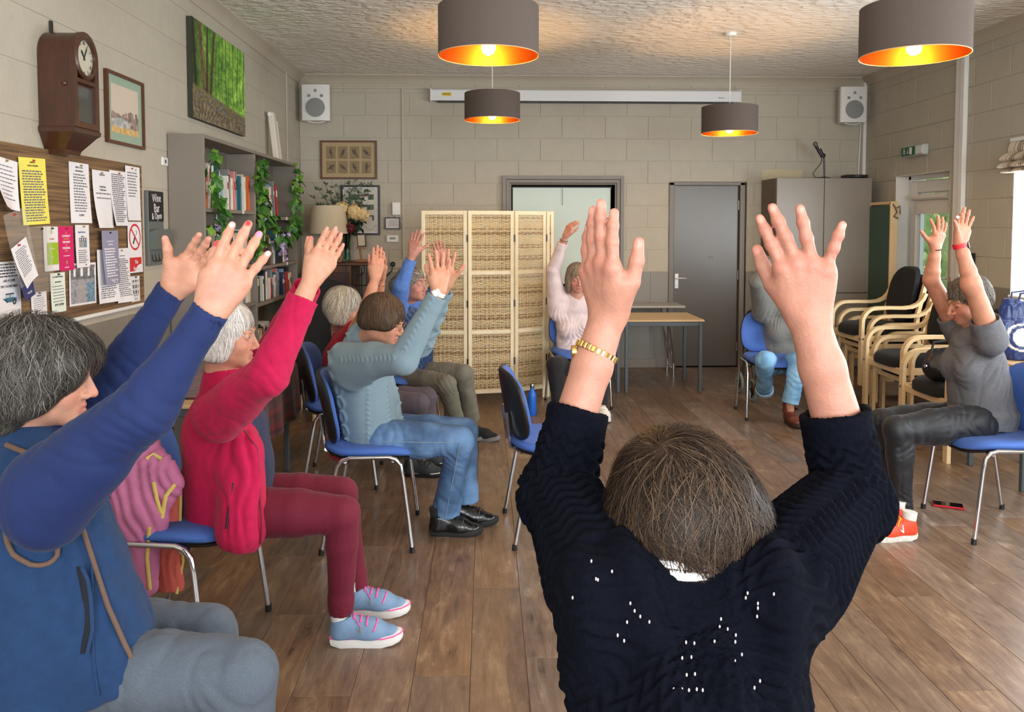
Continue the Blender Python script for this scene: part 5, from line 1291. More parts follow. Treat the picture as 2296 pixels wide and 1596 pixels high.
def hair(parent, H, S, cols, n, length, seed=1, crown=(0, -0.03, 0.12), width=0.0014, off=(0.0, 0.006), wave=0.0, wfreq=60, steps=10, h=0.005, flow=None, name='hair', gravity=1.0, curlin=0.0, root=None, fuzz=0.0, messy=0.25):
 """cap volume S plus N strands traced over it"""
 rg = np.random.default_rng(seed); loc = npv(parent.location)
 cols = [npv(lin(c)[:3]) for c in cols]
 P, F = S.poly(h); Nn = S.grad(P)
 L = (P - npv(H.c)) @ H.M.astype(np.float32) / H.s
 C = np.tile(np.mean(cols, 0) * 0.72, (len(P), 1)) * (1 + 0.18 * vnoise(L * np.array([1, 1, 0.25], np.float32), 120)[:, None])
 prob = np.ones(len(P)) if root is None else root(L).astype(float)
 idx = rg.choice(len(P), n, p=prob / prob.sum())
 p = P[idx] + rg.normal(0, 0.002, (n, 3)).astype(np.float32); cr = npv(H.p(*crown)); up = npv(H.u)
 lenv = rg.uniform(0.6, 1.15, n) * length; offv = rg.uniform(off[0], off[1], n).astype(np.float32); ph = rg.uniform(0, 6.28, n); bias = rg.normal(0, 0.5 * messy, n); pts = []; sides = []; last = None
 for k in range(steps + 1):
  g = S.grad(p)
  d = S.ev(p)
  tgt = offv * min(1.0, (k + 1) / 3) + (fuzz * (k / steps) ** 2 * rg.random() if fuzz else 0)
  p = p - g * (d - tgt)[:, None]
  pts.append(p.copy())
  out = p - cr; out /= np.linalg.norm(out, axis=1, keepdims=True) + 1e-6
  if flow is not None:
   Lp = (p - npv(H.c)) @ H.M.astype(np.float32) / H.s; fl = (flow(Lp) @ H.M.astype(np.float32).T).astype(np.float32)
  else: fl = out * 0.9 - up[None] * gravity * 0.8
  t = fl - (fl * g).sum(1)[:, None] * g
  t /= np.linalg.norm(t, axis=1, keepdims=True) + 1e-6
  if last is not None: t = t * 0.55 + last * 0.45; t -= (t * g).sum(1)[:, None] * g * 0.9; t /= np.linalg.norm(t, axis=1, keepdims=True) + 1e-6
  if messy: t = t + np.cross(t, g) * (bias + messy * vnoise(p, 38, seed))[:, None]; t /= np.linalg.norm(t, axis=1, keepdims=True)
  sd = np.cross(t, g); sides.append(sd.copy())
  last = t
  step = (lenv / steps)[:, None]
  p = p + t * step
  if wave: p = p + sd * (wave * np.cos(ph + k * step[:, 0] * wfreq))[:, None]
  p = p.astype(np.float32)
 A = np.stack(pts, 1); Sd = np.stack(sides, 1)
 wv = width * rg.uniform(0.6, 1.3, n)[:, None] * np.linspace(1.0, 0.25, steps + 1)[None]
 a, b = A + Sd * wv[..., None], A - Sd * wv[..., None]
 VV = np.stack([a, b], 2).reshape(-1, 3)
 base = (np.arange(n) * (steps + 1) * 2)[:, None] + (np.arange(steps) * 2)[None]
 FQ = np.stack([base, base + 1, base + 3, base + 2], -1).reshape(-1, 4)
 sel = rg.integers(0, len(cols), n); tone = np.array(cols)[sel] * rg.uniform(0.75, 1.2, (n, 1))
 CS = np.repeat(tone, (steps + 1) * 2, 0)
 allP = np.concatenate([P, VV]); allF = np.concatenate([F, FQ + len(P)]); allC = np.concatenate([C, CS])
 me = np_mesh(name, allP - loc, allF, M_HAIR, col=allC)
 return mesh_obj(name, me, parent)
def folds(P, items):
 d = np.zeros(len(P), np.float32)
 for c, ax, fr, am, sg in items:
  q = P - npv(c); ax = npv(Vector(ax).normalized()); d2 = (q * q).sum(1)
  ph = np.sin((q @ ax) * fr + 5.0 * vnoise(P, 8, 5)); d += 0.8 * am * np.exp(-d2 / (sg * sg)) * (1 - 2 * (1 - np.abs(ph)) ** 1.5)
 return d
def cloth_disp(a=0.003, sc=11, items=(), seed=0, fine=0.0):
 def f(P, N):
  Q = P * np.array([1, 1, 0.5], np.float32)
  n1 = vnoise(Q, sc * 1.3, seed); n2 = vnoise(P, sc * 2.6, seed + 1)
  d = a * vnoise(P, sc, seed + 4) - a * 0.9 * (1 - np.abs(n1)) ** 5 - a * 0.35 * (1 - np.abs(n2)) ** 5 + folds(P, items)
  if fine: d = d + fine * vnoise(P, 90, seed + 2)
  return d
 return f
def torso(S, pel, che, nk, sA, sB, fwd, rp=0.165, rw=0.145, rc=0.152, rs=0.075, flat=0.72, bust=0.0, k=0.06, top=0.5):
 pel, che, nk = Vector(pel), Vector(che), Vector(nk); fl = (fwd, flat); mid = pel.lerp(che, 0.5)
 k = 0.02
 S.cone(pel, mid, rp, rw, k, fl); S.cone(mid, che, rw, rc, k, fl)
 sm = (Vector(sA) + Vector(sB)) / 2
 S.cone(che, che.lerp(sm, 0.75), rc, rc * 0.82, k, fl); S.cone(sA, sB, rs * 0.85, rs * 0.85, 0.06, (fwd, 0.85))
 S.cone(sm, nk.lerp(sm, 0.15), 0.085, 0.062, 0.05)
 if bust:
  f = Vector(fwd); side = f.cross(V(0, 0, 1)).normalized()
  for s_ in (-1, 1): S.ell(che + f * (rc * flat * 0.72) + side * (s_ * 0.072) - V(0, 0, 0.02), (bust, bust * 0.85, bust * 1.05), np.array([side, f, V(0, 0, 1)]).T, 0.05)
def leg(S, hip, kn, an, r=(0.088, 0.064, 0.044), hem=None, k=0.03, calf=1.0):
 hip, kn, an = Vector(hip), Vector(kn), Vector(an); c = kn.lerp(an, 0.3); k = 0.012
 S.cone(hip, hip.lerp(kn, 0.55), r[0], (r[0] + r[1]) / 2 + 0.004, k); S.cone(hip.lerp(kn, 0.55), kn, (r[0] + r[1]) / 2 + 0.004, r[1], k)
 d = (an - kn).normalized(); e = an - d * (r[2] * 0.9)
 S.cone(kn, c, r[1] * 0.96, r[1] * 0.92 * calf, k); S.cone(c, e, r[1] * 0.92 * calf, r[2], k)
 S.cap(e - d * 0.03, an, r[2] * 1.02, r[2] * (hem or 1.02), 0.012)
def sleeve(S, sh, el, end, r=(0.072, 0.06, 0.045), k=0.04, cuff=0.0):
 sh, el, end = Vector(sh), Vector(el), Vector(end); d = (end - el).normalized()
 S.cone(sh, el, r[0], r[1], min(k, 0.03)); S.cone(el, end - d * r[2] * 1.3, r[1], r[2], 0.010); S.cap(end - d * (r[2] * 1.05 + 0.02), end, r[2] * 1.03, r[2] * 1.0, 0.008)
 S.cap(end - d * 0.03, end + d * 0.02, r[2] * 0.78, r[2] * 0.80, 0.003, None, 's')
def shoe(parent, heel, dr, L=0.262, upper=None, solem=None, lace=None, white_line=None, name='shoe', high=0.0, tilt=0.0, sock=None, wid=1.0, sole_h=0.026):
 """one shoe; heel on the floor, dr horizontal direction of the toe"""
 o = Vector(parent.location); d = Vector((dr[0], dr[1], 0)).normalized(); s = V(-d.y, d.x, 0); hp = Vector((heel[0], heel[1], heel[2] if len(heel) > 2 else 0.0)); k = L / 0.262
 up = V(0, 0, 1)
 if tilt: R = Matrix.Rotation(tilt, 3, s); d = R @ d; up = R @ up
 G = lambda a, b, c: hp + d * (a * k) + s * (b * k) + up * (c * k)
 S = SDF(); z0 = sole_h / k
 S.cone(G(0.040, 0, z0 + 0.018), G(0.042, 0, 0.078), 0.034 * k, 0.034 * k, 0.02); S.cone(G(0.04, 0, z0 + 0.012), G(0.15, 0.004, z0 + 0.010), 0.033 * k, 0.043 * k * wid, 0.03)
 S.cone(G(0.15, 0.004, z0 + 0.010), G(0.215, 0.0, z0 + 0.006), 0.043 * k * wid, 0.033 * k, 0.03, (up, 0.8)); S.cone(G(0.055, 0, 0.082), G(0.15, 0, 0.052), 0.031 * k, 0.031 * k, 0.03)
 if high: S.cone(G(0.045, 0, 0.07), G(0.035, 0, 0.07 + high), 0.036 * k, 0.041 * k, 0.02); S.cap(G(0.036, 0, 0.03 + high), G(0.034, 0, 0.09 + high), 0.043 * k, 0.045 * k, 0.01); S.cap(G(0.036, 0, 0.07 + high), G(0.034, 0, 0.12 + high), 0.037 * k, 0.039 * k, 0.004, None, 's')
 else: S.cap(G(0.047, 0, 0.088), G(0.040, 0, 0.16), 0.028 * k, 0.034 * k, 0.004, None, 's')
 S.cut(G(0, 0, z0 - 0.004), -up)
 sh = sdf_obj(name, S, 0.0036 * k, upper, parent)
 outl = [(0.0, 0.0), (0.006, 0.022), (0.04, 0.034), (0.09, 0.033), (0.14, 0.042), (0.19, 0.046), (0.23, 0.038), (0.255, 0.020), (0.262, 0.0), (0.255, -0.018), (0.23, -0.034), (0.19, -0.040), (0.14, -0.037), (0.09, -0.031), (0.04, -0.033), (0.006, -0.022)]
 mb = MB(); rings = [(0.97, 0.0), (1.0, 0.005), (1.02, 0.5 * z0), (1.0, z0 + 0.002), (0.9, z0 + 0.004)]; n = len(outl); VV = []; FF = []
 for sc, z in rings:
  for (a, b) in outl: VV.append(G(0.131 + (a - 0.131) * sc, b * sc * wid, z + (0.012 * max(0, (a - 0.2) / 0.06) if a > 0.2 else 0.006 * max(0, (0.04 - a) / 0.04))) - o)
 for i in range(len(rings) - 1):
  for j in range(n): FF.append((i * n + j, i * n + (j + 1) % n, (i + 1) * n + (j + 1) % n, (i + 1) * n + j))
 FF.append(tuple(reversed(range(n)))); FF.append(tuple((len(rings) - 1) * n + j for j in range(n))); mb.add(VV, FF); mb.build('sole', [solem], sh, smooth=0.7)
 if white_line:
  mb = MB(); mb.tube([G(0.131 + (a - 0.131) * 1.015, b * 1.015 * wid, z0 + (0.012 * max(0, (a - 0.2) / 0.06))) - o for a, b in outl], 0.0028, 5, closed=True); mb.build('piping', [white_line], sh, smooth=1.0)
 if lace:
  mb = MB()
  for i in range(4):
   a = 0.092 + 0.022 * i; z = 0.112 - 0.0175 * i + (0.004 if high else 0)
   mb.tube([q - o for q in snap(S, [G(a, b, z + 0.004 - 0.25 * abs(b)) for b in (-0.026, -0.013, 0.0, 0.013, 0.026)], off=0.0015)], 0.0034, 6)
  for sg in (-1, 1): mb.tube([q - o for q in snap(S, [G(0.088, 0.004 * sg, 0.112), G(0.094, 0.018 * sg, 0.11), G(0.108, 0.032 * sg, 0.09), G(0.118, 0.036 * sg, 0.075)], off=0.003)], 0.0022, 5)
  mb.build('laces', [lace], sh, smooth=1.0)
 if sock: mb = MB(); mb.tube([G(0.040, 0, 0.07) - o, G(0.034, 0, 0.135) - o], [0.030 * k, 0.034 * k], 14); mb.build('sock', [sock], sh, smooth=1.0)
 return sh, G
def band(parent, name, c, ax, r, wd, mat, flat=None, thick=0.003, n=24):
 """watch strap or bracelet round a wrist"""
 x, y, d = frame_of(ax, flat); mb = MB(); prof = [(r, -wd / 2), (r + thick, -wd / 2), (r + thick, wd / 2), (r, wd / 2)]; VV = []; FF = []; m = 4
 for j in range(n):
  a = 2 * math.pi * j / n
  for rr_, z in prof: VV.append(Vector(c) - Vector(parent.location) + (x * math.cos(a) + y * math.sin(a) * 0.86) * rr_ + d * z)
 for j in range(n):
  b = (j + 1) % n
  for q in range(m): FF.append((j * m + q, b * m + q, b * m + (q + 1) % m, j * m + (q + 1) % m))
 mb.add(VV, FF); return mb.build(name, [mat], parent, smooth=0.6), x, y
def multi(name, items, mat, parent, tb=None):
 PP, FF, n = [], [], 0
 for S, h, disp in items:
  P, F = S.poly(h)
  if disp is not None: P = P + S.grad(P) * disp(P, None)[:, None].astype(np.float32)
  PP.append(P); FF.append(F + n); n += len(P)
 return mesh_obj(name, np_mesh(name, np.concatenate(PP) - npv(parent.location), np.concatenate(FF), mat), parent)
def snap(S, pts, it=6, off=0.0):
 p = np.array([tuple(q) for q in pts], np.float32)
 for _ in range(it): p = p - S.grad(p) * (S.ev(p) - off)[:, None]
 return [Vector(q) for q in p]
def trace(S, uv, off=0.0, Y0=0.35):
 """points on the surface S that the photo shows at the positions uv"""
 c = np.array([[0, 0, CAMZ]], np.float32); d = np.array([tuple(at(u, v, 1.0)) for u, v in uv], np.float32) - c; d /= np.linalg.norm(d, axis=1, keepdims=True)
 t = np.full(len(d), Y0, np.float32); bt = t.copy(); be = np.full(len(d), 9.0)
 for _ in range(110):
  v_ = S.ev(c + d * t[:, None]); m = np.abs(v_) < be; be = np.where(m, np.abs(v_), be); bt = np.where(m, t, bt).astype(np.float32); t = np.minimum(t + np.clip(v_, -0.05, 0.3) * 0.7, 9.0).astype(np.float32)
 p = c + d * bt[:, None]
 for _ in range(6): p = p - S.grad(p) * np.maximum(S.ev(p), 0)[:, None]
 p = p + S.grad(p) * off
 return [Vector(q) for q in p]
def person(label, base): return thing('person', label, 'person', base)
def core(B, J, fwd, arms=True):
 """the covered trunk and legs, slimmer than the clothes"""
 S = SDF(); pel, che, nk = Vector(J['pel']), Vector(J['che']), Vector(J['neck'])
 S.cone(pel, che, 0.10, 0.10, 0.05, (fwd, 0.7)); S.cone(che, (Vector(J['sA']) + Vector(J['sB'])) / 2 - V(0, 0, 0.03), 0.10, 0.05, 0.05, (fwd, 0.7)); S.cone(J['sA'], J['sB'], 0.035, 0.035, 0.03); S.cone(che, nk, 0.05, 0.045, 0.03)
 for a in 'AB':
  S.cone(J['s' + a], J['e' + a], 0.034, 0.032, 0.03)
  if J.get('k' + a) is not None: S.cone(J['p' + a], J['k' + a], 0.055, 0.045, 0.03); S.cone(J['k' + a], J['a' + a], 0.042, 0.030, 0.02); S.cone(J['a' + a], Vector(J['a' + a]) - V(0, 0, 0.05), 0.030, 0.030, 0.02)
 B.add(S, 0.010)
# ---------------------------------------------------------------- foreground person in the navy jumper (seen from behind)
def person_navy():
 t = person('person seen from behind in a navy cable jumper, arms raised, gold watch', (0.24, 0.86, 0)); fwd = V(0, 1, 0)
 B = Body((178, 126, 107))
 J = dict(pel=V(0.25, 0.86, 0.58), che=V(0.262, 0.93, 0.86), neck=at(1532, 1385, 1.04), sA=at(1368, 1345, 1.0), sB=at(1712, 1340, 1.0), eA=at(1238, 1100, 1.22), eB=at(1924, 1112, 1.24), wA=at(1362, 712, 1.26), wB=at(1812, 712, 1.25))
 H = HeadFrame(at(1520, 1165, 1.11), V(0.02, 1, -0.02), V(0, 0.05, 1), 1.0)
 add_head(B, H, J['neck'] + V(-0.004, 0.022, 0), 0.004); core(B, dict(J, sA=J['sA'] - V(0, 0, 0.09), sB=J['sB'] - V(0, 0, 0.09), che=J['che'] - V(0, -0.02, 0.05)), fwd)
 # left hand: palm turned inwards to the right, edge-on fingers
 S = SDF(); n = V(0.75, 0.62, 0)
 y = (at(1346, 575, 1.25) - J['wA']).normalized()
 nn = add_hand(B, S, J['wA'], y, V(0.52, -0.85, 0.0), -1, 0.184, spread=(-0.02, 0.02, 0.0, -0.04), curl=((.10, .12, .08), (.02, .08, .06), (.04, .10, .08), (.10, .16, .1)), thumb=(0.60, 0.42, 0.12), fat=1.02)
 add_forearm(S, J['eA'], J['wA'], nn, (0.026, 0.034, 0.0265), 0.9); B.add(S, 0.0024)
 # right hand: back of the hand to the camera, fingers spread
 S = SDF(); y = (at(1794, 580, 1.25) - J['wB']).normalized()
 nn = add_hand(B, S, J['wB'], y, V(-1, 0.40, 0.0), 1, 0.186, spread=(0.28, 0.27, 0.08, -0.46), curl=((-.06, .10, .08), (-.10, .10, .06), (-.12, .08, .06), (-.05, .06, .05)), thumb=(0.66, 0.34, 0.1), fat=1.06)
 add_forearm(S, J['eB'], J['wB'], nn, (0.030, 0.040, 0.028), 0.88); B.add(S, 0.0024)
 B.build(t)
 # jumper
 S = SDF(); torso(S, J['pel'], J['che'], J['neck'], J['sA'] - V(-0.01, 0, 0.085), J['sB'] - V(0.01, 0, 0.085), fwd, 0.165, 0.152, 0.150, 0.075, 0.74)
 S.cap(J['neck'] - V(0, 0, 0.06), J['neck'] + V(-0.006, 0.010, 0.074), 0.100, 0.072, 0.03)
 for a, rr in (('A', (0.080, 0.055, 0.0475)), ('B', (0.082, 0.058, 0.053))):
  sh, el, wr = J['s' + a], J['e' + a], J['w' + a]; end = el.lerp(wr, 0.47)
  el = at(1254, 1100, 1.22) if a == 'A' else at(1908, 1112, 1.24); sleeve(S, sh, el, end, rr, 0.06)
  S.ell(el + (el - sh).normalized() * 0.01 - V(0, 0.01, 0.02), (rr[1] * 1.0,) * 3, None, 0.03)
 pr, pl = npv(J['sA']), npv(J['sB'])
 segs = [(npv(J['s' + a]), npv(J['e' + a])) for a in 'AB'] + [(npv(J['e' + a]), npv(J['e' + a].lerp(J['w' + a], 0.47))) for a in 'AB']
 def knit(P, N):
  best = np.full(len(P), 9.0); U = np.zeros(len(P)); W = np.zeros(len(P)); End = np.zeros(len(P))
  q = P - npv(J['che']); ub = np.arctan2(q[:, 0], -q[:, 1]) * 0.16; wb = P[:, 2]
  cum = 0
  for i, (a, b) in enumerate(segs):
   ax = b - a; l = np.linalg.norm(ax); ax = ax / l; qq = P - a; hh = qq @ ax; rad = qq - hh[:, None] * ax; rr = np.linalg.norm(rad, axis=1)
   e1 = np.cross(ax, [0, 1, 0]); e1 /= np.linalg.norm(e1); e2 = np.cross(ax, e1); ang = np.arctan2(rad @ e1, rad @ e2) * 0.062
   d = np.where((hh > (0.035 if i < 2 else -0.01)) & (hh < l + 0.03), rr, 9.0); m = d < np.minimum(best, 0.13)
   U[m] = ang[m]; W[m] = (hh + (0.3 if i > 1 else 0))[m]; best[m] = d[m]; End[m] = ((hh > l - 0.038) & (i > 1))[m]
  m = best > 1; U[m] = ub[m]; W[m] = wb[m]
  per = 0.046; tri = np.abs((U / per) % 1.0 - 0.5) * 2
  amp = np.where(m, 0.0042, 0.0060)
  chev = np.sin((W * np.where(m, 260, 300)) + tri * 5.2)
  rib = np.abs(np.sin(U * 520)) * 0.002
  nkd = np.linalg.norm((P - npv(J['neck'])) * np.array([1, 1, 0.75]), axis=1)
  dd = amp * (np.sign(chev) * np.abs(chev) ** 0.7) * (0.55 + 0.45 * vnoise(P, 7))
  gather = 0.008 * np.sin(q[:, 0] * 75 + 3 * vnoise(P, 5)) * np.clip(1 - np.abs(nkd - 0.15) / 0.12, 0, 1) * m
  dd = np.where(End > 0, rib, dd); dd = np.where(m & (nkd < 0.115), rib * 1.2, dd + gather)
  return (dd + 0.005 * vnoise(P, 12, 2)).astype(np.float32)
 M_NAVY = pbr('navy_wool', (10, 12, 21), rough=0.95, var=0.18, vscale=120, bump=0.35, bscale=420, spec=0.06)
 sdf_obj('jumper', S, 0.0031, M_NAVY, t, disp=knit)
 # roll neck and white collar
 o = Vector(t.location); HS = B.pieces[0][0]
 mb = MB(); cc = J['neck'] + V(-0.006, 0.010, 0.084)
 for k, (rc, z) in enumerate(((0.074, 0.0), (0.072, 0.013), (0.067, 0.024))): mb.tube([cc + V(rc * math.cos(a), rc * math.sin(a), z + 0.003 * math.sin(3 * a + k)) - o for a in np.linspace(0, 6.283, 33)[:-1]], 0.0085, 7, closed=True)
 mb.build('white_collar', [fabric('white_cotton', (232, 230, 226))], t, smooth=1.0)
 rn = random.Random(21); mb = MB()
 px = [(1328, 1262), (1338, 1300), (1288, 1340), (1372, 1284), (1342, 1302), (1411, 1352), (1420, 1368), (1432, 1380), (1452, 1392), (1404, 1392), (1384, 1420), (1398, 1432), (1678, 1330), (1700, 1362), (1698, 1380), (1700, 1352), (1616, 1390), (1612, 1408), (1630, 1412), (1648, 1425), (1646, 1440), (1600, 1440), (1660, 1470), (1645, 1485), (1538, 1442), (1556, 1444), (1530, 1478), (1550, 1476), (1540, 1516), (1558, 1514), (1530, 1548), (1545, 1550), (1562, 1548), (1575, 1550), (1700, 1530), (1688, 1545), (1660, 1560), (1734, 1332), (1674, 1340), (1512, 1548)]
 for p in trace(S, px, 0.004): mb.ball(p - o, (0.0013, 0.0013, 0.0024), 6, 4)
 tag(mb.build('pointelle_holes', [pbr('pale_undershirt', (186, 178, 176), rough=0.9)], t), kind='stuff')
 # lower body, unseen below the frame
 S = SDF(); S.ell(V(0.25, 0.90, 0.55), (0.19, 0.17, 0.11), None, 0.04)
 for s_ in (-1, 1): leg(S, V(0.25 + s_ * 0.09, 0.95, 0.55), V(0.25 + s_ * 0.11, 1.36, 0.545), V(0.25 + s_ * 0.11, 1.30, 0.10), (0.088, 0.066, 0.055))
 sdf_obj('trousers', S, 0.010, fabric('dark_grey_trousers', (44, 44, 48)), t)
 for s_ in (-1, 1): shoe(t, (0.25 + s_ * 0.11, 1.24, 0), (0.05 * s_, 1), upper=M_BLACKFAB, solem=M_BLACK)
 # hair: full layered bob
 S = SDF(); p, R, M = H.p, H.rad, H.M
 S.ell(p(0, -0.016, 0.036), R(0.093, 0.112, 0.094), M, 0.03); S.ell(p(0.004, -0.052, -0.005), R(0.100, 0.075, 0.088), M, 0.04)
 S.ell(p(-0.054, -0.05, -0.062), R(0.056, 0.060, 0.050), M, 0.03); S.ell(p(0.052, -0.055, -0.060), R(0.055, 0.06, 0.052), M, 0.03); S.ell(p(0.0, -0.07, -0.052), R(0.06, 0.042, 0.042), M, 0.02); S.ell(p(0.075, -0.02, 0.0), R(0.035, 0.05, 0.05), M, 0.03); S.ell(p(-0.072, -0.02, -0.035), R(0.035, 0.055, 0.06), M, 0.03)
 S.ell(p(0.0, 0.12, -0.05), R(0.07, 0.09, 0.10), M, 0.02, 's')
 def flow(L):
  v = L - np.array([-0.035, -0.055, 0.115], np.float32); r = np.linalg.norm(v, axis=1, keepdims=True) + 1e-6
  sw = np.stack([v[:, 1], -v[:, 0], 0 * v[:, 0]], 1) * 0.35
  return v / r * 0.7 + sw / r * np.clip(1.2 - r / 0.08, 0, 1) + np.stack([0.25 * np.sign(L[:, 0]) * np.clip((-0.02 - L[:, 2]) / 0.05, 0, 1) + 0.06 * np.sin(L[:, 2] * 60), 0 * L[:, 0], -0.8 + 0 * L[:, 0]], 1)
 hair(t, H, S, [(58, 44, 35), (72, 56, 45), (42, 33, 27), (52, 40, 32), (94, 77, 62), (35, 28, 23)], 15000, 0.13, 3, width=0.0007, off=(0.0, 0.010), messy=0.5, wave=0.0012, wfreq=55, steps=8, h=0.005, flow=flow, fuzz=0.008)
 # gold watch on the left forearm
 w0 = J['eA'].lerp(J['wA'], 0.80); ax = (J['wA'] - J['eA']).normalized() + V(0.16, 0, 0.0); rb_ = 0.0335
 mb = MB(); x, y, d = frame_of(ax, V(0, 1, 0))
 bd = thing('bracelet_watch', 'gold link watch on the left wrist of the navy jumper person', 'watch', w0)
 for k in range(26):
  a = 2 * math.pi * k / 26; c = (x * math.cos(a) + y * math.sin(a) * 0.93) * rb_; R_m = Matrix((x * math.cos(a) + y * math.sin(a), -x * math.sin(a) + y * math.cos(a), d)).transposed()
  m = MB(); m.box(c, (0.0036, 0.0066, 0.0105), 0.0012, R=R_m); m.build('link', [M_GOLDW], bd, smooth=0)
 a = math.pi * 1.02; cx_ = -V(1, 0, 0) * (rb_ + 0.002); m = MB(); m.cyl(cx_ + V(0.003, 0, 0), cx_ - V(0.004, 0, 0), 0.0105, n=16); m.build('case', [M_GOLDW], bd, smooth=0.6)
 return t
person_navy()
# ---------------------------------------------------------------- person at the left edge, navy sleeves and blue fleece gilet
PINKN = (222, 150, 140)
def bob(H, S, side=0.062, low=-0.062, back=1.0, vol=1.0, fringe=0.05, facew=0.064):
 p, R, M = H.p, H.rad, H.M
 S.ell(p(0, -0.018, 0.036), R(0.084 * vol, 0.103 * vol, 0.089 * vol), M, 0.02)
 S.ell(p(0, -0.058, -0.012), R(0.080 * vol * back, 0.062 * vol, 0.070), M, 0.03)
 for s_ in (-1, 1): S.ell(p(s_ * side, -0.022, low * 0.55), R(0.030, 0.058, 0.045 + abs(low) * 0.35), M, 0.03)
 S.ell(p(0, 0.135, fringe - 0.125), R(facew, 0.122, 0.125), M, 0.012, 's'); S.cut(p(0, 0, low - 0.03), -H.u, 0.02)
 return S
def person_left():
 t = person('person with wavy grey hair in blue fleece gilet at the left edge', (-1.02, 1.85, 0)); fwd = V(1, 0.08, 0).normalized(); o = Vector(t.location)
 B = Body((198, 146, 122))
 J = dict(pel=at(110, 1470, 1.88), che=at(80, 1190, 1.85), neck=at(58, 990, 1.83), sA=at(105, 1085, 1.64), sB=at(150, 1000, 2.05), eA=at(325, 920, 1.58), eB=at(262, 838, 2.07), wA=at(474, 692, 1.60), wB=at(388, 648, 2.07),
    pA=at(165, 1505, 1.80), kA=at(548, 1512, 1.70), pB=at(170, 1430, 2.0), kB=at(468, 1425, 1.97))
 J['aA'] = V(J['kA'].x - 0.02, J['kA'].y, 0.09); J['aB'] = V(J['kB'].x - 0.02, J['kB'].y, 0.09)
 H = HeadFrame(at(96, 835, 1.81), V(1, 0.16, -0.14), V(0.14, 0, 1)); add_head(B, H, J['neck'], 0.0026, lids='closed'); core(B, J, fwd)
 S = SDF(); nn = add_hand(B, S, J['wA'], at(527, 580, 1.62) - J['wA'], V(-0.9, -0.10, 0.45), 1, 0.186, spread=(0.06, 0.0, -0.05, -0.24), curl=((.02, .10, .06), (.0, .10, .06), (.02, .10, .06), (.0, .12, .06)), thumb=(0.30, 0.05, 0.02),
        nails=((196, 40, 66), (232, 206, 218), (214, 40, 52), (226, 138, 178), (232, 190, 196)), fat=1.08)
 add_forearm(S, J['eA'], J['wA'], nn, (0.040, 0.041, 0.027)); B.add(S, 0.0024)
 for i, (u, v) in enumerate(((440, 655), (470, 640), (495, 655), (480, 622))): B.spot(at(u + 20, v, 1.575), 0.03, (150, 104, 98), 0.30)
 S = SDF(); nn = add_hand(B, S, J['wB'], at(440, 586, 2.05) - J['wB'], V(-0.7, 0.1, 0.75), -1, 0.184, spread=(0.04, -0.02, -0.06, -0.14), curl=((.12, .12, .10), (.16, .14, .10), (.2, .16, .1), (.2, .2, .1)), thumb=(0.66, 0.10, -0.25), nails=((206, 60, 80),) + (PINKN,) * 4, fat=1.05)
 add_forearm(S, J['eB'], J['wB'], nn, (0.040, 0.041, 0.027)); B.add(S, 0.0026); B.build(t); face_parts(t, H, 'closed', brow=(92, 84, 78))
 # long sleeved navy shirt
 M_SH = fabric('navy_jersey', (10, 33, 84), bump=0.12, bscale=500, sheen=0.06, var=0.05)
 S = SDF(); S.cone(J['che'], (J['sA'] + J['sB']) / 2, 0.14, 0.11, 0.05, (fwd, 0.75)); S.cone(J['sA'], J['sB'], 0.055, 0.055, 0.05); S.cone((J['sA'] + J['sB']) / 2, J['neck'], 0.08, 0.060, 0.04)
 it = []
 for a, f, rr in (('A', 0.99, (0.080, 0.060, 0.037)), ('B', 0.99, (0.076, 0.057, 0.039))):
  e = J['e' + a].lerp(J['w' + a], f); S.cone(J['s' + a] - V(0, 0, 0.05), J['s' + a].lerp(J['e' + a], 0.5) - V(0, 0, 0.02), 0.085, 0.07, 0.05); sleeve(S, J['s' + a], J['e' + a], e, rr, 0.05)
  dr = (J['w' + a] - J['s' + a]).normalized(); it += [(J['e' + a], dr + V(0.3, 0, 0.2), 95, 0.004, 0.075), (J['s' + a].lerp(J['e' + a], .35), dr + V(0, 0, .6), 70, 0.005, 0.08)]
 sdf_obj('shirt', S, 0.0045, M_SH, t, disp=cloth_disp(0.003, 12, it))
 # fleece gilet
 M_FL = pbr('blue_fleece', (19, 50, 88), rough=0.95, var=0.10, vscale=40, bump=0.35, bscale=420, sheen=0.06)
 S = SDF(); mid = (J['sA'] + J['sB']) / 2
 S.cone(J['pel'] - V(0.0, 0, 0.02), J['pel'].lerp(J['che'], 0.5), 0.235, 0.205, 0.03, (fwd, 0.92)); S.cone(J['pel'].lerp(J['che'], 0.5), J['che'], 0.205, 0.185, 0.06, (fwd, 0.8)); S.cone(J['che'], mid - V(0.02, 0, 0.02), 0.185, 0.10, 0.06, (fwd, 0.8))
 S.cone(mid - V(0.03, 0.05, 0.0), mid + V(-0.03, 0.06, 0.0), 0.095, 0.095, 0.06); S.cone(mid - V(0.02, 0, 0), J['neck'] - V(0.01, 0, 0.0), 0.10, 0.070, 0.05)
 S.cone(at(110, 1430, 1.80), at(140, 1620, 1.80), 0.168, 0.190, 0.03); S.cone(at(140, 1190, 1.80), at(196, 1430, 1.80), 0.105, 0.135, 0.04); S.cone(at(195, 1400, 1.78), at(262, 1510, 1.75), 0.105, 0.098, 0.04)
 S.ell(J['sA'] + V(0.035, -0.02, -0.035), (0.10, 0.11, 0.115), None, 0.03, 's'); S.ell(J['sB'] + V(0.035, 0.02, -0.02), (0.10, 0.11, 0.115), None, 0.03, 's'); S.cut(at(300, 1552, 1.68), V(0.42, 0, -1), 0.01)
 dsp = cloth_disp(0.006, 9, [(at(200, 1250, 1.62), (1, 0, 0.25), 60, 0.008, 0.16), (at(180, 1450, 1.6), (1, 0, 0.1), 50, 0.006, 0.16)])
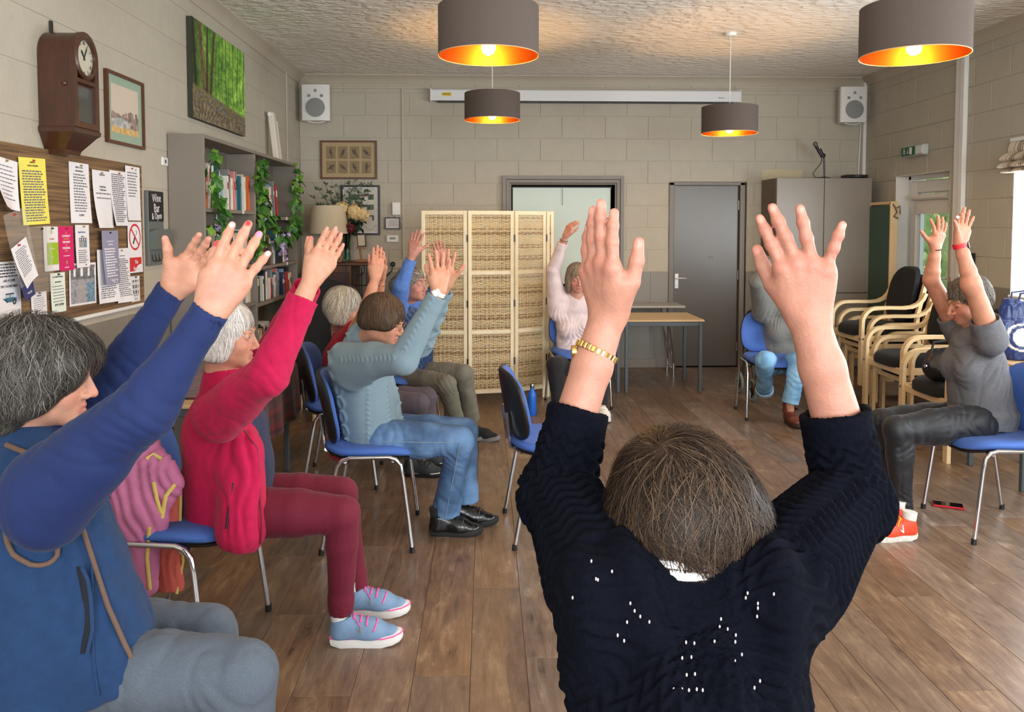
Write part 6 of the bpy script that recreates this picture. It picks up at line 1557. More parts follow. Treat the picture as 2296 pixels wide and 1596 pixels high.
 gl = sdf_obj('gilet', S, 0.006, M_FL, t, disp=dsp)
 M_PIP = fabric('brown_piping', (94, 72, 60))
 def pipe(pts, r, closed=False):
  q = snap(S, pts, off=0.003); mb = MB(); mb.tube([p - o for p in q], r, 7, closed=closed); mb.build('trim', [M_PIP], gl, smooth=1.0)
 c0 = J['sA'] + V(0.035, -0.02, -0.035); pipe([c0 + V(0.108 * math.cos(a), -0.085, 0.12 * math.sin(a)) for a in np.linspace(0, 6.28, 40)[:-1]], 0.0055, True)
 pipe([at(u, v, 1.62) for u, v in ((222, 1090), (250, 1130), (282, 1190), (305, 1260), (322, 1330), (345, 1410), (372, 1490), (384, 1505))], 0.0055)
 pipe([at(u, v, 1.66) for u, v in ((-40, 955), (0, 968), (30, 976), (62, 985))], 0.006)
 q = trace(S, ((172, 1270), (186, 1300), (193, 1350), (196, 1410), (184, 1465)), 0.002); mb = MB(); mb.tube([p - o for p in q], [0.004, 0.010, 0.011, 0.009, 0.004], 8, flat=((0, 1, 0), 0.5)); mb.build('pocket', [pbr('pocket_dark', (10, 16, 28), rough=0.9)], gl, smooth=1.0)
 mb = MB(); mb.tube([p - o + V(0.012, -0.004, 0) for p in q], 0.004, 6); mb.build('pocket_welt', [M_FL], gl, smooth=1.0)
 q = trace(S, ((206, 1230), (206, 1300), (204, 1400), (212, 1500), (222, 1560)), 0.001); mb = MB(); mb.tube([p - o for p in q], 0.003, 5); mb.build('seam', [M_FL], gl, smooth=1.0)
 # grey joggers
 M_JOG = pbr('grey_marl', (90, 99, 111), rough=0.95, var=0.10, vscale=330, bump=0.2, bscale=300, rgb2=(76, 85, 97), sheen=0.06)
 S = SDF(); S.ell(J['pel'] - V(-0.02, 0, 0.02), (0.14, 0.16, 0.09), None, 0.03)
 for a in 'AB': leg(S, J['p' + a], J['k' + a], J['a' + a], (0.098, 0.073, 0.050), k=0.05)
 sdf_obj('joggers', S, 0.006, M_JOG, t, disp=cloth_disp(0.004, 13, [(J['kA'] + V(-0.05, -0.04, -0.06), (1, 0, 0.8), 90, 0.006, 0.07), (J['pA'] + V(0.12, -0.06, 0.0), (1, 0, .5), 60, 0.004, 0.10)]))
 for a in 'AB': shoe(t, (J['a' + a].x - 0.05, J['a' + a].y, 0), (1, 0), upper=M_BLACKFAB, solem=M_WHITE)
 # wavy grey hair
 S = SDF(); p, R, M = H.p, H.rad, H.M
 S.ell(p(0, -0.022, 0.034), R(0.094, 0.112, 0.095), M, 0.02); S.ell(p(0, -0.07, -0.03), R(0.090, 0.066, 0.078), M, 0.04); S.ell(p(0, -0.065, -0.085), R(0.070, 0.05, 0.052), M, 0.03)
 for s_ in (-1, 1): S.ell(p(s_ * 0.072, -0.015, -0.02), R(0.030, 0.060, 0.055), M, 0.03); S.ell(p(s_ * 0.060, 0.055, 0.035), R(0.034, 0.04, 0.042), M, 0.03)
 S.ell(p(0, 0.140, -0.085), R(0.062, 0.122, 0.125), M, 0.012, 's')
 hair(t, H, S, [(80, 76, 71), (62, 58, 54), (98, 94, 88), (54, 51, 48), (122, 117, 110), (70, 66, 62), (88, 84, 78)], 9500, 0.15, 5, width=0.0009, off=(0.001, 0.016), wave=0.0036, wfreq=95, steps=12, h=0.005, fuzz=0.004, messy=0.35)
person_left()
# ---------------------------------------------------------------- person in magenta fleece
def person_magenta():
 t = person('person with white bob in magenta fleece jacket and leggings', (-0.9, 2.95, 0)); fwd = V(1, 0.06, 0).normalized(); o = Vector(t.location)
 B = Body((202, 150, 124))
 J = dict(pel=at(508, 1115, 2.98), che=at(505, 960, 2.94), neck=at(500, 842, 2.89), sA=at(488, 928, 2.72), eA=at(600, 842, 2.54), wA=at(700, 625, 2.62), sB=at(535, 885, 3.08), eB=at(622, 775, 3.06), wB=at(700, 620, 2.86),
    pA=at(545, 1148, 2.87), kA=at(768, 1152, 2.83), aA=at(764, 1372, 2.88), pB=at(560, 1115, 3.10), kB=at(765, 1105, 3.12), aB=at(800, 1320, 3.12))
 H = HeadFrame(at(508, 748, 2.86), V(1, 0.05, -0.10), V(0.1, 0, 1)); add_head(B, H, J['neck'], 0.0026); core(B, J, fwd)
 S = SDF(); nn = add_hand(B, S, J['wA'], at(730, 566, 2.64) - J['wA'], V(-0.88, -0.35, 0.5), 1, 0.186, spread=(0.02, 0.0, -0.02, -0.06), curl=((.02, .06, .04),) * 4, thumb=(0.40, 0.06, 0.05), nails=((218, 120, 124),) + (PINKN,) * 4); add_forearm(S, J['eA'], J['wA'], nn, (0.04, 0.04, 0.027)); B.add(S, 0.003)
 S = SDF(); nn = add_hand(B, S, J['wB'], at(738, 556, 2.88) - J['wB'], V(-0.88, 0.1, 0.5), -1, 0.184, spread=(0.02, 0.0, -0.02, -0.05), curl=((.02, .06, .04),) * 4, thumb=(0.62, 0.1, 0.1)); add_forearm(S, J['eB'], J['wB'], nn); B.add(S, 0.0035); B.build(t); face_parts(t, H, brow=(170, 150, 134), iris=(60, 66, 72))
 mb = MB(); mb.ball(H.p(0.083, 0.004, -0.040) - o, 0.0045, 8, 6); mb.build('earring', [M_GOLDW], t)
 M_FUCH = pbr('magenta_fleece', (186, 10, 72), rough=0.95, var=0.07, vscale=40, bump=0.3, bscale=420, sheen=0.06)
 # jacket: open body cut at the front edge, plus sleeves
 S = SDF(); sm = (J['sA'] + J['sB']) / 2
 S.cone(J['pel'] - V(0.0, 0, 0.10), J['pel'].lerp(J['che'], 0.5), 0.185, 0.165, 0.06, (fwd, 0.85)); S.cone(J['pel'].lerp(J['che'], .5), J['che'], 0.165, 0.165, 0.06, (fwd, 0.8)); S.cone(J['che'], sm, 0.165, 0.10, 0.06, (fwd, 0.8)); S.cone(J['sA'], J['sB'], 0.068, 0.068, 0.05)
 S.cone(sm, J['neck'], 0.085, 0.064, 0.05); S.cap(J['neck'] - V(0, 0, 0.04), J['neck'] + V(0.006, 0, 0.035), 0.068, 0.066, 0.02); S.cap(J['neck'] - V(0, 0, 0.0), J['neck'] + V(0.0, 0, 0.06), 0.058, 0.058, 0.004, None, 's')
 S.cone(at(545, 1010, 2.80), at(540, 1190, 2.77), 0.07, 0.085, 0.05); S.cut(at(606, 1100, 2.75), V(1, -0.12, -0.0), 0.012); S.cut(at(520, 1215, 2.80), V(-0.25, 0, -1), 0.012)
 dsp = cloth_disp(0.004, 10, [(at(520, 1000, 2.68), (1, 0, 0.15), 75, 0.010, 0.14), (at(560, 1120, 2.68), (1, 0, 0.1), 85, 0.010, 0.14), (at(480, 930, 2.65), (0.6, 0, 1), 70, 0.005, 0.09)])
 S2 = SDF()
 for a, f, rr in (('A', 0.80, (0.082, 0.068, 0.052)), ('B', 0.86, (0.08, 0.066, 0.052))): S2.cone(J['s' + a] - V(-0.01, 0, 0.02), J['s' + a].lerp(J['e' + a], 0.5), 0.078, 0.072, 0.03); sleeve(S2, J['s' + a], J['e' + a], J['e' + a].lerp(J['w' + a], f), rr, 0.05)
 dr = (J['wA'] - J['sA']).normalized(); d2 = cloth_disp(0.004, 12, [(J['eA'], dr, 80, 0.004, 0.09), (J['sA'] + V(.05, -.03, 0), (1, 0, -.4), 75, 0.006, 0.09)])
 jk = multi('fleece_jacket', [(S, 0.006, dsp), (S2, 0.005, d2)], M_FUCH, t)
 M_MAR = pbr('dark_zip', (120, 10, 44), rough=0.7)
 q = trace(S, ((523, 1082), (519, 1110), (512, 1150), (508, 1185)), 0.002); mb = MB(); mb.tube([p - o for p in q], 0.004, 6); mb.build('pocket_zip', [pbr('black_zip', (36, 14, 22), rough=0.5)], jk, smooth=1.0)
 mb = MB(); mb.tube([p - o + V(0.004, 0, 0) for p in snap(S, [at(604, v, 2.72) for v in (940, 1000, 1060, 1120, 1180, 1235)], off=0.002)], 0.0035, 6); mb.build('front_zip', [M_MAR], jk, smooth=1.0)
 S = SDF(); torso(S, J['pel'] + V(0.03, 0, 0.03), J['che'] + V(0.03, 0, 0), J['neck'] - V(0, 0, 0.02), J['sA'].lerp(J['sB'], .25), J['sA'].lerp(J['sB'], .75), fwd, 0.155, 0.150, 0.145, 0.06, 0.80)
 S.ell(J['pel'].lerp(J['che'], .45) + V(0.085, -0.01, 0), (0.085, 0.12, 0.13), None, 0.05); sdf_obj('tshirt', S, 0.008, fabric('navy_cotton', (38, 46, 72)), t, disp=cloth_disp(0.003, 14))
 S = SDF(); S.ell(J['pel'] + V(0.02, 0, -0.02), (0.14, 0.17, 0.11), None, 0.05)
 for a in 'AB': leg(S, J['p' + a], J['k' + a], J['a' + a], (0.095, 0.064, 0.045), k=0.05, calf=0.95)
 sdf_obj('leggings', S, 0.005, pbr('dark_red_leggings', (100, 8, 38), rough=0.85, var=0.04, sheen=0.06, bump=0.05, bscale=300), t, disp=cloth_disp(0.0015, 18, [(J['kA'] + V(-0.045, -.03, -.04), (1, 0, -1), 130, 0.003, 0.05), (J['aA'] + V(0, -.03, .03), (0, 0, 1), 160, 0.002, 0.05)]))
 UP = pbr('blue_grey_mesh', (118, 148, 182), rough=0.7, var=0.06, vscale=90, bump=0.3, bscale=600); PK = pbr('hot_pink', (238, 96, 168), rough=0.6); WS = pbr('white_sole', (226, 224, 222), rough=0.6, var=0.04)
 for (x, y, dx) in ((-0.572, 2.872, 0.03), (-0.565, 3.10, -0.02)):
  sh, G = shoe(t, (x, y), (1, dx), 0.264, upper=UP, solem=WS, lace=PK, white_line=PK, sock=M_SOCKW, sole_h=0.034)
  text_mesh('V', 0.040, M_SILVER, sh, G(0.112, -0.0415, 0.066) - o, (0.9, -0.18, 0.40), (-0.4, 0.35, 0.85), name='side_logo', depth=0.002)
 S = bob(H, SDF(), vol=1.03, low=-0.065, fringe=0.056, facew=0.06)
 hair(t, H, S, [(232, 228, 222), (214, 210, 204), (244, 242, 238), (196, 190, 182)], 3000, 0.10, 7, width=0.0012, h=0.006, steps=9, off=(0, 0.005))
person_magenta()
# ---------------------------------------------------------------- person in the pale blue cable jumper
def person_cable():
 t = person('person with brown bowl cut in pale blue cable jumper and jeans', (-0.57, 3.97, 0)); fwd = V(1, 0.05, 0).normalized(); o = Vector(t.location)
 B = Body((200, 146, 120))
 J = dict(pel=at(838, 962, 4.0), che=at(812, 855, 3.96), neck=at(818, 765, 3.92), sA=at(780, 808, 3.76), eA=at(905, 806, 3.52), wA=at(985, 652, 3.52), sB=at(838, 785, 4.12), eB=at(938, 770, 4.02), wB=at(1000, 640, 3.90),
    pA=at(862, 985, 3.88), kA=at(1032, 988, 3.85), aA=at(1000, 1148, 3.94), pB=at(872, 970, 4.1), kB=at(1042, 968, 4.06), aB=at(1042, 1122, 4.08))
 H = HeadFrame(at(860, 716, 3.80), V(1, -0.28, -0.32), V(0.32, 0, 1)); add_head(B, H, J['neck'], 0.003, lids='closed'); core(B, J, fwd)
 S = SDF(); nn = add_hand(B, S, J['wA'], at(984, 600, 3.54) - J['wA'], V(-0.95, -0.25, 0.1), 1, 0.18, spread=(0.2, 0.05, -0.06, -0.25), curl=((-.02, .06, .04),) * 4, thumb=(0.4, 0.1, 0.1)); add_forearm(S, J['eA'], J['wA'], nn); B.add(S, 0.0035)
 S = SDF(); nn = add_hand(B, S, J['wB'], at(1000, 590, 3.88) - J['wB'], V(0.9, 0.3, 0.2), 1, 0.18, spread=(0.22, 0.05, -0.1, -0.2), curl=((.02, .06, .04),) * 4, thumb=(0.7, 0.1, 0.1)); add_forearm(S, J['eB'], J['wB'], nn); B.add(S, 0.0035); B.build(t); face_parts(t, H, 'closed', brow=(110, 88, 70))
 mb = MB()
 for s_ in (-1, 1): mb.tube([H.p(s_ * 0.033 + 0.022 * math.cos(a), 0.103, -0.004 + 0.017 * math.sin(a)) - o for a in np.linspace(0, 6.28, 17)[:-1]], 0.0012, 5, closed=True); mb.tube([H.p(s_ * 0.055, 0.10, 0.002) - o, H.p(s_ * 0.078, 0.06, 0.004) - o, H.p(s_ * 0.082, -0.005, 0.0) - o], 0.0014, 5)
 mb.tube([H.p(-0.011, 0.104, 0.0) - o, H.p(0, 0.107, 0.002) - o, H.p(0.011, 0.104, 0.0) - o], 0.0012, 5); mb.build('glasses', [pbr('thin_gold_wire', (150, 128, 92), rough=0.3, metal=0.8)], t, smooth=1.0)
 S = SDF(); torso(S, J['pel'] + V(0, 0, 0.0), J['che'], J['neck'], J['sA'], J['sB'], fwd, 0.185, 0.180, 0.175, 0.085, 0.80)
 S.cap(J['pel'] - V(0.0, 0, 0.10), J['pel'] + V(0, 0, 0.03), 0.178, 0.185, 0.03, (fwd, 0.82)); S.cone(J['neck'] - V(0, 0, 0.02), J['neck'] + V(-0.01, 0, 0.025), 0.075, 0.068, 0.03)
 for a, rr in (('A', (0.088, 0.066, 0.046)), ('B', (0.088, 0.066, 0.046))):
  S.cone(J['s' + a] - V(-0.02, 0, 0.06), J['s' + a].lerp(J['e' + a], .5), 0.085, 0.074, 0.05); sleeve(S, J['s' + a], J['e' + a], J['e' + a].lerp(J['w' + a], 0.93), rr, 0.05)
 S.cut(J['pel'] - V(0, 0, 0.085), V(0.12, 0, -1), 0.01)
 c = npv(J['che']); sa, ea, wa = npv(J['sA']), npv(J['eA']), npv(J['wA'])
 def cable(P, N):
  q = P - c; ang = np.arctan2(-q[:, 1], q[:, 0]); s = ang * 0.17; z = P[:, 2]
  d = np.zeros(len(P))
  for s0, wd in ((0.10, 0.017), (0.215, 0.012), (0.36, 0.040), (0.47, 0.014), (-0.01, 0.032)):
   x = (s - s0); m = np.abs(x) < wd * 1.25
   if wd > 0.03:
    for ph in (0, np.pi): d += np.where(m, 0.011 * np.exp(-((x - wd * 0.62 * np.sin(z * 44 + ph)) / 0.0085) ** 2), 0)
   else: d += np.where(m, 0.008 * np.exp(-(x / (wd * 0.75)) ** 2) * (0.45 + 0.55 * np.sin(z * 260 + np.abs(x) * 240)), 0)
  hem = P[:, 2] < J['pel'].z - 0.02
  d = np.where(hem, 0.0018 * np.sin(s * 480), d)
  for a, b in ((sa, ea), (ea, wa)):
   ax = b - a; l = np.linalg.norm(ax); ax /= l; qq = P - a; hh = qq @ ax; rad = qq - hh[:, None] * ax; rr = np.linalg.norm(rad, axis=1); m = (rr < 0.10) & (hh > 0.04) & (hh < l + 0.02)
   up = np.cross(ax, [0, 1, 0]); up /= np.linalg.norm(up); up = up if up[2] > 0 else -up; x = (rad @ up) - 0.018
   d = np.where(m, 0.005 * np.exp(-(x / 0.014) ** 2) * (0.5 + 0.5 * np.sin(hh * 230 + np.abs(x) * 200)), d)
  return (d + 0.004 * vnoise(P, 10, 4)).astype(np.float32)
 sdf_obj('jumper', S, 0.0042, pbr('pale_blue_wool', (128, 152, 164), rough=0.95, var=0.06, vscale=120, bump=0.5, bscale=420, sheen=0.06, stretch=(1, 1, 2.5)), t, disp=cable)
 nk = J['neck']; mb = MB(); mb.tube([nk + V(-0.012 + 0.062 * math.cos(a), 0.062 * math.sin(a), 0.032) - o for a in np.linspace(0, 6.28, 25)[:-1]], 0.013, 8, closed=True); mb.build('rolled_collar', [MATS['pale_blue_wool']], t, smooth=1.0)
 M_JEAN = pbr('blue_denim', (64, 94, 132), rough=0.85, var=0.22, vscale=7, bump=0.2, bscale=420, rgb2=(90, 122, 160))
 S = SDF(); S.ell(J['pel'] + V(0.0, 0, -0.03), (0.16, 0.18, 0.11), None, 0.05)
 for a in 'AB': leg(S, J['p' + a], J['k' + a], J['a' + a], (0.100, 0.072, 0.066), hem=1.10, k=0.05)
 js = sdf_obj('jeans', S, 0.006, M_JEAN, t, disp=cloth_disp(0.004, 12, [(J['pA'] + V(.06, -.06, .03), (1, 0, .6), 85, 0.006, 0.09), (J['kA'] + V(-.05, -.03, -.06), (1, 0, 1), 90, 0.006, 0.07), (J['kA'].lerp(J['aA'], .6) + V(0, -.05, 0), (0.3, 0, 1), 45, 0.005, 0.10)]))
 M_ST = pbr('denim_stitch', (122, 138, 152), rough=0.9)
 q = snap(S, [J['pA'].lerp(J['kA'], f) + V(0, -0.1, 0.015) for f in np.linspace(0, 1, 9)] + [J['kA'].lerp(J['aA'], f) + V(0.0, -0.09, 0) for f in np.linspace(0.08, 1, 9)], off=0.002); mb = MB(); mb.tube([p - o for p in q], 0.0022, 5); mb.build('seam', [M_ST], js)
 BL = pbr('black_shiny_leather', (18, 18, 20), rough=0.22, bump=0.08, bscale=90); SO = pbr('black_rubber', (24, 24, 25), rough=0.6)
 for a, (u, v) in (('A', (962, 1198)), ('B', (1000, 1178))):
  f_ = floor_at(u, v); shoe(t, (f_.x, f_.y), (1, -0.05 if a == 'A' else 0.03), 0.268, upper=BL, solem=SO, lace=M_BLACK, sock=fabric('black_sock', (16, 16, 18)))
 S = SDF(); p, R, M = H.p, H.rad, H.M
 S.ell(p(0, -0.016, 0.034), R(0.088, 0.108, 0.092), M, 0.02); S.ell(p(0, -0.05, -0.02), R(0.084, 0.070, 0.065), M, 0.03)
 for s_ in (-1, 1): S.ell(p(s_ * 0.060, 0.02, 0.0), R(0.032, 0.06, 0.05), M, 0.03)
 S.ell(p(0, 0.15, -0.09), R(0.075, 0.115, 0.118), M, 0.010, 's'); S.cut(p(0, 0, -0.055), V(0, 0, 0) - H.u + H.f * 0.25, 0.02)
 hair(t, H, S, [(92, 74, 58), (112, 92, 74), (74, 58, 46), (84, 68, 54)], 2600, 0.12, 9, width=0.0013, h=0.006, steps=10, off=(0, 0.004), crown=(0, -0.06, 0.12))
 w_ = J['eA'].lerp(J['wA'], 0.965); bd, x, y = band(t, 'watch_strap', w_, J['wA'] - J['eA'], 0.0295, 0.018, M_WHITE, V(0, 1, 0)); m = MB(); m.box(w_ - o + V(-0.006, -0.033, 0.004), (0.034, 0.010, 0.030), 0.004, R=rot3('Y', -0.5)); m.cyl(w_ - o + V(-0.006, -0.038, 0.004), w_ - o + V(-0.006, -0.040, 0.004), 0.009, n=12); m.build('watch_case', [M_WHITE], t)
person_cable()
# ---------------------------------------------------------------- person in the red top
def person_red():
 t = person('person with white hair in short sleeved red top behind the cable jumper', (-0.8, 4.9, 0)); fwd = V(1, 0.2, 0).normalized(); o = Vector(t.location)
 B = Body((196, 140, 112))
 J = dict(pel=at(798, 900, 4.92), che=at(770, 812, 4.9), neck=at(766, 738, 4.86), sA=at(772, 775, 4.66), eA=at(815, 712, 4.46), wA=at(842, 622, 4.50), sB=at(800, 762, 5.02), eB=at(842, 695, 4.84), wB=at(856, 620, 4.76),
    pA=at(828, 912, 4.82), kA=at(938, 905, 4.80), aA=at(925, 1032, 4.88), pB=at(838, 900, 5.02), kB=at(955, 892, 5.02), aB=at(948, 1015, 5.04))
 H = HeadFrame(at(772, 690, 4.74), V(1, 0.16, -0.28), V(0.28, 0.05, 1)); add_head(B, H, J['neck'], 0.0034); core(B, J, fwd)
 S = SDF(); nn = add_hand(B, S, J['wA'], at(845, 594, 4.5) - J['wA'], V(-0.8, -0.6, 0.1), 1, 0.18, spread=(0.03, 0.0, -0.02, -0.06), curl=((.02, .05, .04),) * 4, thumb=(0.2, 0.05, 0.05)); add_forearm(S, J['eA'], J['wA'], nn); S.cone(J['sA'], J['eA'], 0.046, 0.042, 0.02); B.add(S, 0.004)
 S = SDF(); nn = add_hand(B, S, J['wB'], at(858, 592, 4.74) - J['wB'], V(-0.5, 0.8, 0.2), -1, 0.18, spread=(0.08, 0.0, -0.1, -0.25), curl=((.1, .15, .1),) * 4, thumb=(0.3, 0.1, 0.05)); add_forearm(S, J['eB'], J['wB'], nn); S.cone(J['sB'], J['eB'], 0.046, 0.042, 0.02); B.add(S, 0.004); B.build(t); face_parts(t, H, brow=(180, 170, 160))
 band(t, 'bracelet', J['eB'].lerp(J['wB'], .78), J['wB'] - J['eB'], 0.033, 0.004, M_STEEL, V(0, 1, 0), 0.002)
 S = SDF(); torso(S, J['pel'], J['che'], J['neck'], J['sA'], J['sB'], fwd, 0.17, 0.16, 0.16, 0.08, 0.78)
 for a in 'AB': e = J['s' + a].lerp(J['e' + a], 0.62); S.cone(J['s' + a], e - (e - J['s' + a]).normalized() * 0.055, 0.078, 0.062, 0.05); S.cap(e - (e - J['s' + a]).normalized() * 0.06, e, 0.062, 0.060, 0.008)
 sdf_obj('top', S, 0.006, fabric('red_jersey', (164, 18, 42)), t, disp=cloth_disp(0.004, 12, [(J['sA'] + V(0.02, -0.05, -0.06), (1, 0, 1), 80, 0.005, 0.09)]))
 S = SDF(); S.ell(J['pel'] + V(0, 0, -0.02), (0.15, 0.17, 0.11), None, 0.05)
 for a in 'AB': leg(S, J['p' + a], J['k' + a], J['a' + a], (0.09, 0.070, 0.054), k=0.05)
 tr = sdf_obj('trousers', S, 0.007, fabric('plum_grey_trousers', (78, 70, 78)), t, disp=cloth_disp(0.004, 12))
 DK = pbr('dark_green_suede', (38, 46, 48), rough=0.8, bump=0.1)
 for (u, v, d) in ((905, 1066, -0.1), (925, 1045, 0.05)): f_ = floor_at(u, v); shoe(t, (f_.x, f_.y), (1, d), 0.26, upper=DK, solem=M_BLACK, lace=M_BLACK, white_line=M_WHITE)
 S = bob(H, SDF(), vol=1.03, low=-0.075, fringe=0.05, facew=0.058)
 hair(t, H, S, [(206, 198, 182), (184, 176, 160), (224, 218, 206), (160, 150, 134)], 1800, 0.11, 11, width=0.0016, h=0.007, steps=9)
person_red()
# ---------------------------------------------------------------- person in blue shirt and quilted gilet
def person_quilt():
 t = person('person with swept grey hair in blue shirt and navy quilted gilet', (-0.55, 5.7, 0)); fwd = V(0.82, -0.55, 0).normalized(); o = Vector(t.location)
 B = Body((190, 136, 118))
 J = dict(pel=at(925, 832, 5.74), che=at(926, 748, 5.70), neck=at(926, 683, 5.64), sA=at(890, 700, 5.58), eA=at(900, 640, 5.46), wA=at(925, 570, 5.44), sB=at(962, 692, 5.80), eB=at(982, 640, 5.76), wB=at(996, 588, 5.66),
    pA=at(918, 852, 5.62), kA=at(1002, 862, 5.36), aA=at(1022, 948, 5.50), pB=at(955, 838, 5.72), kB=at(1040, 838, 5.56), aB=at(1056, 940, 5.68))
 H = HeadFrame(at(926, 637, 5.58), V(0.86, -0.50, 0.02), V(-0.02, 0, 1)); add_head(B, H, J['neck'], 0.0032, lip=(150, 70, 74)); core(B, J, fwd)
 S = SDF(); nn = add_hand(B, S, J['wA'], at(932, 545, 5.44) - J['wA'], V(0.9, -0.3, 0.1), -1, 0.176, spread=(0.1, 0.0, -0.06, -0.15), curl=((.05, .1, .06),) * 4, thumb=(0.75, 0.1, 0.1)); add_forearm(S, J['eA'], J['wA'], nn); B.add(S, 0.004)
 S = SDF(); nn = add_hand(B, S, J['wB'], at(984, 558, 5.64) - J['wB'], V(-0.8, -0.3, -0.4), -1, 0.176, spread=(0.05, 0.0, -0.04, -0.1), curl=((.2, .15, .1),) * 4, thumb=(0.4, 0.1, 0.1)); add_forearm(S, J['eB'], J['wB'], nn); B.add(S, 0.004); B.build(t); face_parts(t, H, iris=(44, 40, 38), brow=(98, 84, 76))
 S = SDF(); torso(S, J['pel'], J['che'], J['neck'], J['sA'], J['sB'], fwd, 0.15, 0.14, 0.14, 0.07, 0.75)
 for a in 'AB': sleeve(S, J['s' + a], J['e' + a], J['e' + a].lerp(J['w' + a], 0.86), (0.07, 0.058, 0.042), 0.05)
 S.cone(J['neck'] - V(0, 0, 0.02), J['neck'] + V(0.01, -0.01, 0.015), 0.062, 0.060, 0.02)
 sdf_obj('shirt', S, 0.0055, fabric('mid_blue_cotton', (84, 124, 196), var=0.12, vscale=40), t, disp=cloth_disp(0.004, 13))
 S = SDF(); torso(S, J['pel'] - fwd * 0.012, J['che'] - fwd * 0.012, J['neck'] - V(0, 0, 0.02), J['sA'].lerp(J['sB'], .08), J['sA'].lerp(J['sB'], .92), fwd, 0.182, 0.165, 0.162, 0.072, 0.80)
 sd = V(-fwd.y, fwd.x, 0); S.cone(J['che'] + fwd * 0.15 + sd * 0.012 + V(0, 0, 0.06), J['pel'] + fwd * 0.19 + sd * 0.02 - V(0, 0, 0.06), 0.035, 0.075, 0.02, None, 's'); S.cut(J['pel'] - V(0, 0, 0.07), V(0.1, 0, -1), 0.01)
 c = npv(J['che'])
 def quilt(P, N):
  q = P - c; s = np.arctan2(q[:, 1], q[:, 0]) * 0.17; z = P[:, 2]
  u, v = (s + z) / 0.05, (s - z) / 0.05
  return (0.006 * (np.abs(np.sin(np.pi * u)) * np.abs(np.sin(np.pi * v))) ** 0.5 + 0.003 * vnoise(P, 12)).astype(np.float32)
 sdf_obj('quilted_gilet', S, 0.0055, pbr('navy_quilt', (30, 54, 96), rough=0.5, var=0.1, sheen=0.06), t, disp=quilt)
 S = SDF(); S.ell(J['pel'] + V(0, 0, -0.02), (0.15, 0.15, 0.10), None, 0.05)
 for a in 'AB': leg(S, J['p' + a], J['k' + a], J['a' + a], (0.088, 0.068, 0.062), hem=1.1, k=0.05)
 sdf_obj('trousers', S, 0.006, fabric('olive_grey_trousers', (108, 106, 94)), t, disp=cloth_disp(0.004, 12, [(J['kA'], (1, 0, 1), 80, 0.005, 0.09)]))
 for (u, v) in ((1010, 985), (1045, 985)): f_ = floor_at(u, v); shoe(t, (f_.x, f_.y), (0.86, -0.2), 0.25, upper=pbr('black_suede', (24, 24, 28), rough=0.9), solem=pbr('grey_sole', (120, 118, 116)))
 S = SDF(); p, R, M = H.p, H.rad, H.M
 S.ell(p(0, -0.022, 0.036), R(0.084, 0.106, 0.092), M, 0.02); S.ell(p(0, -0.07, -0.005), R(0.075, 0.06, 0.07), M, 0.03); S.ell(p(0.02, -0.12, -0.01), R(0.05, 0.06, 0.06), M, 0.03)
 S.ell(p(0, 0.14, -0.065), R(0.066, 0.122, 0.128), M, 0.012, 's')
 hair(t, H, S, [(150, 138, 124), (120, 106, 94), (176, 166, 152), (98, 84, 74)], 1500, 0.12, 13, width=0.0018, h=0.007, steps=9, flow=lambda L: np.stack([0.2 * L[:, 0], -1 + 0 * L[:, 0], -0.25 + 0 * L[:, 0]], 1))
person_quilt()
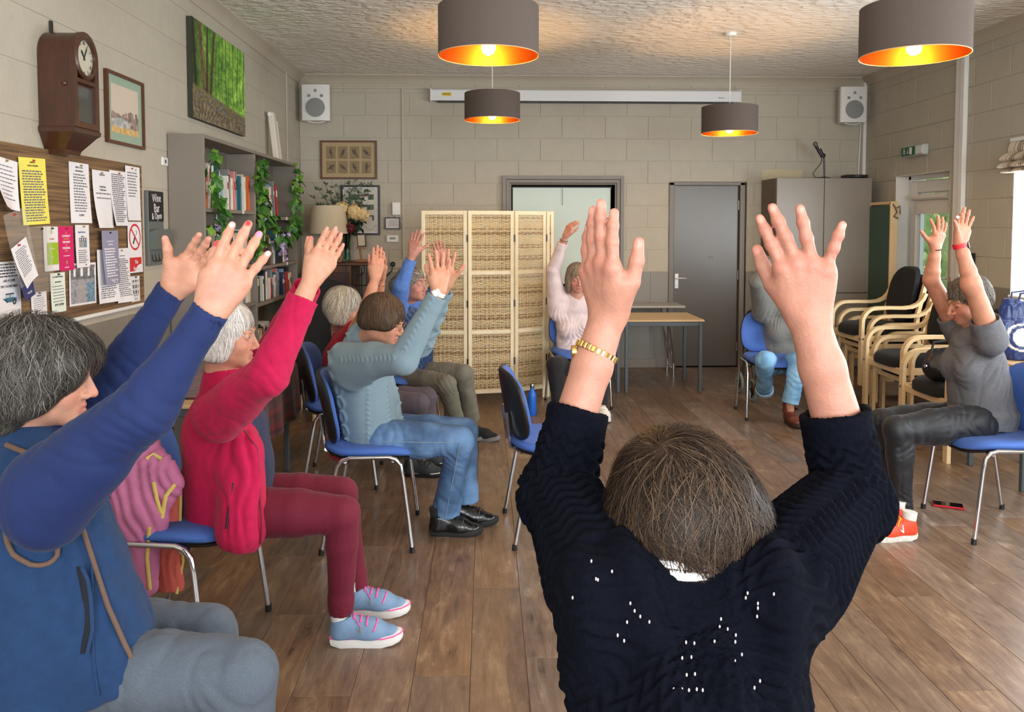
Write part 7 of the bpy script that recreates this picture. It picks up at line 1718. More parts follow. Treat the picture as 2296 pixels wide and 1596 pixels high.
# ---------------------------------------------------------------- person in the pale pink top, facing the camera
def person_pink():
 t = person('person with shoulder length ash hair in pale pink top, black trousers', (0.78, 6.75, 0)); fwd = V(0.06, -1, 0).normalized(); o = Vector(t.location)
 B = Body((204, 148, 126))
 J = dict(pel=at(1292, 805, 6.88), che=at(1288, 728, 6.86), neck=at(1294, 672, 6.80), sA=at(1250, 680, 6.82), eA=at(1240, 605, 6.74), wA=at(1268, 528, 6.64), sB=at(1336, 680, 6.82), eB=at(1352, 605, 6.74), wB=at(1338, 535, 6.64),
    pA=at(1266, 820, 6.76), kA=at(1244, 818, 6.42), aA=at(1252, 905, 6.40), pB=at(1316, 820, 6.76), kB=at(1348, 818, 6.38), aB=at(1347, 908, 6.30))
 H = HeadFrame(at(1294, 622, 6.74), V(0.10, -1, -0.22), V(0.02, -0.22, 1)); add_head(B, H, J['neck'], 0.0030, lids='closed', blush=0.4); core(B, J, fwd)
 S = SDF(); nn = add_hand(B, S, J['wA'], at(1281, 505, 6.62) - J['wA'], V(0.6, -0.7, 0.3), -1, 0.176, spread=(0.1, 0, -0.05, -0.1), curl=((.3, .4, .3), (.35, .4, .3), (.4, .4, .3), (.4, .45, .3)), thumb=(0.5, 0.2, 0.2)); add_forearm(S, J['eA'], J['wA'], nn); B.add(S, 0.004)
 S = SDF(); nn = add_hand(B, S, J['wB'], at(1330, 508, 6.62) - J['wB'], V(-0.6, -0.7, 0.3), 1, 0.176, curl=((.3, .4, .3),) * 4); add_forearm(S, J['eB'], J['wB'], nn); B.add(S, 0.004); B.build(t); face_parts(t, H, 'closed', brow=(150, 124, 104))
 band(t, 'bracelet', J['eA'].lerp(J['wA'], .86), J['wA'] - J['eA'], 0.034, 0.004, M_BLACK, V(0, 1, 0), 0.002)
 S = SDF(); torso(S, J['pel'] + V(0, 0, 0.02), J['che'], J['neck'], J['sA'], J['sB'], fwd, 0.175, 0.160, 0.155, 0.078, 0.75, bust=0.075)
 for a in 'AB': S.cone(J['s' + a] - V(0, 0, 0.07), J['s' + a].lerp(J['e' + a], .6), 0.085, 0.062, 0.05); sleeve(S, J['s' + a], J['e' + a], J['e' + a].lerp(J['w' + a], 0.80), (0.076, 0.058, 0.044), 0.05)
 S.ell(J['pel'] + fwd * 0.05 + V(0, 0, 0.06), (0.155, 0.115, 0.12), None, 0.05); S.cut(J['pel'] - V(0, 0, 0.035), V(0, 0, -1), 0.01)
 sdf_obj('top', S, 0.005, fabric('pale_pink_jersey', (226, 206, 204), bump=0.1, bscale=500), t, disp=cloth_disp(0.003, 11, [(J['che'] + fwd * 0.12 + V(s_ * 0.09, 0, -0.08), (1, 0, 0.35 * s_), 75, 0.007, 0.13) for s_ in (-1, 1)] + [(J['sA'] + V(0.02, -.04, -0.1), (1, 0, -.3), 90, 0.006, 0.10)]))
 S = SDF(); S.ell(J['pel'] + V(0, 0, -0.02), (0.175, 0.15, 0.10), None, 0.05)
 for a in 'AB': leg(S, J['p' + a], J['k' + a], J['a' + a], (0.092, 0.070, 0.054), k=0.05)
 tr = sdf_obj('trousers', S, 0.006, fabric('black_trousers', (24, 24, 28), sheen=0.1), t, disp=cloth_disp(0.004, 12, [(J['kB'] + V(0, -.05, -.08), (.3, 0, 1), 70, 0.005, 0.1)]))
 mb = MB()
 for i in range(4): mb.ball(J['kB'].lerp(J['aB'], 0.05 + 0.10 * i) - o + V(0.070 - 0.003 * i, -0.02, 0), (0.006, 0.008, 0.008), 8, 6)
 mb.build('side_poppers', [M_WHITE], tr)
 WU = pbr('white_trainer', (226, 222, 214), rough=0.6, bump=0.1, var=0.04)
 for (x, y) in ((J['aA'].x, 6.44), (J['aB'].x + 0.003, 6.36)): shoe(t, (x, y), (0.08, -1), 0.255, upper=WU, solem=WU, lace=M_WHITE)
 S = SDF(); p, R, M = H.p, H.rad, H.M
 S.ell(p(0, -0.018, 0.036), R(0.086, 0.104, 0.090), M, 0.02); S.ell(p(0, -0.05, -0.03), R(0.085, 0.06, 0.085), M, 0.03)
 for s_ in (-1, 1): S.ell(p(s_ * 0.074, 0.006, -0.045), R(0.026, 0.050, 0.075), M, 0.03)
 S.ell(p(0.006, 0.15, -0.055), R(0.058, 0.125, 0.118), M, 0.012, 's')
 hair(t, H, S, [(150, 128, 102), (168, 148, 122), (124, 104, 82), (190, 170, 144)], 1800, 0.13, 15, width=0.0018, h=0.006, steps=10, crown=(0.015, 0.0, 0.125))
person_pink()
# ---------------------------------------------------------------- person in grey jumper behind the raised hand
def person_grey():
 t = person('person in grey jumper, pale jeans and brown ankle boot, arms overhead', (2.28, 6.45, 0)); fwd = V(0, -1, 0); o = Vector(t.location)
 B = Body((200, 146, 124))
 J = dict(pel=at(1752, 808, 6.58), che=at(1752, 735, 6.56), neck=at(1753, 668, 6.52), sA=at(1712, 682, 6.50), eA=at(1697, 632, 6.28), wA=at(1733, 572, 6.22), sB=at(1796, 682, 6.50), eB=at(1810, 632, 6.28), wB=at(1774, 572, 6.22),
    pA=at(1724, 818, 6.46), kA=at(1714, 808, 6.08), aA=at(1714, 874, 6.50), pB=at(1778, 818, 6.46), kB=at(1790, 808, 6.08), aB=at(1772, 905, 6.06))
 H = HeadFrame(at(1753, 612, 6.50), V(0, -1, -0.1), V(0, -0.1, 1)); add_head(B, H, J['neck'], 0.0036); core(B, J, fwd)
 for a, sx, ch in (('A', 1, 1), ('B', -1, -1)):
  S = SDF(); nn = add_hand(B, S, J['w' + a], V(sx * 0.35, 0, 0.9), V(sx * 0.2, -1, 0.0), -ch, 0.178, curl=((.1, .2, .1),) * 4); add_forearm(S, J['e' + a], J['w' + a], nn); B.add(S, 0.0045)
 B.build(t); face_parts(t, H)
 S = SDF(); torso(S, J['pel'], J['che'], J['neck'], J['sA'], J['sB'], fwd, 0.19, 0.172, 0.165, 0.08, 0.78, bust=0.08)
 for a in 'AB': S.cone(J['s' + a] - V(0, 0, 0.07), J['s' + a].lerp(J['e' + a], .6), 0.09, 0.066, 0.05); sleeve(S, J['s' + a], J['e' + a], J['e' + a].lerp(J['w' + a], 0.92), (0.08, 0.062, 0.046), 0.05)
 S.cut(J['pel'] - V(0, 0, 0.055), V(0, 0, -1), 0.012)
 sdf_obj('jumper', S, 0.005, pbr('grey_marl_knit', (118, 118, 114), rough=0.95, var=0.10, vscale=160, bump=0.3, bscale=400, sheen=0.06), t, disp=cloth_disp(0.004, 11, [(J['sA'] + V(.03, -.08, -.08), (1, 0, -.7), 75, 0.007, 0.11), (J['sB'] + V(-.03, -.08, -.08), (1, 0, .7), 75, 0.007, 0.11)]))
 S = SDF(); S.ell(J['pel'] + V(0, 0, -0.02), (0.18, 0.15, 0.10), None, 0.05)
 for a in 'AB': leg(S, J['p' + a], J['k' + a], J['a' + a], (0.096, 0.074, 0.062), hem=1.08, k=0.05)
 jn = sdf_obj('jeans', S, 0.006, pbr('pale_denim', (112, 162, 202), rough=0.85, var=0.14, vscale=8, bump=0.2, bscale=420, rgb2=(136, 184, 218)), t, disp=cloth_disp(0.004, 12, [(J['kB'].lerp(J['aB'], .5), (.3, 0, 1), 60, 0.004, 0.12)]))
 S = SDF(); d = (J['aA'] - J['kA']).normalized(); S.cap(J['aA'] - d * 0.035, J['aA'] + d * 0.012, 0.074, 0.076, 0.01); S.cap(J['aA'] - d * 0.0, J['aA'] + d * 0.03, 0.062, 0.064, 0.004, None, 's')
 sdf_obj('turned_up_cuff', S, 0.005, pbr('denim_reverse', (164, 190, 212), rough=0.9), t)
 BR = pbr('brown_boot_leather', (104, 50, 34), rough=0.35, var=0.18, vscale=18, bump=0.08, bscale=80); SB_ = pbr('boot_sole', (58, 36, 28), rough=0.7)
 sh, G = shoe(t, (J['aB'].x, 6.13), (0.0, -1), 0.255, upper=BR, solem=SB_, name='boot', high=0.07, sole_h=0.03)
 mb = MB(); mb.tube([G(0.036 + 0.047 * math.cos(a), 0.047 * math.sin(a), 0.095) - o for a in np.linspace(0, 6.28, 19)[:-1]], 0.006, 6, closed=True); mb.build('strap', [BR], sh, smooth=1.0)
 shoe(t, (J['aA'].x + 0.045, 6.66, 0.19), (0.0, 1), 0.235, upper=BR, solem=SB_, name='boot', high=0.03, tilt=0.75)
 S = bob(H, SDF(), vol=1.0, low=-0.05)
 hair(t, H, S, [(120, 104, 88), (98, 84, 70)], 900, 0.10, 17, width=0.002, h=0.008, steps=7)
person_grey()
# ---------------------------------------------------------------- person in grey t-shirt and orange trainers
def person_tee():
 t = person('person with cropped grey hair in grey t-shirt and orange trainers', (2.5, 4.08, 0)); fwd = V(-1, 0, 0); o = Vector(t.location)
 B = Body((190, 134, 108))
 J = dict(pel=at(2200, 930, 4.10), che=at(2190, 815, 4.08), neck=at(2188, 738, 4.06), sA=at(2222, 758, 3.90), eA=at(2178, 632, 3.86), wA=at(2152, 545, 3.86), sB=at(2150, 745, 4.26), eB=at(2088, 628, 4.24), wB=at(2098, 556, 4.20),
    pA=at(2190, 950, 3.99), kA=at(2012, 962, 3.95), aA=at(2026, 1150, 3.96), pB=at(2185, 938, 4.2), kB=at(1978, 945, 4.2), aB=at(1990, 1128, 4.2))
 H = HeadFrame(at(2170, 672, 4.07), V(-1, 0.02, -0.36), V(-0.36, 0, 1)); add_head(B, H, J['neck'], 0.0028, lids='closed', nose=1.06); core(B, J, fwd)
 S = SDF(); nn = add_hand(B, S, J['wA'], at(2158, 505, 3.86) - J['wA'], V(-1, -0.2, 0.0), -1, 0.176, spread=(0.45, 0.12, -0.10, -0.28), curl=((.35, .4, .2), (.1, .1, .08), (.0, .06, .05), (.02, .08, .05)), thumb=(0.55, -0.1, -0.1)); add_forearm(S, J['eA'], J['wA'], nn, (0.038, 0.039, 0.026)); S.cone(J['sA'], J['eA'], 0.055, 0.040, 0.02); S.ell(J['eA'] + V(-.005, 0, -.02), (0.040,) * 3, None, 0.03); B.add(S, 0.003)
 S = SDF(); nn = add_hand(B, S, J['wB'], at(2106, 515, 4.18) - J['wB'], V(-0.9, -0.4, 0.1), 1, 0.176, spread=(0.3, 0.05, -0.15, -0.4), curl=((.2, .2, .1), (.1, .1, .1), (.1, .1, .1), (.1, .1, .1)), thumb=(0.9, 0.1, 0.1)); add_forearm(S, J['eB'], J['wB'], nn, (0.038, 0.039, 0.026)); S.cone(J['sB'], J['eB'], 0.055, 0.040, 0.02); B.add(S, 0.003); B.build(t); face_parts(t, H, 'closed', brow=(110, 92, 78))
 w_ = J['wA'] - V(0, 0, 0.012); band(t, 'watch_strap', w_, J['wA'] - J['eA'], 0.0300, 0.022, pbr('red_strap', (206, 26, 38), rough=0.5), V(0, 1, 0)); m = MB(); m.box(w_ - o + V(0.032, -0.006, 0.004), (0.012, 0.030, 0.036), 0.004, R=rot3('Y', -0.25)); m.build('watch_case', [M_BLACK], t)
 band(t, 'bracelet', J['eB'].lerp(J['wB'], .97), J['wB'] - J['eB'], 0.0285, 0.005, fabric('brown_cord', (60, 30, 26)), V(0, 1, 0), 0.003)
 mb = MB(); mb.ball(at(2147, 487, 3.80) - o, 0.0085, 10, 8); mb.build('pearl_ring', [pbr('pearl', (236, 230, 226), rough=0.2)], t)
 S = SDF(); torso(S, J['pel'], J['che'], J['neck'] - V(0, 0, 0.02), J['sA'] - V(0, 0, 0.02), J['sB'] - V(0, 0, .02), fwd, 0.188, 0.170, 0.156, 0.066, 0.80, bust=0.072)
 for a in 'AB': d = (J['e' + a] - J['s' + a]).normalized(); e = J['s' + a] + d * 0.11; S.cone(J['s' + a], e - d * 0.07, 0.070, 0.069, 0.06); S.cap(e - d * 0.07, e, 0.071, 0.071, 0.01); S.cap(e - d * 0.03, e + d * 0.03, 0.057, 0.059, 0.004, None, 's')
 S.cap(J['pel'] - V(0, 0, 0.06), J['pel'] + V(0, 0, .03), 0.185, 0.188, 0.03, (fwd, 0.85)); S.cut(J['pel'] - V(0, 0, 0.05), V(-0.1, 0, -1), 0.01)
 sdf_obj('tshirt', S, 0.005, pbr('grey_marl_jersey', (96, 97, 102), rough=0.9, var=0.14, vscale=60, bump=0.12, bscale=400, stretch=(1, 1, 6)), t, disp=cloth_disp(0.004, 10, [(J['che'] + V(0.05, -.13, -.05), (1, 0, -.5), 70, 0.007, 0.13), (J['che'] + V(-0.12, -.08, .06), (1, 0, -.7), 70, 0.006, 0.10), (J['pel'] + V(0.1, -.12, .04), (1, 0, -.3), 65, 0.006, 0.12)]))
 S = SDF(); S.ell(J['pel'] + V(0.0, 0, -0.02), (0.17, 0.18, 0.11), None, 0.05)
 for a in 'AB': leg(S, J['p' + a], J['k' + a], J['a' + a], (0.104, 0.074, 0.046), k=0.05)
 sdf_obj('trousers', S, 0.006, pbr('black_joggers', (22, 24, 30), rough=0.6, var=0.1, sheen=0.1), t, disp=cloth_disp(0.005, 12, [(J['kA'] + V(.05, -.04, -.05), (1, 0, -1), 80, 0.007, 0.09), (J['aA'] + V(0, -.03, .06), (.2, 0, 1), 110, 0.005, 0.08), (J['pA'] + V(-.1, -.06, 0), (1, 0, -.4), 60, 0.006, 0.12)]))
 OR = pbr('neon_orange', (240, 70, 36), rough=0.6, var=0.04, bump=0.1, bscale=300); WS2 = pbr('speckled_sole', (212, 208, 200), rough=0.7, var=0.15, vscale=60); YL = pbr('yellow_lace', (228, 190, 40), rough=0.7)
 for (u, v) in ((2054, 1207), (2030, 1180)):
  f_ = floor_at(u, v); sh, G = shoe(t, (f_.x, f_.y), (-1, -0.04), 0.262, upper=OR, solem=WS2, lace=YL, sock=M_SOCKW, sole_h=0.032)
  text_mesh('N', 0.055, M_WHITE, sh, G(0.105, 0.042, 0.060) - o, (0.97, 0.1, 0.18), (0.05, 0.35, 0.9), name='side_logo', depth=0.0015)
 S = SDF(); p, R, M = H.p, H.rad, H.M
 S.ell(p(0, -0.020, 0.036), R(0.082, 0.103, 0.089), M, 0.02); S.ell(p(0, -0.07, -0.01), R(0.070, 0.045, 0.06), M, 0.03)
 S.ell(p(0, 0.15, -0.07), R(0.078, 0.128, 0.118), M, 0.012, 's')
 for s_ in (-1, 1): S.ell(p(s_ * 0.085, 0.005, -0.03), R(0.03, 0.028, 0.036), M, 0.01, 's')
 hair(t, H, S, [(96, 88, 78), (126, 118, 108), (74, 66, 58), (150, 144, 134)], 3500, 0.05, 19, width=0.0012, h=0.006, steps=6, off=(0.001, 0.009), wave=0.002, wfreq=150)
person_tee()
# ================================================================ wall things, notices and small objects
M_PRINT = pbr('printed_picture', (120, 120, 120), rough=0.55, attr='Col')
M_PAPER = pbr('white_paper', (226, 225, 228), rough=0.8, var=0.02); M_INKG = pbr('grey_ink', (110, 110, 116), rough=0.8)
EXL, EYL = V(0, 1, 0), V(0, 0, 1)
def picture(name, parent, o, ex, ey, w_, h_, nx, ny, fn, thick=0.0008):
 """flat print: vertex colours from fn(u, v) on a fine grid"""
 gu, gv = np.meshgrid(np.linspace(0, 1, nx + 1), np.linspace(0, 1, ny + 1), indexing='ij'); u, v = gu.ravel().astype(np.float32), gv.ravel().astype(np.float32)
 P = npv(o)[None] + npv(ex)[None] * (u * w_)[:, None] + npv(ey)[None] * (v * h_)[:, None]
 C = np.clip(fn(u, v), 0, 255) / 255.0; C = np.where(C <= 0.04045, C / 12.92, ((C + 0.055) / 1.055) ** 2.4)
 i, j = np.meshgrid(np.arange(nx), np.arange(ny), indexing='ij'); a = (i * (ny + 1) + j).ravel()
 F = np.stack([a, a + ny + 1, a + ny + 2, a + 1], -1)
 return mesh_obj(name, np_mesh(name, P, F, M_PRINT, smooth=False, col=C), parent)
N2 = lambda u, v, s, seed=0: vnoise(np.stack([u * s, v * s, 0 * u], 1).astype(np.float32), 1.0, seed)
# ---- forest canvas
p0, p1 = on_left(416, 35), on_left(540, 306); cw, chh = p1.y - p0.y, p0.z - p1.z
def forest(u, v):
 n = N2(u, v, 26, 1) * 0.5 + N2(u, v, 60, 2) * 0.35 + N2(u, v * 0.6, 12, 3) * 0.4
 c = np.stack([124 + 84 * n, 176 + 76 * n, 62 + 44 * n], 1) * (0.75 + 0.35 * np.clip(u, 0, 1))[:, None]
 for x, wd, ln, k in ((0.52, .010, .02, .5), (0.60, .013, -.02, .45), (0.66, .008, .03, .5), (0.74, .012, .0, .4), (0.83, .016, .03, .4), (0.90, .009, -.02, .5), (0.97, .02, .02, .35), (0.46, .008, .0, .6), (0.70, .006, .06, .5), (0.40, .009, .02, .5)):
  m = np.clip(1 - np.abs(u - x - ln * (v - .5) - 0.01 * np.sin(v * 9)) / wd, 0, 1) * (v > 0.22 + 0.1 * u); c = c * (1 - m[:, None] * (1 - k) * .8)
 for x, wd, ln, col in ((0.20, 0.048, -0.10, (128, 104, 66)), (0.30, 0.032, 0.12, (84, 72, 44)), (0.24, 0.025, 0.03, (70, 62, 38)), (0.06, 0.02, -.06, (40, 44, 30))):
  m = np.clip(1.3 - np.abs(u - x - ln * (v - .3)) / (wd * (1.15 - 0.5 * v)), 0, 1) * (v > 0.27)
  c = c * (1 - m[:, None]) + np.array(col)[None] * (0.8 + 0.35 * N2(u * 4, v, 30, 6))[:, None] * m[:, None]
 dk = np.clip(1 - u / 0.16, 0, 1) * 0.6; c *= (1 - dk)[:, None]
 gr = np.clip((0.36 - 0.13 * u - v) / 0.03, 0, 1); gcol = np.stack([112 + 46 * N2(u, v, 70, 8), 104 + 40 * N2(u, v, 70, 8), 76 + 34 * N2(u, v, 50, 9)], 1)
 c = c * (1 - gr[:, None]) + gcol * gr[:, None]
 bw = np.clip((0.15 + 0.02 * np.sin(u * 7) - v * (0.8 + .3 * u)) / 0.02, 0, 1); lines = (np.abs(((u - 0.1) / (0.35 + v * 1.4) * 9) % 1 - .5) < .42)
 bc = np.where(lines[:, None], np.array([[142, 128, 98]]), np.array([[60, 52, 40]])) * (0.85 + .25 * N2(u, v, 40, 10))[:, None]
 return c * (1 - bw[:, None]) + bc * bw[:, None]
t = thing('canvas_print', 'canvas photo print of green woodland and boardwalk on left wall', 'picture', (XL + 0.004, p0.y, p1.z))
m = MB(); m.box((0.016, cw / 2, chh / 2), (0.032, cw, chh), 0.002); m.build('stretcher', [pbr('canvas_side', (52, 54, 40), rough=0.8)], t, smooth=0)
picture('print', t, (0.0325, 0, 0), EXL, EYL, cw, chh, 230, 150, forest)
# ---- wall clock
t = thing('wall_clock', 'dark oak wall clock with round Roman numeral dial', 'clock', (XL + 0.003, 3.715, 1.842)); cwid, cdep = 0.220, 0.150
zb, zt = 0.115, 0.545; r_ = cwid / 2; zc = zt - r_
arch = lambda r, z0, zc_: [(-r, z0), (r, z0)] + [(r * math.cos(a), zc_ + r * math.sin(a)) for a in np.linspace(0, math.pi, 22)]
m = MB(); m.prism(arch(r_, zb, zc), (0, 0, 0), EXL, EYL, (cdep - 0.012, 0, 0)); m.build('case', [M_DARKWOOD], t, smooth=0.5)
m = MB(); A = arch(r_ + 0.004, zb + 0.004, zc); Bn = arch(r_ - 0.03, zb + 0.030, zc)
VV = []
for x in (cdep - 0.012, cdep + 0.006):
 for (y, z) in A: VV.append((x, y, z))
 for (y, z) in Bn: VV.append((x, y, z))
n = len(A); FF = []
for j in range(n):
 k = (j + 1) % n; FF += [(2 * n + j, 2 * n + k, 3 * n + k, 3 * n + j), (j, k, 2 * n + k, 2 * n + j), (n + j, 3 * n + j, 3 * n + k, n + k)]
m.add(VV, FF); m.lathe([(0.079, -0.004), (0.079, 0.008), (0.090, 0.010), (0.1, 0.004), (0.1, -0.004)], (cdep + 0.002, 0, zc), 36, R=rot3('Y', math.pi / 2), close=True); m.box((cdep - 0.002, 0, zc - r_ - 0.002 + 0.004), (0.014, cwid - 0.05, 0.022), 0.003)
fd = m.build('front_door', [M_DARKWOOD], t, smooth=0.5)
m = MB(); m.box((cdep - 0.012, 0, zb + 0.105), (0.004, cwid - 0.05, 0.17)); m.build('glass_panel', [pbr('dark_glass', (70, 72, 66), rough=0.08, spec=0.7)], t, smooth=0)
m = MB(); m.lathe([(0.0, 0.0), (0.082, 0.0), (0.082, 0.004), (0, 0.004)], (cdep - 0.008, 0, zc), 36, R=rot3('Y', math.pi / 2)); dl = m.build('dial', [pbr('silvered_dial', (206, 202, 182), rough=0.35, metal=0.25, var=0.05)], t, smooth=0.5)
for k, s_ in enumerate(['XII', 'I', 'II', 'III', 'IIII', 'V', 'VI', 'VII', 'VIII', 'IX', 'X', 'XI']):
 a = math.radians(90 - 30 * k); e1 = V(0, math.sin(a), -math.cos(a)); e2 = V(0, math.cos(a), math.sin(a)); text_mesh(s_, 0.022, M_INK, dl, V(cdep - 0.0035, 0.066 * math.cos(a), zc + 0.066 * math.sin(a)), e1, e2, name='numeral', squash=0.75)
for L_, ang, wd in ((0.042, 128, 0.006), (0.062, 62, 0.004)):
 a = math.radians(ang); m = MB(); m.prism([(-wd / 2, -0.012), (wd / 2, -0.012), (wd, L_ * 0.7), (0, L_), (-wd, L_ * 0.7)], (cdep - 0.002, 0, zc), (0, math.sin(a), -math.cos(a)), (0, math.cos(a), math.sin(a)), (0.001, 0, 0)); m.build('clock_hand', [M_INK], dl, smooth=0)
m = MB(); Q = [(0.0, 0.0, 0.62), (0.0, 0.022, 0.66), (0.0, 0.085, 0.98), (0.0, 0.095, 1.06), (0.0, 0.112, 1.08), (0.0, 0.120, 1.03)]
VV = []
for (_, z, k) in Q: VV += [(0.0, -r_ * k, z), (cdep * (0.55 + 0.45 * (k - 0.62) / 0.4), -r_ * k, z), (cdep * (0.55 + 0.45 * (k - 0.62) / 0.4), r_ * k, z), (0.0, r_ * k, z)]
FF = [(3, 2, 1, 0), tuple(range(20, 24))] + [(4 * i + j, 4 * i + (j + 1) % 4, 4 * i + 4 + (j + 1) % 4, 4 * i + 4 + j) for i in range(5) for j in range(4)]
m.add(VV, FF); m.build('bracket_base', [M_DARKWOOD], t, smooth=0.3)
m = MB(); m.box((0.006, -0.0, zt + 0.025), (0.008, 0.02, 0.06), 0.002); m.build('hanger', [M_BLACK], t, smooth=0); m = MB(); m.ball((cdep * 0.75, -r_ - 0.004, zc - 0.13), (0.012, 0.006, 0.012), 10, 6); m.build('latch', [M_DARKWOOD], t)
# ---- framed print beside the clock
def wall_frame(name, label, o, ex, ey, nrm, w_, h_, fw, matf, matm, mw, fn, nx=60, ny=60, cat='picture', dep=0.02):
 o, ex, ey, nrm = Vector(o), Vector(ex), Vector(ey), Vector(nrm); t = thing(name, label, cat, o); m = MB(); z = V(0, 0, 0)
 def bar(x0, y0, x1, y1): m.prism([(x0, y0), (x1, y0), (x1, y1), (x0, y1)], z + nrm * 0.001, ex, ey, nrm * dep)
 bar(0, 0, fw, h_); bar(w_ - fw, 0, w_, h_); bar(fw, 0, w_ - fw, fw); bar(fw, h_ - fw, w_ - fw, h_); m.build('frame', [matf], t, smooth=0)
 m = MB(); m.prism([(fw * .8, fw * .8), (w_ - fw * .8, fw * .8), (w_ - fw * .8, h_ - fw * .8), (fw * .8, h_ - fw * .8)], nrm * 0.002, ex, ey, nrm * 0.006); m.build('mount', [matm], t, smooth=0)
 if fn: picture('print', t, ex * (fw + mw) + ey * (fw + mw) + nrm * 0.0088, ex, ey, w_ - 2 * (fw + mw), h_ - 2 * (fw + mw), nx, ny, fn)
 return t
def town(u, v):
 c = np.tile([206.0, 190, 172], (len(u), 1)); n = N2(u, v, 16, 3)
 h = 0.40 + 0.05 * N2(u, 0 * v, 14, 1) + 0.08 * (u > .5) * (N2(u, 0 * v, 25, 2) > 0); m = (v < h) & (v > 0.12); c = np.where(m[:, None], np.stack([142 + 40 * n, 124 + 36 * n, 112 + 34 * n], 1), c)
 m = (v < 0.34 - 0.2 * np.abs(u - .35)) & (u < 0.7) & (v > .1); c = np.where(m[:, None], np.stack([176 + 40 * n, 176 + 36 * n, 174 + 34 * n], 1), c)
 m = (v < 0.13 + 0.05 * N2(u, 0 * v, 6, 5)); return np.where(m[:, None], np.stack([204 + 20 * n, 170 + 20 * n, 112 + 30 * n], 1), c)
q0, q1 = on_left(235, 318), on_left(315, 185)
wall_frame('framed_print', 'framed pale watercolour with green mount beside the clock', (XL, q0.y, q0.z), EXL, EYL, (1, 0, 0), q1.y - q0.y, 0.375, 0.016, M_MIDWOOD, pbr('sage_mount', (148, 168, 148), rough=0.8), 0.045, town)
# ---- bird print and its neighbour on the back wall
EXB, EYB = V(1, 0, 0), V(0, 0, 1)
bx0, bz1 = at(718, 315, YB).x, at(718, 315, YB).z; bx1, bz0 = at(846, 402, YB).x, at(846, 402, YB).z
fr = wall_frame('framed_bird_print', 'brown framed sheet of eight small bird drawings above the flowers', (bx0, YB, bz0), EXB, EYB, (0, -1, 0), bx1 - bx0, bz1 - bz0, 0.020, M_MIDWOOD, pbr('tan_mount', (176, 154, 116), rough=0.85), 0.03, None)
W_, H_ = bx1 - bx0, bz1 - bz0
def bird(sd):
 g = np.random.default_rng(sd); cx, cy, an = 0.5, 0.5, g.uniform(-1.2, 1.2)
 def f(u, v):
  c = np.tile([138.0, 116, 84], (len(u), 1)); n = N2(u, v, 30, sd)
  x, y = (u - cx) * math.cos(an) + (v - cy) * math.sin(an), -(u - cx) * math.sin(an) + (v - cy) * math.cos(an)
  b = np.minimum((x / 0.15) ** 2 + (y / 0.26) ** 2, np.minimum(((x - .05) / 0.09) ** 2 + ((y - .27) / .09) ** 2, ((x + .03) / .05) ** 2 + ((y + .32) / .18) ** 2))
  if sd % 3 == 0: b = np.minimum(b, ((x - .2) / .18) ** 2 + ((y - .05 - .5 * (x - .2)) / .05) ** 2)
  k = (b < 1)[:, None]; c = np.where(k, np.stack([78 + 44 * n, 66 + 36 * n, 50 + 26 * n], 1), c)
  br = (np.abs(v - 0.14 - 0.3 * (u - .5) * (1 if sd % 2 else -1)) < 0.018) & (np.abs(u - .5) < .3); return np.where(br[:, None], np.array([[92, 74, 52]]), c)
 return f
for i in range(4):
 for j in range(2):
  pw, ph = (W_ - 0.1) / 4 - 0.022, (H_ - 0.1) / 2 - 0.022
  picture('bird_drawing', fr, V(0.05 + i * (pw + 0.022) + 0.011, -0.0088, 0.05 + j * (ph + 0.022) + 0.011), EXB, EYB, pw, ph, 24, 30, bird(3 + i + 4 * j))
def cottages(u, v):
 c = np.tile([196.0, 192, 180], (len(u), 1)); n = N2(u, v, 18, 7); k = (v * 4.2) % 1; rw = np.floor(v * 4.2)
 m = (k > .12) & (k < .62) & (u > .12) & (u < .92) & (rw > 0); c = np.where(m[:, None], np.stack([70 + 40 * n, 84 + 40 * n, 70 + 30 * n], 1), c)
 m2 = m & (np.abs(u - .62 - .1 * np.sin(rw * 2)) < .14) & (k < .45); c = np.where(m2[:, None], np.array([[206, 206, 200]]), c); m3 = m & (np.abs(u - .62 - .1 * np.sin(rw * 2)) < .17) & (k > .45) & (k < .55); c = np.where(m3[:, None], np.array([[112, 66, 54]]), c)
 ln = (rw == 0) & (np.abs(v - 0.1 - 0.06 * np.sin(u * 14)) < 0.006); return np.where(ln[:, None], np.array([[110, 100, 90]]), c)
cx0, cz1 = at(764, 415, YB).x, at(764, 415, YB).z; cx1, cz0 = at(853, 527, YB).x, at(853, 527, YB).z
wall_frame('framed_cottage_print', 'dark framed sheet of cottage views half hidden by the flowers', (cx0, YB, cz0), EXB, EYB, (0, -1, 0), cx1 - cx0, cz1 - cz0, 0.022, pbr('black_frame', (38, 28, 26), rough=0.4), M_PAPER, 0.012, cottages, 50, 90)
a0, a1 = at(863, 514, YB), at(898, 487, YB)
def cert(u, v):
 c = np.tile([214.0, 212, 206], (len(u), 1)); m = (np.abs((v * 9) % 1 - .5) < .16) & (np.abs(u - .5) < .34) & (v > .15) & (v < .9); return np.where(m[:, None], np.array([[150, 150, 160]]), c)
wall_frame('framed_certificate', 'small black framed certificate below the white wall box', (a0.x, YB, a0.z), EXB, EYB, (0, -1, 0), a1.x - a0.x, a1.z - a0.z, 0.012, MATS['black_frame'], M_PAPER, 0.006, cert, 30, 24)
def bw(u, v): return at(u, v, YB)
c = bw(889, 468); t = thing('wall_box', 'plain white wall box with thin cable above the certificate', 'wall box', (c.x, YB, c.z)); m = MB(); m.box((0, -0.02, 0), (0.086, 0.04, 0.135), 0.006); m.build('cover', [M_WHITE], t, smooth=0); m = MB(); m.tube([(0.0, -0.02, -0.068), (0.01, -0.015, -0.10), (0.06, -0.01, -0.14), (0.066, -0.006, -0.19)], 0.004, 6); m.build('cable', [M_WHITE], t)
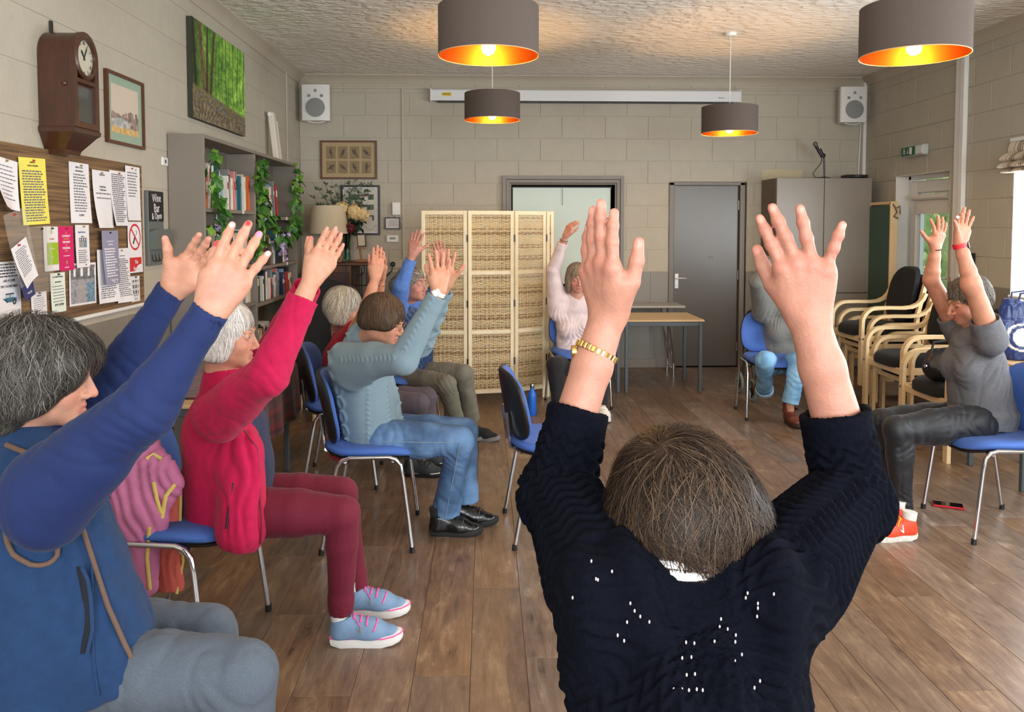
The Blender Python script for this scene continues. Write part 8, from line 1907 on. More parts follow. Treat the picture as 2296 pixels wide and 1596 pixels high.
c = bw(880, 535); t = thing('thermostat', 'white wall thermostat with small grey display', 'thermostat', (c.x, YB, c.z)); m = MB(); m.box((0, -0.012, 0), (0.125, 0.024, 0.075), 0.006); m.build('body', [M_WHITE], t, smooth=0); m = MB(); m.box((0.005, -0.025, 0.004), (0.06, 0.003, 0.022)); m.build('display', [pbr('lcd', (120, 124, 112), rough=0.3)], t, smooth=0)
c = bw(889, 592); t = thing('wall_socket', 'double wall socket near the wooden cabinet', 'socket', (c.x, YB, c.z)); m = MB(); m.box((0, -0.006, 0), (0.15, 0.012, 0.09), 0.004); m.build('faceplate', [M_TRIM], t, smooth=0)
t = thing('plug', 'black plug and flex in the wall socket', 'plug', (c.x - 0.035, YB - 0.013, c.z)); m = MB(); m.box((0, -0.02, 0), (0.05, 0.04, 0.05), 0.012); m.build('body', [M_BLACK], t); m = MB(); m.tube([(0, -0.03, -0.02), (-0.01, -0.04, -0.07), (-0.06, -0.05, -0.12), (-0.13, -0.05, -0.16), (-0.16, -0.05, -0.20)], 0.006, 6); m.build('flex', [M_BLACK], t)
# ---- loudspeakers
M_GRILLE = pbr('grey_grille', (142, 144, 142), rough=0.6, bump=0.3, bscale=600)
def speaker(label, u0, u1, v0, v1):
 p, q = at(u0, v1, YB - 0.2), at(u1, v0, YB - 0.2); w_, h_ = q.x - p.x, q.z - p.z; t = thing('wall_speaker', label, 'speaker', ((p.x + q.x) / 2, YB - 0.19, p.z), 0, 'white wall speakers'); d = 0.15
 m = MB(); pts = [(-w_ / 2, 0.0), (-w_ / 2 + .01, -0.012), (-w_ / 4, -0.026), (w_ / 4, -0.026), (w_ / 2 - .01, -0.012), (w_ / 2, 0.0), (w_ * .36, d), (-w_ * .36, d)]
 m.prism(pts, (0, 0, 0), (1, 0, 0), (0, 1, 0), (0, 0, h_)); m.build('cabinet', [M_WHITE], t, smooth=0.5)
 for cx, cz, r in ((0, h_ * 0.36, w_ * 0.335),): m = MB(); m.lathe([(0, 0.0), (r, 0.0), (r, 0.004), (r * .9, 0.008), (0, 0.006)], (cx, -0.026, cz), 32, R=rot3('X', math.pi / 2)); m.build('woofer_grille', [M_GRILLE], t)
 for cx, cz in ((0, h_ * 0.83), (-w_ * .22, h_ * 0.69), (w_ * .22, h_ * 0.69)): m = MB(); m.lathe([(0, 0.0), (w_ * .06, 0.0), (w_ * .05, 0.004), (0, 0.002)], (cx, -0.025, cz), 14, R=rot3('X', math.pi / 2)); m.build('tweeter', [M_GRILLE], t)
 m = MB(); m.box((0, 0.165, h_ / 2), (0.05, 0.05, 0.12), 0.004); m.tube([(-w_ * .3, 0.02, -0.006), (-0.03, 0.02, -0.018), (0.03, 0.02, -0.018), (w_ * .3, 0.02, -0.006)], 0.006, 6); m.build('bracket', [M_WHITE], t)
speaker('white wall speaker high in the left back corner', 676, 739, 190, 270); speaker('white wall speaker above the grey cupboard', 1884, 1946, 195, 274)
# ---- projector screen case
p, q = at(967, 228, YB - 0.1), at(1660, 200, YB - 0.1); t = thing('projector_screen', 'long white projector screen case across the back wall', 'projector screen', ((p.x + q.x) / 2, YB - 0.055, (p.z + q.z) / 2)); L_ = q.x - p.x
m = MB(); m.prism([(-0.05, -0.06), (0.05, -0.05), (0.05, 0.06), (-0.035, 0.06), (-0.05, 0.045)], (-L_ / 2, 0, 0), (0, 1, 0), (0, 0, 1), (L_, 0, 0)); m.build('casing', [pbr('gloss_white', (226, 228, 230), rough=0.22)], t, smooth=0.3)
for s_ in (-1, 1): m = MB(); m.box((s_ * (L_ / 2 + 0.006), 0, 0), (0.014, 0.112, 0.13), 0.005); m.build('end_cap', [M_WHITE], t, smooth=0)
m = MB(); m.box((0, 0.0, -0.066), (L_ - 0.12, 0.05, 0.014)); m.build('screen_slot', [M_BLACK], t, smooth=0)
lb = MB(); lb.box((-L_ / 2 + 0.16, -0.0505, 0.005), (0.10, 0.002, 0.034)); lo = lb.build('label', [pbr('label_yellow', (222, 196, 40), rough=0.6)], t, smooth=0)
text_mesh('McGill', 0.026, M_INK, lo, V(-L_ / 2 + 0.16, -0.053, 0.005), V(1, 0, 0), V(0, 0, 1)); text_mesh('Beamax', 0.020, M_INKG, t, V(L_ / 2 - 0.2, -0.0555, -0.02), V(1, 0, 0), V(0, 0, 1))
# ---- notice board with notices
def board_mat():
 m, nt, b = node_mat('woven_board'); N, L = nt.nodes.new, nt.links.new
 tc = N('ShaderNodeTexCoord'); mp = N('ShaderNodeMapping'); mp.inputs['Scale'].default_value = (1, 2, 62); L(tc.outputs['Object'], mp.inputs[0])
 n = N('ShaderNodeTexNoise'); n.inputs['Scale'].default_value = 1.0; n.inputs['Detail'].default_value = 2; L(mp.outputs[0], n.inputs['Vector'])
 w_ = N('ShaderNodeTexWave'); w_.bands_direction = 'Z'; w_.inputs['Scale'].default_value = 42; w_.inputs['Distortion'].default_value = 1.2; L(tc.outputs['Object'], w_.inputs['Vector'])
 r = N('ShaderNodeValToRGB'); e = r.color_ramp.elements; e[0].position = 0.25; e[0].color = lin((74, 56, 40)); e[1].position = 0.7; e[1].color = lin((160, 124, 84)); L(n.outputs['Fac'], r.inputs[0])
 mx = N('ShaderNodeMix'); mx.data_type = 'RGBA'; mx.blend_type = 'MULTIPLY'; mx.inputs['Factor'].default_value = 0.45; L(r.outputs[0], mx.inputs['A']); L(w_.outputs['Color'], mx.inputs['B']); L(mx.outputs['Result'], b.inputs['Base Color'])
 bp = N('ShaderNodeBump'); bp.inputs['Strength'].default_value = 0.4; bp.inputs['Distance'].default_value = 0.004; L(w_.outputs['Fac'], bp.inputs['Height']); L(bp.outputs[0], b.inputs['Normal']); b.inputs['Roughness'].default_value = 0.9
 return m
y0, y1 = 2.85, on_left(313, 500).y; z1, z0 = 1.862, 1.092
t = thing('notice_board', 'brown woven notice board covered in pinned papers on left wall', 'notice board', (XL + 0.002, (y0 + y1) / 2, z0)); m = MB(); m.box((0.008, 0, (z1 - z0) / 2), (0.016, y1 - y0, z1 - z0), 0.003); m.build('panel', [board_mat()], t, smooth=0)
m = MB(); m.box((0.016, 0, -0.008), (0.032, y1 - y0, 0.018), 0.003); m.build('ledge', [M_WHITE], t, smooth=0); m = MB(); m.tube([(0.03, -0.25, 0.008), (0.03, -0.13, 0.008)], 0.007, 8); po = m.build('marker_pen', [M_BLACK], None); po.location = t.location; tag(po, 'black marker pen on the ledge of the notice board', 'pen')
BRD = 0.0195
PINS = [pbr('pin_black', (30, 30, 32), rough=0.4), pbr('pin_red', (170, 40, 40), rough=0.4), pbr('pin_brass', (180, 140, 70), rough=0.3, metal=0.8)]
RN = random.Random(5)
def sheet(label, u0, u1, vt, vb, mat=M_PAPER, lines=(), filler=None, tilt=0.0, off=0.0, curl=0.012, cat='notice', name='notice', pins=1, pic=None):
 """paper pinned on the board: u0,u1 its sides, vt,vb top and bottom at the left side"""
 a, b = on_left(u0, vb, BRD), on_left(u1, vb, BRD); h_ = on_left(u0, vt, BRD).z - a.z; w_ = b.y - a.y
 t = thing(name, label, cat, (XL + BRD + off, a.y + w_ / 2, a.z + h_ / 2)); t.rotation_euler = (tilt, 0, 0); ph = RN.uniform(0, 6)
 bend = lambda y, z: 0.0012 + curl * (0.5 - z / h_) ** 2 * (0.6 + 0.4 * math.sin(y / w_ * 3 + ph))
 m = MB(); m.grid(lambda i, j: (bend((i - .5) * w_, (j - .5) * h_), (i - .5) * w_, (j - .5) * h_), 6, 12, thick=(0.0006, 0, 0)); sh = m.build('paper', [mat], t, smooth=0.8)
 if filler:
  m = MB(); col, f0, f1, nl, x0, x1 = filler
  for k in range(nl):
   z = h_ * (f1 + (f0 - f1) * k / max(1, nl - 1) - .5); xa = x0 + RN.uniform(0, .04); xb = x1 - RN.uniform(0, .22); hh = h_ * min(0.011, 0.4 * (f1 - f0) / nl)
   y_ = xa
   while y_ < xb:
    l_ = min(RN.uniform(.05, .16), xb - y_); aa, bb = (y_ - .5) * w_, (y_ + l_ - .5) * w_; x = bend(aa, z) + 0.0009; x2 = bend(bb, z) + .0009
    m.add([(x, aa, z - hh), (x2, bb, z - hh), (x2, bb, z + hh), (x, aa, z + hh)], [(0, 1, 2, 3)]); y_ += l_ + 0.02
  tag(m.build('small_print', [col], t, smooth=0), kind='stuff')
 for (fx, fz, txt, sz, col) in lines:
  z = (fz - .5) * h_; text_mesh(txt, sz * h_, col, t, V(bend((fx - .5) * w_, z) + 0.0012, (fx - .5) * w_, z), EXL, EYL, squash=0.86)
 if pic: (px0, pz0, px1, pz1, fn, nx, ny) = pic; picture('printed_picture', t, V(bend(0, ((pz0 + pz1) / 2 - .5) * h_) + 0.0014, (px0 - .5) * w_, (pz0 - .5) * h_), EXL, EYL, (px1 - px0) * w_, (pz1 - pz0) * h_, nx, ny, fn)
 for k in range(pins): m = MB(); m.lathe([(0.0, 0.009), (0.004, 0.008), (0.003, 0.004), (0.0055, 0.001), (0.0, 0.0)], (bend(0, h_ * .46) + .001, RN.uniform(-.08, .08) * w_, h_ * 0.46), 10, R=rot3('Y', math.pi / 2)); m.build('pin', [RN.choice(PINS)], t)
 return t
M_YEL = pbr('yellow_paper', (232, 222, 96), rough=0.8); M_MAG = pbr('magenta_card', (206, 22, 100), rough=0.6); M_LIME = pbr('lime_print', (150, 186, 22), rough=0.6); M_RED = pbr('sign_red', (206, 40, 48), rough=0.5); M_LAV = pbr('lilac_grey_card', (140, 140, 164), rough=0.7); M_WTXT = pbr('white_print', (236, 236, 236), rough=0.7); M_BLU = pbr('blue_print', (48, 84, 156), rough=0.7); M_GOLDP = pbr('yellow_print', (224, 200, 60), rough=.7)
sheet('large white framed notice curling at the left edge of the photo', -30, 22, 352, 468, lines=[], filler=(M_INKG, .2, .85, 9, .1, .92), tilt=-0.10, off=0.03, curl=.06)
sheet('tall yellow timetable sheet headed with two lines of capitals', 44, 104, 350, 503, M_YEL, [(.5, .93, 'HOW DO I', .035, M_INK), (.5, .88, 'CONTACT WELLBEING', .032, M_INK)], (M_INKG, .06, .80, 20, .08, .95), tilt=0.04, off=.004)
sheet('tall white notice of centred headings right of the yellow sheet', 157, 201, 362, 500, lines=[(.5, .92, 'WHAT TO DO', .042, M_INK), (.5, .86, 'IN AN EMERGENCY', .034, M_INK), (.5, .13, 'CLOSING', .05, M_INK)], filler=(M_INKG, .20, .80, 14, .18, .9))
sheet('white booking form sheet with bold centre title', 206, 249, 380, 511, lines=[(.5, .93, 'Sidlesham', .06, M_INKG), (.5, .72, 'Reading Room', .045, M_INK), (.5, .665, 'Booking Forms', .045, M_INK)], filler=(M_INKG, .52, .60, 2, .12, .95), off=.006, curl=.03)
sheet('creased white sheet of close print beside the booking forms', 246, 283, 381, 506, filler=(M_INKG, .08, .93, 24, .08, .95), off=.003, curl=.03)
sheet('white letter sheet pinned at the right end, highest of the row', 281, 313, 371, 494, lines=[(.72, .94, 'LOGO'.replace('LOGO', 'LSP'), .05, M_INKG)], filler=(M_INKG, .45, .88, 9, .12, .85), off=.004)
ns = sheet('No Smoking sign with red circle and cigarette', 286, 317, 497, 613, lines=[(.5, .21, 'No', .12, M_WTXT), (.5, .085, 'Smoking', .10, M_WTXT)], off=.004, curl=.004, cat='sign', name='no_smoking_sign', pins=0)
a, b = on_left(286, 613, BRD), on_left(317, 613, BRD); w_ = b.y - a.y; h_ = on_left(286, 497, BRD).z - a.z
m = MB(); m.add([(.0046, -w_ * .42, -h_ * .47), (.0046, w_ * .42, -h_ * .47), (.0046, w_ * .42, -h_ * .20), (.0046, -w_ * .42, -h_ * .20)], [(0, 1, 2, 3)]); m.build('red_panel', [M_RED], ns, smooth=0)
for tch in ns.children:
 if tch.name.startswith('lettering'): tch.location.x += 0.0036
R1 = w_ * .42; m = MB(); k_ = 40
VV = [(.0030, rr_ * math.cos(2 * math.pi * j / k_), h_ * .20 + rr_ * math.sin(2 * math.pi * j / k_)) for rr_ in (R1, R1 * .84) for j in range(k_)]; m.add(VV, [(j, (j + 1) % k_, k_ + (j + 1) % k_, k_ + j) for j in range(k_)])
d_ = V(0, .7071, -.7071); e_ = V(0, .7071, .7071); c_ = V(.0032, 0, h_ * .20); m.add([c_ - d_ * R1 * .88 - e_ * R1 * .07, c_ + d_ * R1 * .88 - e_ * R1 * .07, c_ + d_ * R1 * .88 + e_ * R1 * .07, c_ - d_ * R1 * .88 + e_ * R1 * .07], [(0, 1, 2, 3)]); m.build('ban_ring', [M_RED], ns, smooth=0)
m = MB(); d2 = V(0, .55, .83); e2 = V(0, .83, -.55); m.add([c_ - V(.0006, 0, 0) - d2 * R1 * .62 - e2 * R1 * .1, c_ - V(.0006, 0, 0) + d2 * R1 * .1 - e2 * R1 * .1, c_ - V(.0006, 0, 0) + d2 * R1 * .1 + e2 * R1 * .1, c_ - V(.0006, 0, 0) - d2 * R1 * .62 + e2 * R1 * .1], [(0, 1, 2, 3)]); m.tube([c_ + d2 * R1 * .16 + V(-.0006, 0, 0), c_ + V(-.0006, R1 * .32, R1 * .3), c_ + V(-.0006, R1 * .22, R1 * .5)], .0014, 5); m.build('cigarette', [M_INK], ns, smooth=0)
lf = sheet('white and lime green leaflet with round B emblem', 97, 130, 508, 609, lines=[(.5, .88, 'B', .13, M_LIME), (.5, .72, 'BEFRIENDING', .035, M_RED), (.5, .50, 'Our services include', .03, M_WTXT), (.5, .32, 'Together', .03, M_WTXT)], off=.003, curl=.004)
lm_ = MB(); w2 = on_left(130, 609, BRD).y - on_left(97, 609, BRD).y; h2 = on_left(97, 508, BRD).z - on_left(97, 609, BRD).z; lm_.add([(.0040, -w2 * .30, -h2 * .36), (.0040, w2 * .46, -h2 * .36), (.0040, w2 * .46, h2 * .14), (.0040, -w2 * .30, h2 * .14)], [(0, 1, 2, 3)]); lm_.build('lime_panel', [M_LIME], lf, smooth=0)
for tch in lf.children:
 if tch.name.startswith('lettering'): tch.location.x += 0.0035
sheet('bright pink card reading COMMUNITY FRIENDSHIP WELLBEING', 130, 163, 507, 608, M_MAG, [(.5, .93, 'B', .06, M_INK), (.5, .84, 'FOR', .035, M_GOLDP), (.5, .775, 'COMMUNITY', .068, M_WTXT), (.5, .71, 'COMES TOGETHER', .03, M_GOLDP), (.5, .64, 'FRIENDSHIP', .068, M_WTXT), (.5, .575, 'AND', .035, M_GOLDP), (.5, .505, 'WELLBEING', .072, M_WTXT), (.5, .44, 'FOR ALL', .035, M_GOLDP), (.5, .33, 'IN YOUR COMMUNITY', .03, M_WTXT), (.5, .18, 'B', .12, M_LIME), (.5, .07, 'BEFRIENDING', .034, M_WTXT)], off=.005, curl=.004)
def crowd(u, v):
 n = N2(u, v, 22, 4) * .6 + N2(u, v, 55, 5) * .5; c = np.stack([150 + 60 * n, 152 + 58 * n, 156 + 60 * n], 1)
 fl = (v < .62) & (np.abs(u - .42) < .10 + .22 * (.62 - v)); c = np.where(fl[:, None], np.stack([158 + 14 * n, 156 + 14 * n, 156 + 14 * n], 1), c)
 wn = (v > .70) & (v < .92) & (np.abs((u * 3.4) % 1 - .5) < .16); c = np.where(wn[:, None], 235.0, c); r = (v < .55) & (u > .62); c = np.where(r[:, None], np.stack([110 + 60 * n, 138 + 60 * n, 156 + 60 * n], 1), c); return c * np.where((v > .62) & ~wn, .72, 1)[:, None]
sheet('white Seated Exercise leaflet with small photo', 167, 198, 504, 601, lines=[(.45, .83, 'Seated Exercise', .062, M_BLU), (.5, .73, 'Mondays', .04, M_INK)], filler=(M_INKG, .12, .40, 7, .14, .9), off=.006, curl=.006, pic=(.25, .47, .8, .70, crowd, 24, 24))
sheet('square colour photo of a group seated in a hall', 155, 215, 592, 689, pic=(.05, .05, .95, .95, crowd, 60, 60), off=.002, curl=.0, cat='photograph', name='pinned_photograph', tilt=-0.02)
sheet('grey booklet with white captions and big UNITY lettering', 221, 258, 517, 640, M_LAV, [(.5, .80, 'TO ME DIFFICULT MATTERS', .026, M_WTXT), (.5, .74, 'INVISIBLE PEOPLE', .028, M_WTXT), (.5, .055, 'UNITY', .12, M_WTXT)], (M_WTXT, .16, .66, 11, .1, .9), off=.02, curl=.02, cat='booklet')
sheet('plain white sheet hanging behind the grey booklet', 217, 257, 560, 682, filler=(M_INKG, .1, .3, 6, .12, .9), off=.006, curl=.03)
sheet('long white printed letter right of the grey booklet', 258, 286, 557, 680, lines=[(.5, .86, 'Yoga for Movement', .03, M_INKG)], filler=(M_INKG, .12, .80, 20, .1, .95), off=.008, curl=.03)
sheet('small white sheet with grey pictures under the No Smoking sign', 292, 312, 620, 678, filler=(M_INK, .1, .8, 6, .1, .9), off=.003, curl=.004, pic=(.15, .25, .85, .85, lambda u, v: np.where((np.abs((u * 2.5) % 1 - .5) < .32)[:, None] & (np.abs((v * 2.6) % 1 - .5) < .3)[:, None], np.array([[96.0, 96, 100]]), np.array([[216.0, 216, 216]])), 20, 30))
sheet('pale green foot health practitioner card with telephone number', 112, 145, 613, 703, pbr('pale_mint_paper', (222, 234, 222), rough=.8), [(.5, .90, 'Foot Health Practitioner', .058, M_INK), (.5, .77, 'Jane Shortland', .055, M_INK), (.5, .19, '07931 817929', .085, M_INK)], (M_INKG, .28, .66, 6, .1, .95), off=.004, curl=.006)
sheet('small white notice pinned low beneath the plastic sleeve', 69, 104, 657, 716, lines=[(.5, .86, 'Parking Notice', .06, M_INK)], filler=(M_INKG, .12, .76, 9, .12, .92), off=.002, curl=.004)
def car(u, v):
 c = np.tile([222.0, 222, 226], (len(u), 1)); b = (np.abs(u - .5) < .44) & (v > .22) & (v < .52); cab = (np.abs(u - .5) < .30 - .12 * (v - .5)) & (v >= .50) & (v < .84); c = np.where((b | cab)[:, None], np.array([[58.0, 108, 128]]), c); rf = cab & (v > .76); c = np.where(rf[:, None], 40.0, c)
 wn = cab & (v > .54) & (v < .74) & (np.abs((u - .5)) > .02); c = np.where(wn[:, None], np.array([[176.0, 196, 204]]), c)
 for x in (.22, .78): w_ = ((u - x) / .12) ** 2 + ((v - .22) / .20) ** 2; c = np.where((w_ < 1)[:, None], 28.0, c); c = np.where((w_ < .25)[:, None], 150.0, c)
 return c
sheet('white poster with small teal car and bold lettering', -8, 46, 588, 718, lines=[(.5, .66, '...AND AT SOME', .062, M_INK), (.5, .56, 'TIME YOU MAY NEED', .062, M_INK)], filler=(M_INK, .74, .95, 5, .05, .95), off=.002, curl=.006, pic=(.18, .22, .85, .48, car, 50, 34), cat='poster')
sheet('stack of white printed sheets hanging askew over the car poster', 8, 46, 540, 640, filler=(M_INKG, .25, .85, 14, .12, .9), tilt=0.42, off=.05, curl=.02)
sheet('dark blue leaflet corner behind the askew sheets', 30, 58, 612, 672, pbr('navy_leaflet', (46, 52, 104), rough=.6), [(.5, .2, 'VOTE IN', .12, M_WTXT)], tilt=0.30, off=.03, curl=.01)
M_SLEEVE = pbr('clear_plastic_sleeve', (210, 205, 195), rough=0.12, alpha=0.14)
sheet('clear plastic sleeve hanging empty left of the lime leaflet', 54, 108, 507, 660, M_SLEEVE, off=.022, curl=.02, cat='plastic sleeve', name='plastic_sleeve', tilt=0.03)
sheet('clear punched plastic sleeve hanging askew at the far left', 0, 52, 470, 640, M_SLEEVE, off=.04, curl=.02, cat='plastic sleeve', name='plastic_sleeve', tilt=0.25)
# ---- chalkboard with post pocket and hooks
a, b = on_left(326, 596), on_left(357, 430); t = thing('chalkboard', 'small grey framed chalkboard reading Wine Bar Open with key hooks', 'chalkboard', (XL, (a.y + b.y) / 2, a.z)); w_, h_ = b.y - a.y, b.z - a.z; M_GB = pbr('grey_painted_board', (96, 102, 98), rough=.6)
m = MB(); m.box((0.012, 0, h_ / 2), (0.022, w_, h_), 0.003); m.build('backboard', [M_GB], t, smooth=0)
m = MB(); m.box((0.0245, 0, h_ * .79), (0.004, w_ - 0.016, h_ * .40)); m.build('slate', [pbr('slate_black', (20, 21, 22), rough=.7)], t, smooth=0)
M_CHALK = pbr('chalk', (220, 220, 216), rough=.95)
for z, s_, k in ((.90, 'Wine', .070), (.765, 'Bar', .075), (.66, '& Open', .055)): text_mesh(s_, k, M_CHALK, t, V(0.0275, 0.0, h_ * z), V(0, 1, 0.05), V(0, -0.12, 1), squash=.8)
m = MB(); m.prism([(0.022, 0), (0.022, 0.10), (0.075, 0.115), (0.055, 0.0)], (0, -w_ / 2 + .006, h_ * .22), (1, 0, 0), (0, 0, 1), (0, w_ - 0.012, 0)); pk = m.build('post_pocket', [M_GB], t, smooth=0); m = MB(); m.tube([(0.07, -.012, h_ * .22 + .065), (0.07, .012, h_ * .22 + .065), (0.069, .012, h_ * .22 + .045), (0.069, -.012, h_ * .22 + .045)], .002, 5, closed=True); m.build('ring_pull', [M_BLACK], pk)
for k in range(4): y = -w_ * .33 + w_ * .22 * k; m = MB(); m.tube([(0.024, y, .07), (0.03, y, .03), (0.045, y, .022), (0.05, y, .04)], .003, 6); m.build('key_hook', [M_BLACK], t)
c = on_left(367, 362); t = thing('switch_plate', 'small white switch plate beside the bookcase end', 'switch', (XL, c.y, c.z)); m = MB(); m.box((0.005, 0, 0), (0.01, 0.085, 0.05), 0.003); m.build('faceplate', [M_WHITE], t, smooth=0); m = MB(); m.box((0.012, 0.0, 0), (0.006, 0.012, 0.022), 0.002); m.build('rocker', [M_BLACK], t, smooth=0)
# ---- emergency exit sign
t = thing('exit_sign', 'green running man emergency exit light above the glazed door', 'exit sign', (XR, 7.47, 2.232)); m = MB(); m.box((-0.03, 0, 0), (0.06, 0.40, 0.10), 0.012); m.build('housing', [pbr('grey_white_plastic', (190, 194, 190), rough=.3)], t)
m = MB(); m.box((-0.062, 0.06, 0.0), (0.004, 0.24, 0.082)); gp_ = m.build('sign_panel', [pbr('exit_green', (14, 96, 66), rough=.4)], t, smooth=0)
EXR = V(0, -1, 0); Gx = lambda a, b: V(-0.0655, 0.06 - a, b); m = MB()
def quad2(pts): m.add([Gx(*q) for q in pts], [tuple(range(len(pts)))])
quad2([(0.03, -.032), (0.075, -.032), (0.075, .032), (0.03, .032)])
m.build('door_symbol', [M_WTXT], gp_, smooth=0); m = MB()
m.ball(Gx(-.065, .026), (.001, .007, .007), 8, 5); quad2([(-.078, .015), (-.060, .018), (-.058, -.004), (-.074, -.006)]); quad2([(-.062, .012), (-.040, .004), (-.040, -.001), (-.062, .005)]); quad2([(-.062, -.004), (-.045, -.014), (-.048, -.032), (-.055, -.032), (-.054, -.016), (-.070, -.008)]); quad2([(-.074, -.004), (-.066, -.006), (-.082, -.022), (-.096, -.022), (-.096, -.017), (-.085, -.016)]); m.build('running_figure', [M_WTXT], gp_, smooth=0); m = MB()
quad2([(-.004, .02), (.004, .02), (.004, -.008), (.014, -.008), (0, -.026), (-.014, -.008), (-.004, -.008)]); m.build('arrow', [M_WTXT], gp_, smooth=0)
m = MB(); m.box((-0.058, -0.13, 0), (0.012, 0.11, 0.075), 0.004); m.build('lens', [pbr('frosted_lens', (216, 222, 220), rough=.25)], t, smooth=0)
# ---- small notice and black sensor near the door
t = thing('wall_calendar', 'small printed calendar sheet on right wall beside the glazed door', 'calendar', (XR - 0.003, 6.84, 1.20)); m = MB(); m.box((-0.001, 0, 0), (0.002, 0.10, 0.24)); m.build('sheet', [M_PAPER], t, smooth=0); m = MB()
for k in range(5): m.box((-0.0025, 0.0, -0.09 + .028 * k), (0.001, 0.07, 0.012))
tag(m.build('small_print', [M_INKG], t, smooth=0), kind='stuff'); text_mesh('E', 0.05, M_RED, t, V(-0.003, 0, .075), EXR, EYL)
t = thing('wall_sensor', 'small black box on the right wall beside the white conduit', 'sensor', (XR, 6.56, 1.245)); m = MB(); m.box((-0.02, 0, 0), (0.04, 0.06, 0.11), 0.004); m.build('housing', [M_BLACK], t, smooth=0); m = MB(); m.ball((-0.042, 0, 0.02), (.006, .01, .01), 8, 6); m.build('lens', [M_GRILLE], t)
# ---- roman blind
def stripe_mat():
 m, nt, b = node_mat('striped_blind'); N, L = nt.nodes.new, nt.links.new; tc = N('ShaderNodeTexCoord'); sp = N('ShaderNodeSeparateXYZ'); L(tc.outputs['Object'], sp.inputs[0])
 d = N('ShaderNodeMath'); d.operation = 'MULTIPLY'; L(sp.outputs[1], d.inputs[0]); d.inputs[1].default_value = 6.5; f = N('ShaderNodeMath'); f.operation = 'FRACT'; L(d.outputs[0], f.inputs[0]); r = N('ShaderNodeValToRGB'); r.color_ramp.interpolation = 'CONSTANT'; e = r.color_ramp.elements
 e[0].position = 0; e[0].color = lin((206, 196, 178)); e[1].position = .3; e[1].color = lin((126, 104, 92))
 for p_, c_ in ((.36, (206, 196, 178)), (.42, (126, 104, 92)), (.5, (176, 158, 140)), (.58, (126, 104, 92)), (.64, (206, 196, 178)), (.8, (166, 146, 128)), (.86, (206, 196, 178))): x = e.new(p_); x.color = lin(c_)
 L(f.outputs[0], r.inputs[0]); L(r.outputs[0], b.inputs['Base Color']); b.inputs['Roughness'].default_value = .9; return m
t = thing('roman_blind', 'cream and brown striped roman blind gathered over the right window', 'blind', (XR - 0.004, 4.93, 1.93)); M_STR = stripe_mat()
for k, (z0_, z1_, d_) in enumerate(((0.0, 0.05, .13), (0.03, 0.10, .15), (0.08, 0.16, .13), (0.14, 0.25, .06))):
 m = MB(); m.grid(lambda i, j: (-d_ * (0.35 + .65 * math.sin(j * math.pi) ** .7) + 0.008 * math.sin(i * 40 + k), (i - .5) * 2.26, z0_ + (z1_ - z0_) * (1 - j) - 0.02 * math.sin(j * math.pi)), 40, 8, thick=(0.004, 0, 0)); m.build('fold', [M_STR], t, smooth=1.0)
m = MB(); m.box((-0.025, 0, 0.25), (0.05, 2.26, 0.03), 0.004); m.build('head_rail', [M_WHITE], t, smooth=0)
# ---- table and tote bag at the right edge
hall_table('beech topped table at the right edge carrying a blue and white bag', 3.05, 3.82, 4.42, 4.98, 0.72)
t = thing('tote_bag', 'crumpled navy and white carrier bag on the right hand table', 'bag', (3.24, 4.72, 0.721))
S = SDF(); S.cone((0, 0, 0.07), (0.03, 0, 0.24), 0.13, 0.11, 0.05, ((0, 1, 0), 0.7)); S.cap((-0.02, 0, 0.1), (0.02, 0, 0.345), 0.15, 0.15, 0.04, ((0, 1, 0), 0.45)); S.cut((0, 0, 0.002), (0, 0, -1), 0.004)
def bagcol(P):
 L_ = P - npv((3.24, 4.72, 0.721)); n = vnoise(P, 9, 3); c = np.tile([42.0, 62, 116], (len(P), 1)); c = np.where(((L_[:, 2] < .235) & (L_[:, 2] > .125) & (L_[:, 0] > 0.02))[:, None], 228.0, c); d2 = ((L_[:, 0] + .05) / .085) ** 2 + ((L_[:, 2] - .14) / .085) ** 2; c = np.where(((d2 < 1) & (d2 > .72))[:, None] | ((d2 < .4) & (n > -.1))[:, None], 226.0, c)
 c = c / 255; return np.where(c <= 0.04045, c / 12.92, ((c + 0.055) / 1.055) ** 2.4)
Sx = SDF(); off_ = npv((3.24, 4.72, 0.721))
P, F = S.poly(0.005); g = S.grad(P); P = P + g * (0.008 * (1 - np.abs(vnoise(P, 16, 2))) ** 3 - 0.006 * (1 - np.abs(vnoise(P, 34, 4))) ** 3)[:, None]; P[:, 2] = np.maximum(P[:, 2], 0.001)
mesh_obj('body', np_mesh('body', P, F, pbr('glossy_bag_print', (60, 80, 130), rough=0.35, attr='Col'), col=bagcol(P + off_)), t); text_mesh('PC', 0.10, pbr('blue_bag_print', (40, 52, 140), rough=.4), t, V(0.075, -0.079, 0.18), V(1, -.0, 0), V(0.25, 0, 1), depth=.001); m = MB()
for s_ in (-1, 1): m.tube([(-0.06, s_ * .03, .33), (-0.05, s_ * .04, .40), (0.03, s_ * .04, .41), (0.06, s_ * .03, .34)], .006, 6)
m.build('handles', [pbr('navy_strap', (36, 50, 98), rough=.6)], t)
t = thing('car_keys', 'small bunch of keys on the table by the carrier bag', 'keys', (3.25, 4.50, 0.722)); m = MB(); m.tube([(0.012 * math.cos(a), 0.012 * math.sin(a), 0.002) for a in np.linspace(0, 6.28, 13)[:-1]], .0015, 5, closed=True); m.build('ring', [M_CHROME], t); m = MB(); m.box((0.03, 0.01, .003), (.045, .012, .004), .001); m.build('key', [M_CHROME], t); m = MB(); m.box((-0.03, -.005, .006), (.04, .024, .012), .004); m.build('fob', [M_BLACK], t)
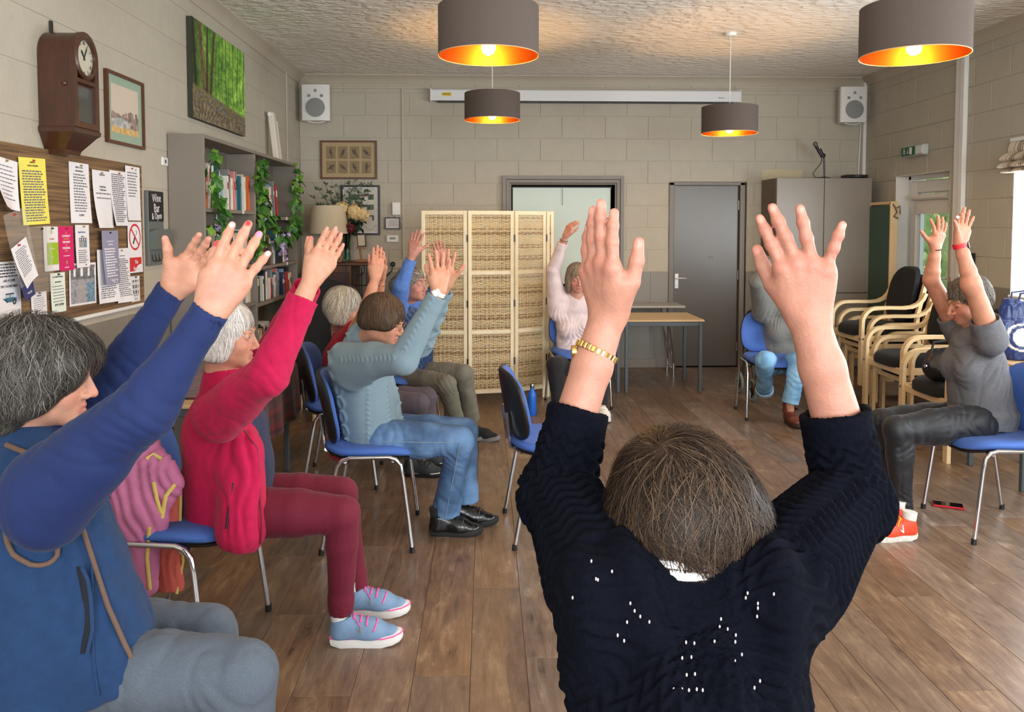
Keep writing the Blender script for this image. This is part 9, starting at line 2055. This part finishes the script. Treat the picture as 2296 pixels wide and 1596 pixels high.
# ---- phone, bottle
t = thing('phone', 'smartphone in a red case lying on the floor under the chair', 'phone', (2.51, 4.22, 0.0005)); t.rotation_euler = (0, 0, math.radians(-25)); m = MB(); m.box((0, 0, .006), (.152, .078, .011), .004); m.build('case', [pbr('red_case', (196, 28, 40), rough=.5)], t); m = MB(); m.box((0, 0, .0118), (.142, .068, .001)); m.build('screen', [pbr('phone_glass', (14, 14, 18), rough=.08)], t, smooth=0)
t = thing('water_bottle', 'bright blue metal water bottle on the floor by the room divider', 'bottle', (0.369, 6.415, 0)); m = MB(); m.lathe([(0, 0.0), (.034, 0.0), (.036, .004), (.036, .15), (.033, .175), (.020, .20), (.0165, .21), (.0165, .222), (0, .222)], n=28); m.build('body', [pbr('blue_powder_coat', (34, 104, 206), rough=.4)], t, smooth=.7); m = MB(); m.lathe([(0, .222), (.017, .222), (.0185, .226), (.0185, .250), (.016, .254), (0, .254)], n=24); m.build('cap', [M_STEEL], t, smooth=.7)
# ---- rollator behind the grey jumper
t = thing('rollator', 'folded wheeled walker behind the grey jumper chair', 'walking frame', (2.56, 6.90, 0)); M_TYRE = pbr('grey_tyre', (128, 142, 140), rough=.8)
for sx in (-1, 1):
 for y, r in ((-0.06, .10), (0.30, .10)):
  m = MB(); m.tube([(sx * .25, y + (r - .014) * math.cos(a), r + (r - .014) * math.sin(a)) for a in np.linspace(0, 2 * math.pi, 29)[:-1]], .014, 8, closed=True); wh = m.build('wheel', [M_TYRE], t, smooth=1.0)
  m = MB(); m.cyl((sx * .25 - .012, y, r), (sx * .25 + .012, y, r), .025, n=12)
  for a in np.linspace(0, 2 * math.pi, 6)[:-1]: m.tube([(sx * .25, y + .02 * math.cos(a), r + .02 * math.sin(a)), (sx * .25, y + (r - .02) * math.cos(a), r + (r - .02) * math.sin(a))], .007, 6)
  m.build('spokes', [M_BLACK], wh)
 m = MB(); m.tube([(sx * .225, -0.06, .10), (sx * .225, -0.02, .2), (sx * .22, 0.12, .52), (sx * .22, .20, .74), (sx * .22, .12, .77)], .012, 8); m.tube([(sx * .225, .30, .10), (sx * .225, .28, .22), (sx * .22, .12, .52)], .012, 8); m.build('side_frame', [pbr('rollator_grey', (86, 90, 96), rough=.35, metal=.5)], t)
 m = MB(); m.cyl((sx * .22, .16, .755), (sx * .22, .06, .785), .018, n=10); m.build('grip', [M_BLACK], t)
m = MB(); m.box((0, .12, .53), (.44, .22, .025), .008); m.build('seat', [M_BLACK], t, smooth=0)
# ---- pink jacket on the magenta person's chair, red cloth on the cable jumper's chair
M_PINKJ = fabric('dusty_pink_cotton', (186, 108, 148), bump=.15, bscale=400); M_CORAL = fabric('coral_lining', (206, 96, 84)); M_YTR = fabric('yellow_trim', (214, 190, 104))
t = thing('pink_jacket', 'dusty pink jacket with yellow trim draped over a blue chair back', 'jacket', (-1.30, 2.85, 0)); o = Vector(t.location)
S = SDF(); fl = ((0, 1, 0), 0.5)
S.cone(at(270, 1010, 2.80), at(305, 1150, 2.74), .085, .085, .02, fl); S.cone(at(305, 1150, 2.74), at(322, 1310, 2.76), .085, .050, .02, fl); S.cone(at(318, 995, 2.82), at(375, 1085, 2.76), .050, .055, .04, fl); S.cone(at(330, 1000, 2.85), at(250, 1000, 3.15), .055, .055, .04, ((1, 0, 0), .8)); S.cone(at(240, 1020, 2.95), at(220, 1230, 2.95), .15, .13, .03, ((1, 0, 0), .35)); S.cone(at(350, 1060, 2.76), at(330, 1200, 2.74), .06, .05, .04, fl)
sdf_obj('shell', S, .006, M_PINKJ, t, disp=cloth_disp(.004, 13, [(at(310, 1120, 2.7), (1, 0, .3), 75, .010, .16), (at(320, 1020, 2.75), (.6, 0, -1), 85, .006, .1)]))
S2 = SDF(); S2.cone(at(368, 1180, 2.84), at(382, 1310, 2.86), .045, .050, .02, fl); S2.cone(at(385, 1080, 2.86), at(375, 1180, 2.84), .03, .045, .02, fl); S2.cut(at(380, 1325, 2.86), (0, 0, -1), .006); ln_ = sdf_obj('lining', S2, .006, M_CORAL, t, disp=cloth_disp(.003, 16, [(at(375, 1260, 2.8), (1, 0, .1), 120, .005, .1)]))
for pts in (((330, 1030), (345, 1020), (362, 1030)), ((345, 1080), (352, 1120), (360, 1150)), ((362, 1160), (372, 1110), (392, 1085)), ((335, 1180), (330, 1250), (336, 1320))):
 mb = MB(); mb.tube([p - o for p in trace(S, pts, .004)], .007, 7, flat=((0, 1, 0), .6)); mb.build('trim', [M_YTR], t, smooth=1.0)
mb = MB(); mb.tube([p - o for p in trace(S2, ((404, 1080), (402, 1180), (408, 1260), (396, 1335)), .003)], .006, 7); mb.build('trim', [M_YTR], t, smooth=1.0)
t = thing('red_garment', 'red garment hanging at the back of the cable jumper person chair', 'garment', (-0.78, 4.0, 0)); o = Vector(t.location)
S = SDF(); S.cone(at(742, 930, 4.06), at(752, 1000, 4.02), .05, .06, .02, ((1, 0, 0), .5)); S.cone(at(752, 1000, 4.02), at(772, 1022, 3.98), .055, .04, .03); sdf_obj('cloth', S, .007, fabric('red_knit', (176, 28, 44)), t, disp=cloth_disp(.004, 16)); mb = MB(); mb.tube([p - o for p in snap(S, [at(735, 945, 3.9), at(748, 985, 3.9), at(760, 1015, 3.9)], off=.002)], .004, 6); mb.build('hem', [fabric('red_rib', (140, 20, 34))], t, smooth=1.0)
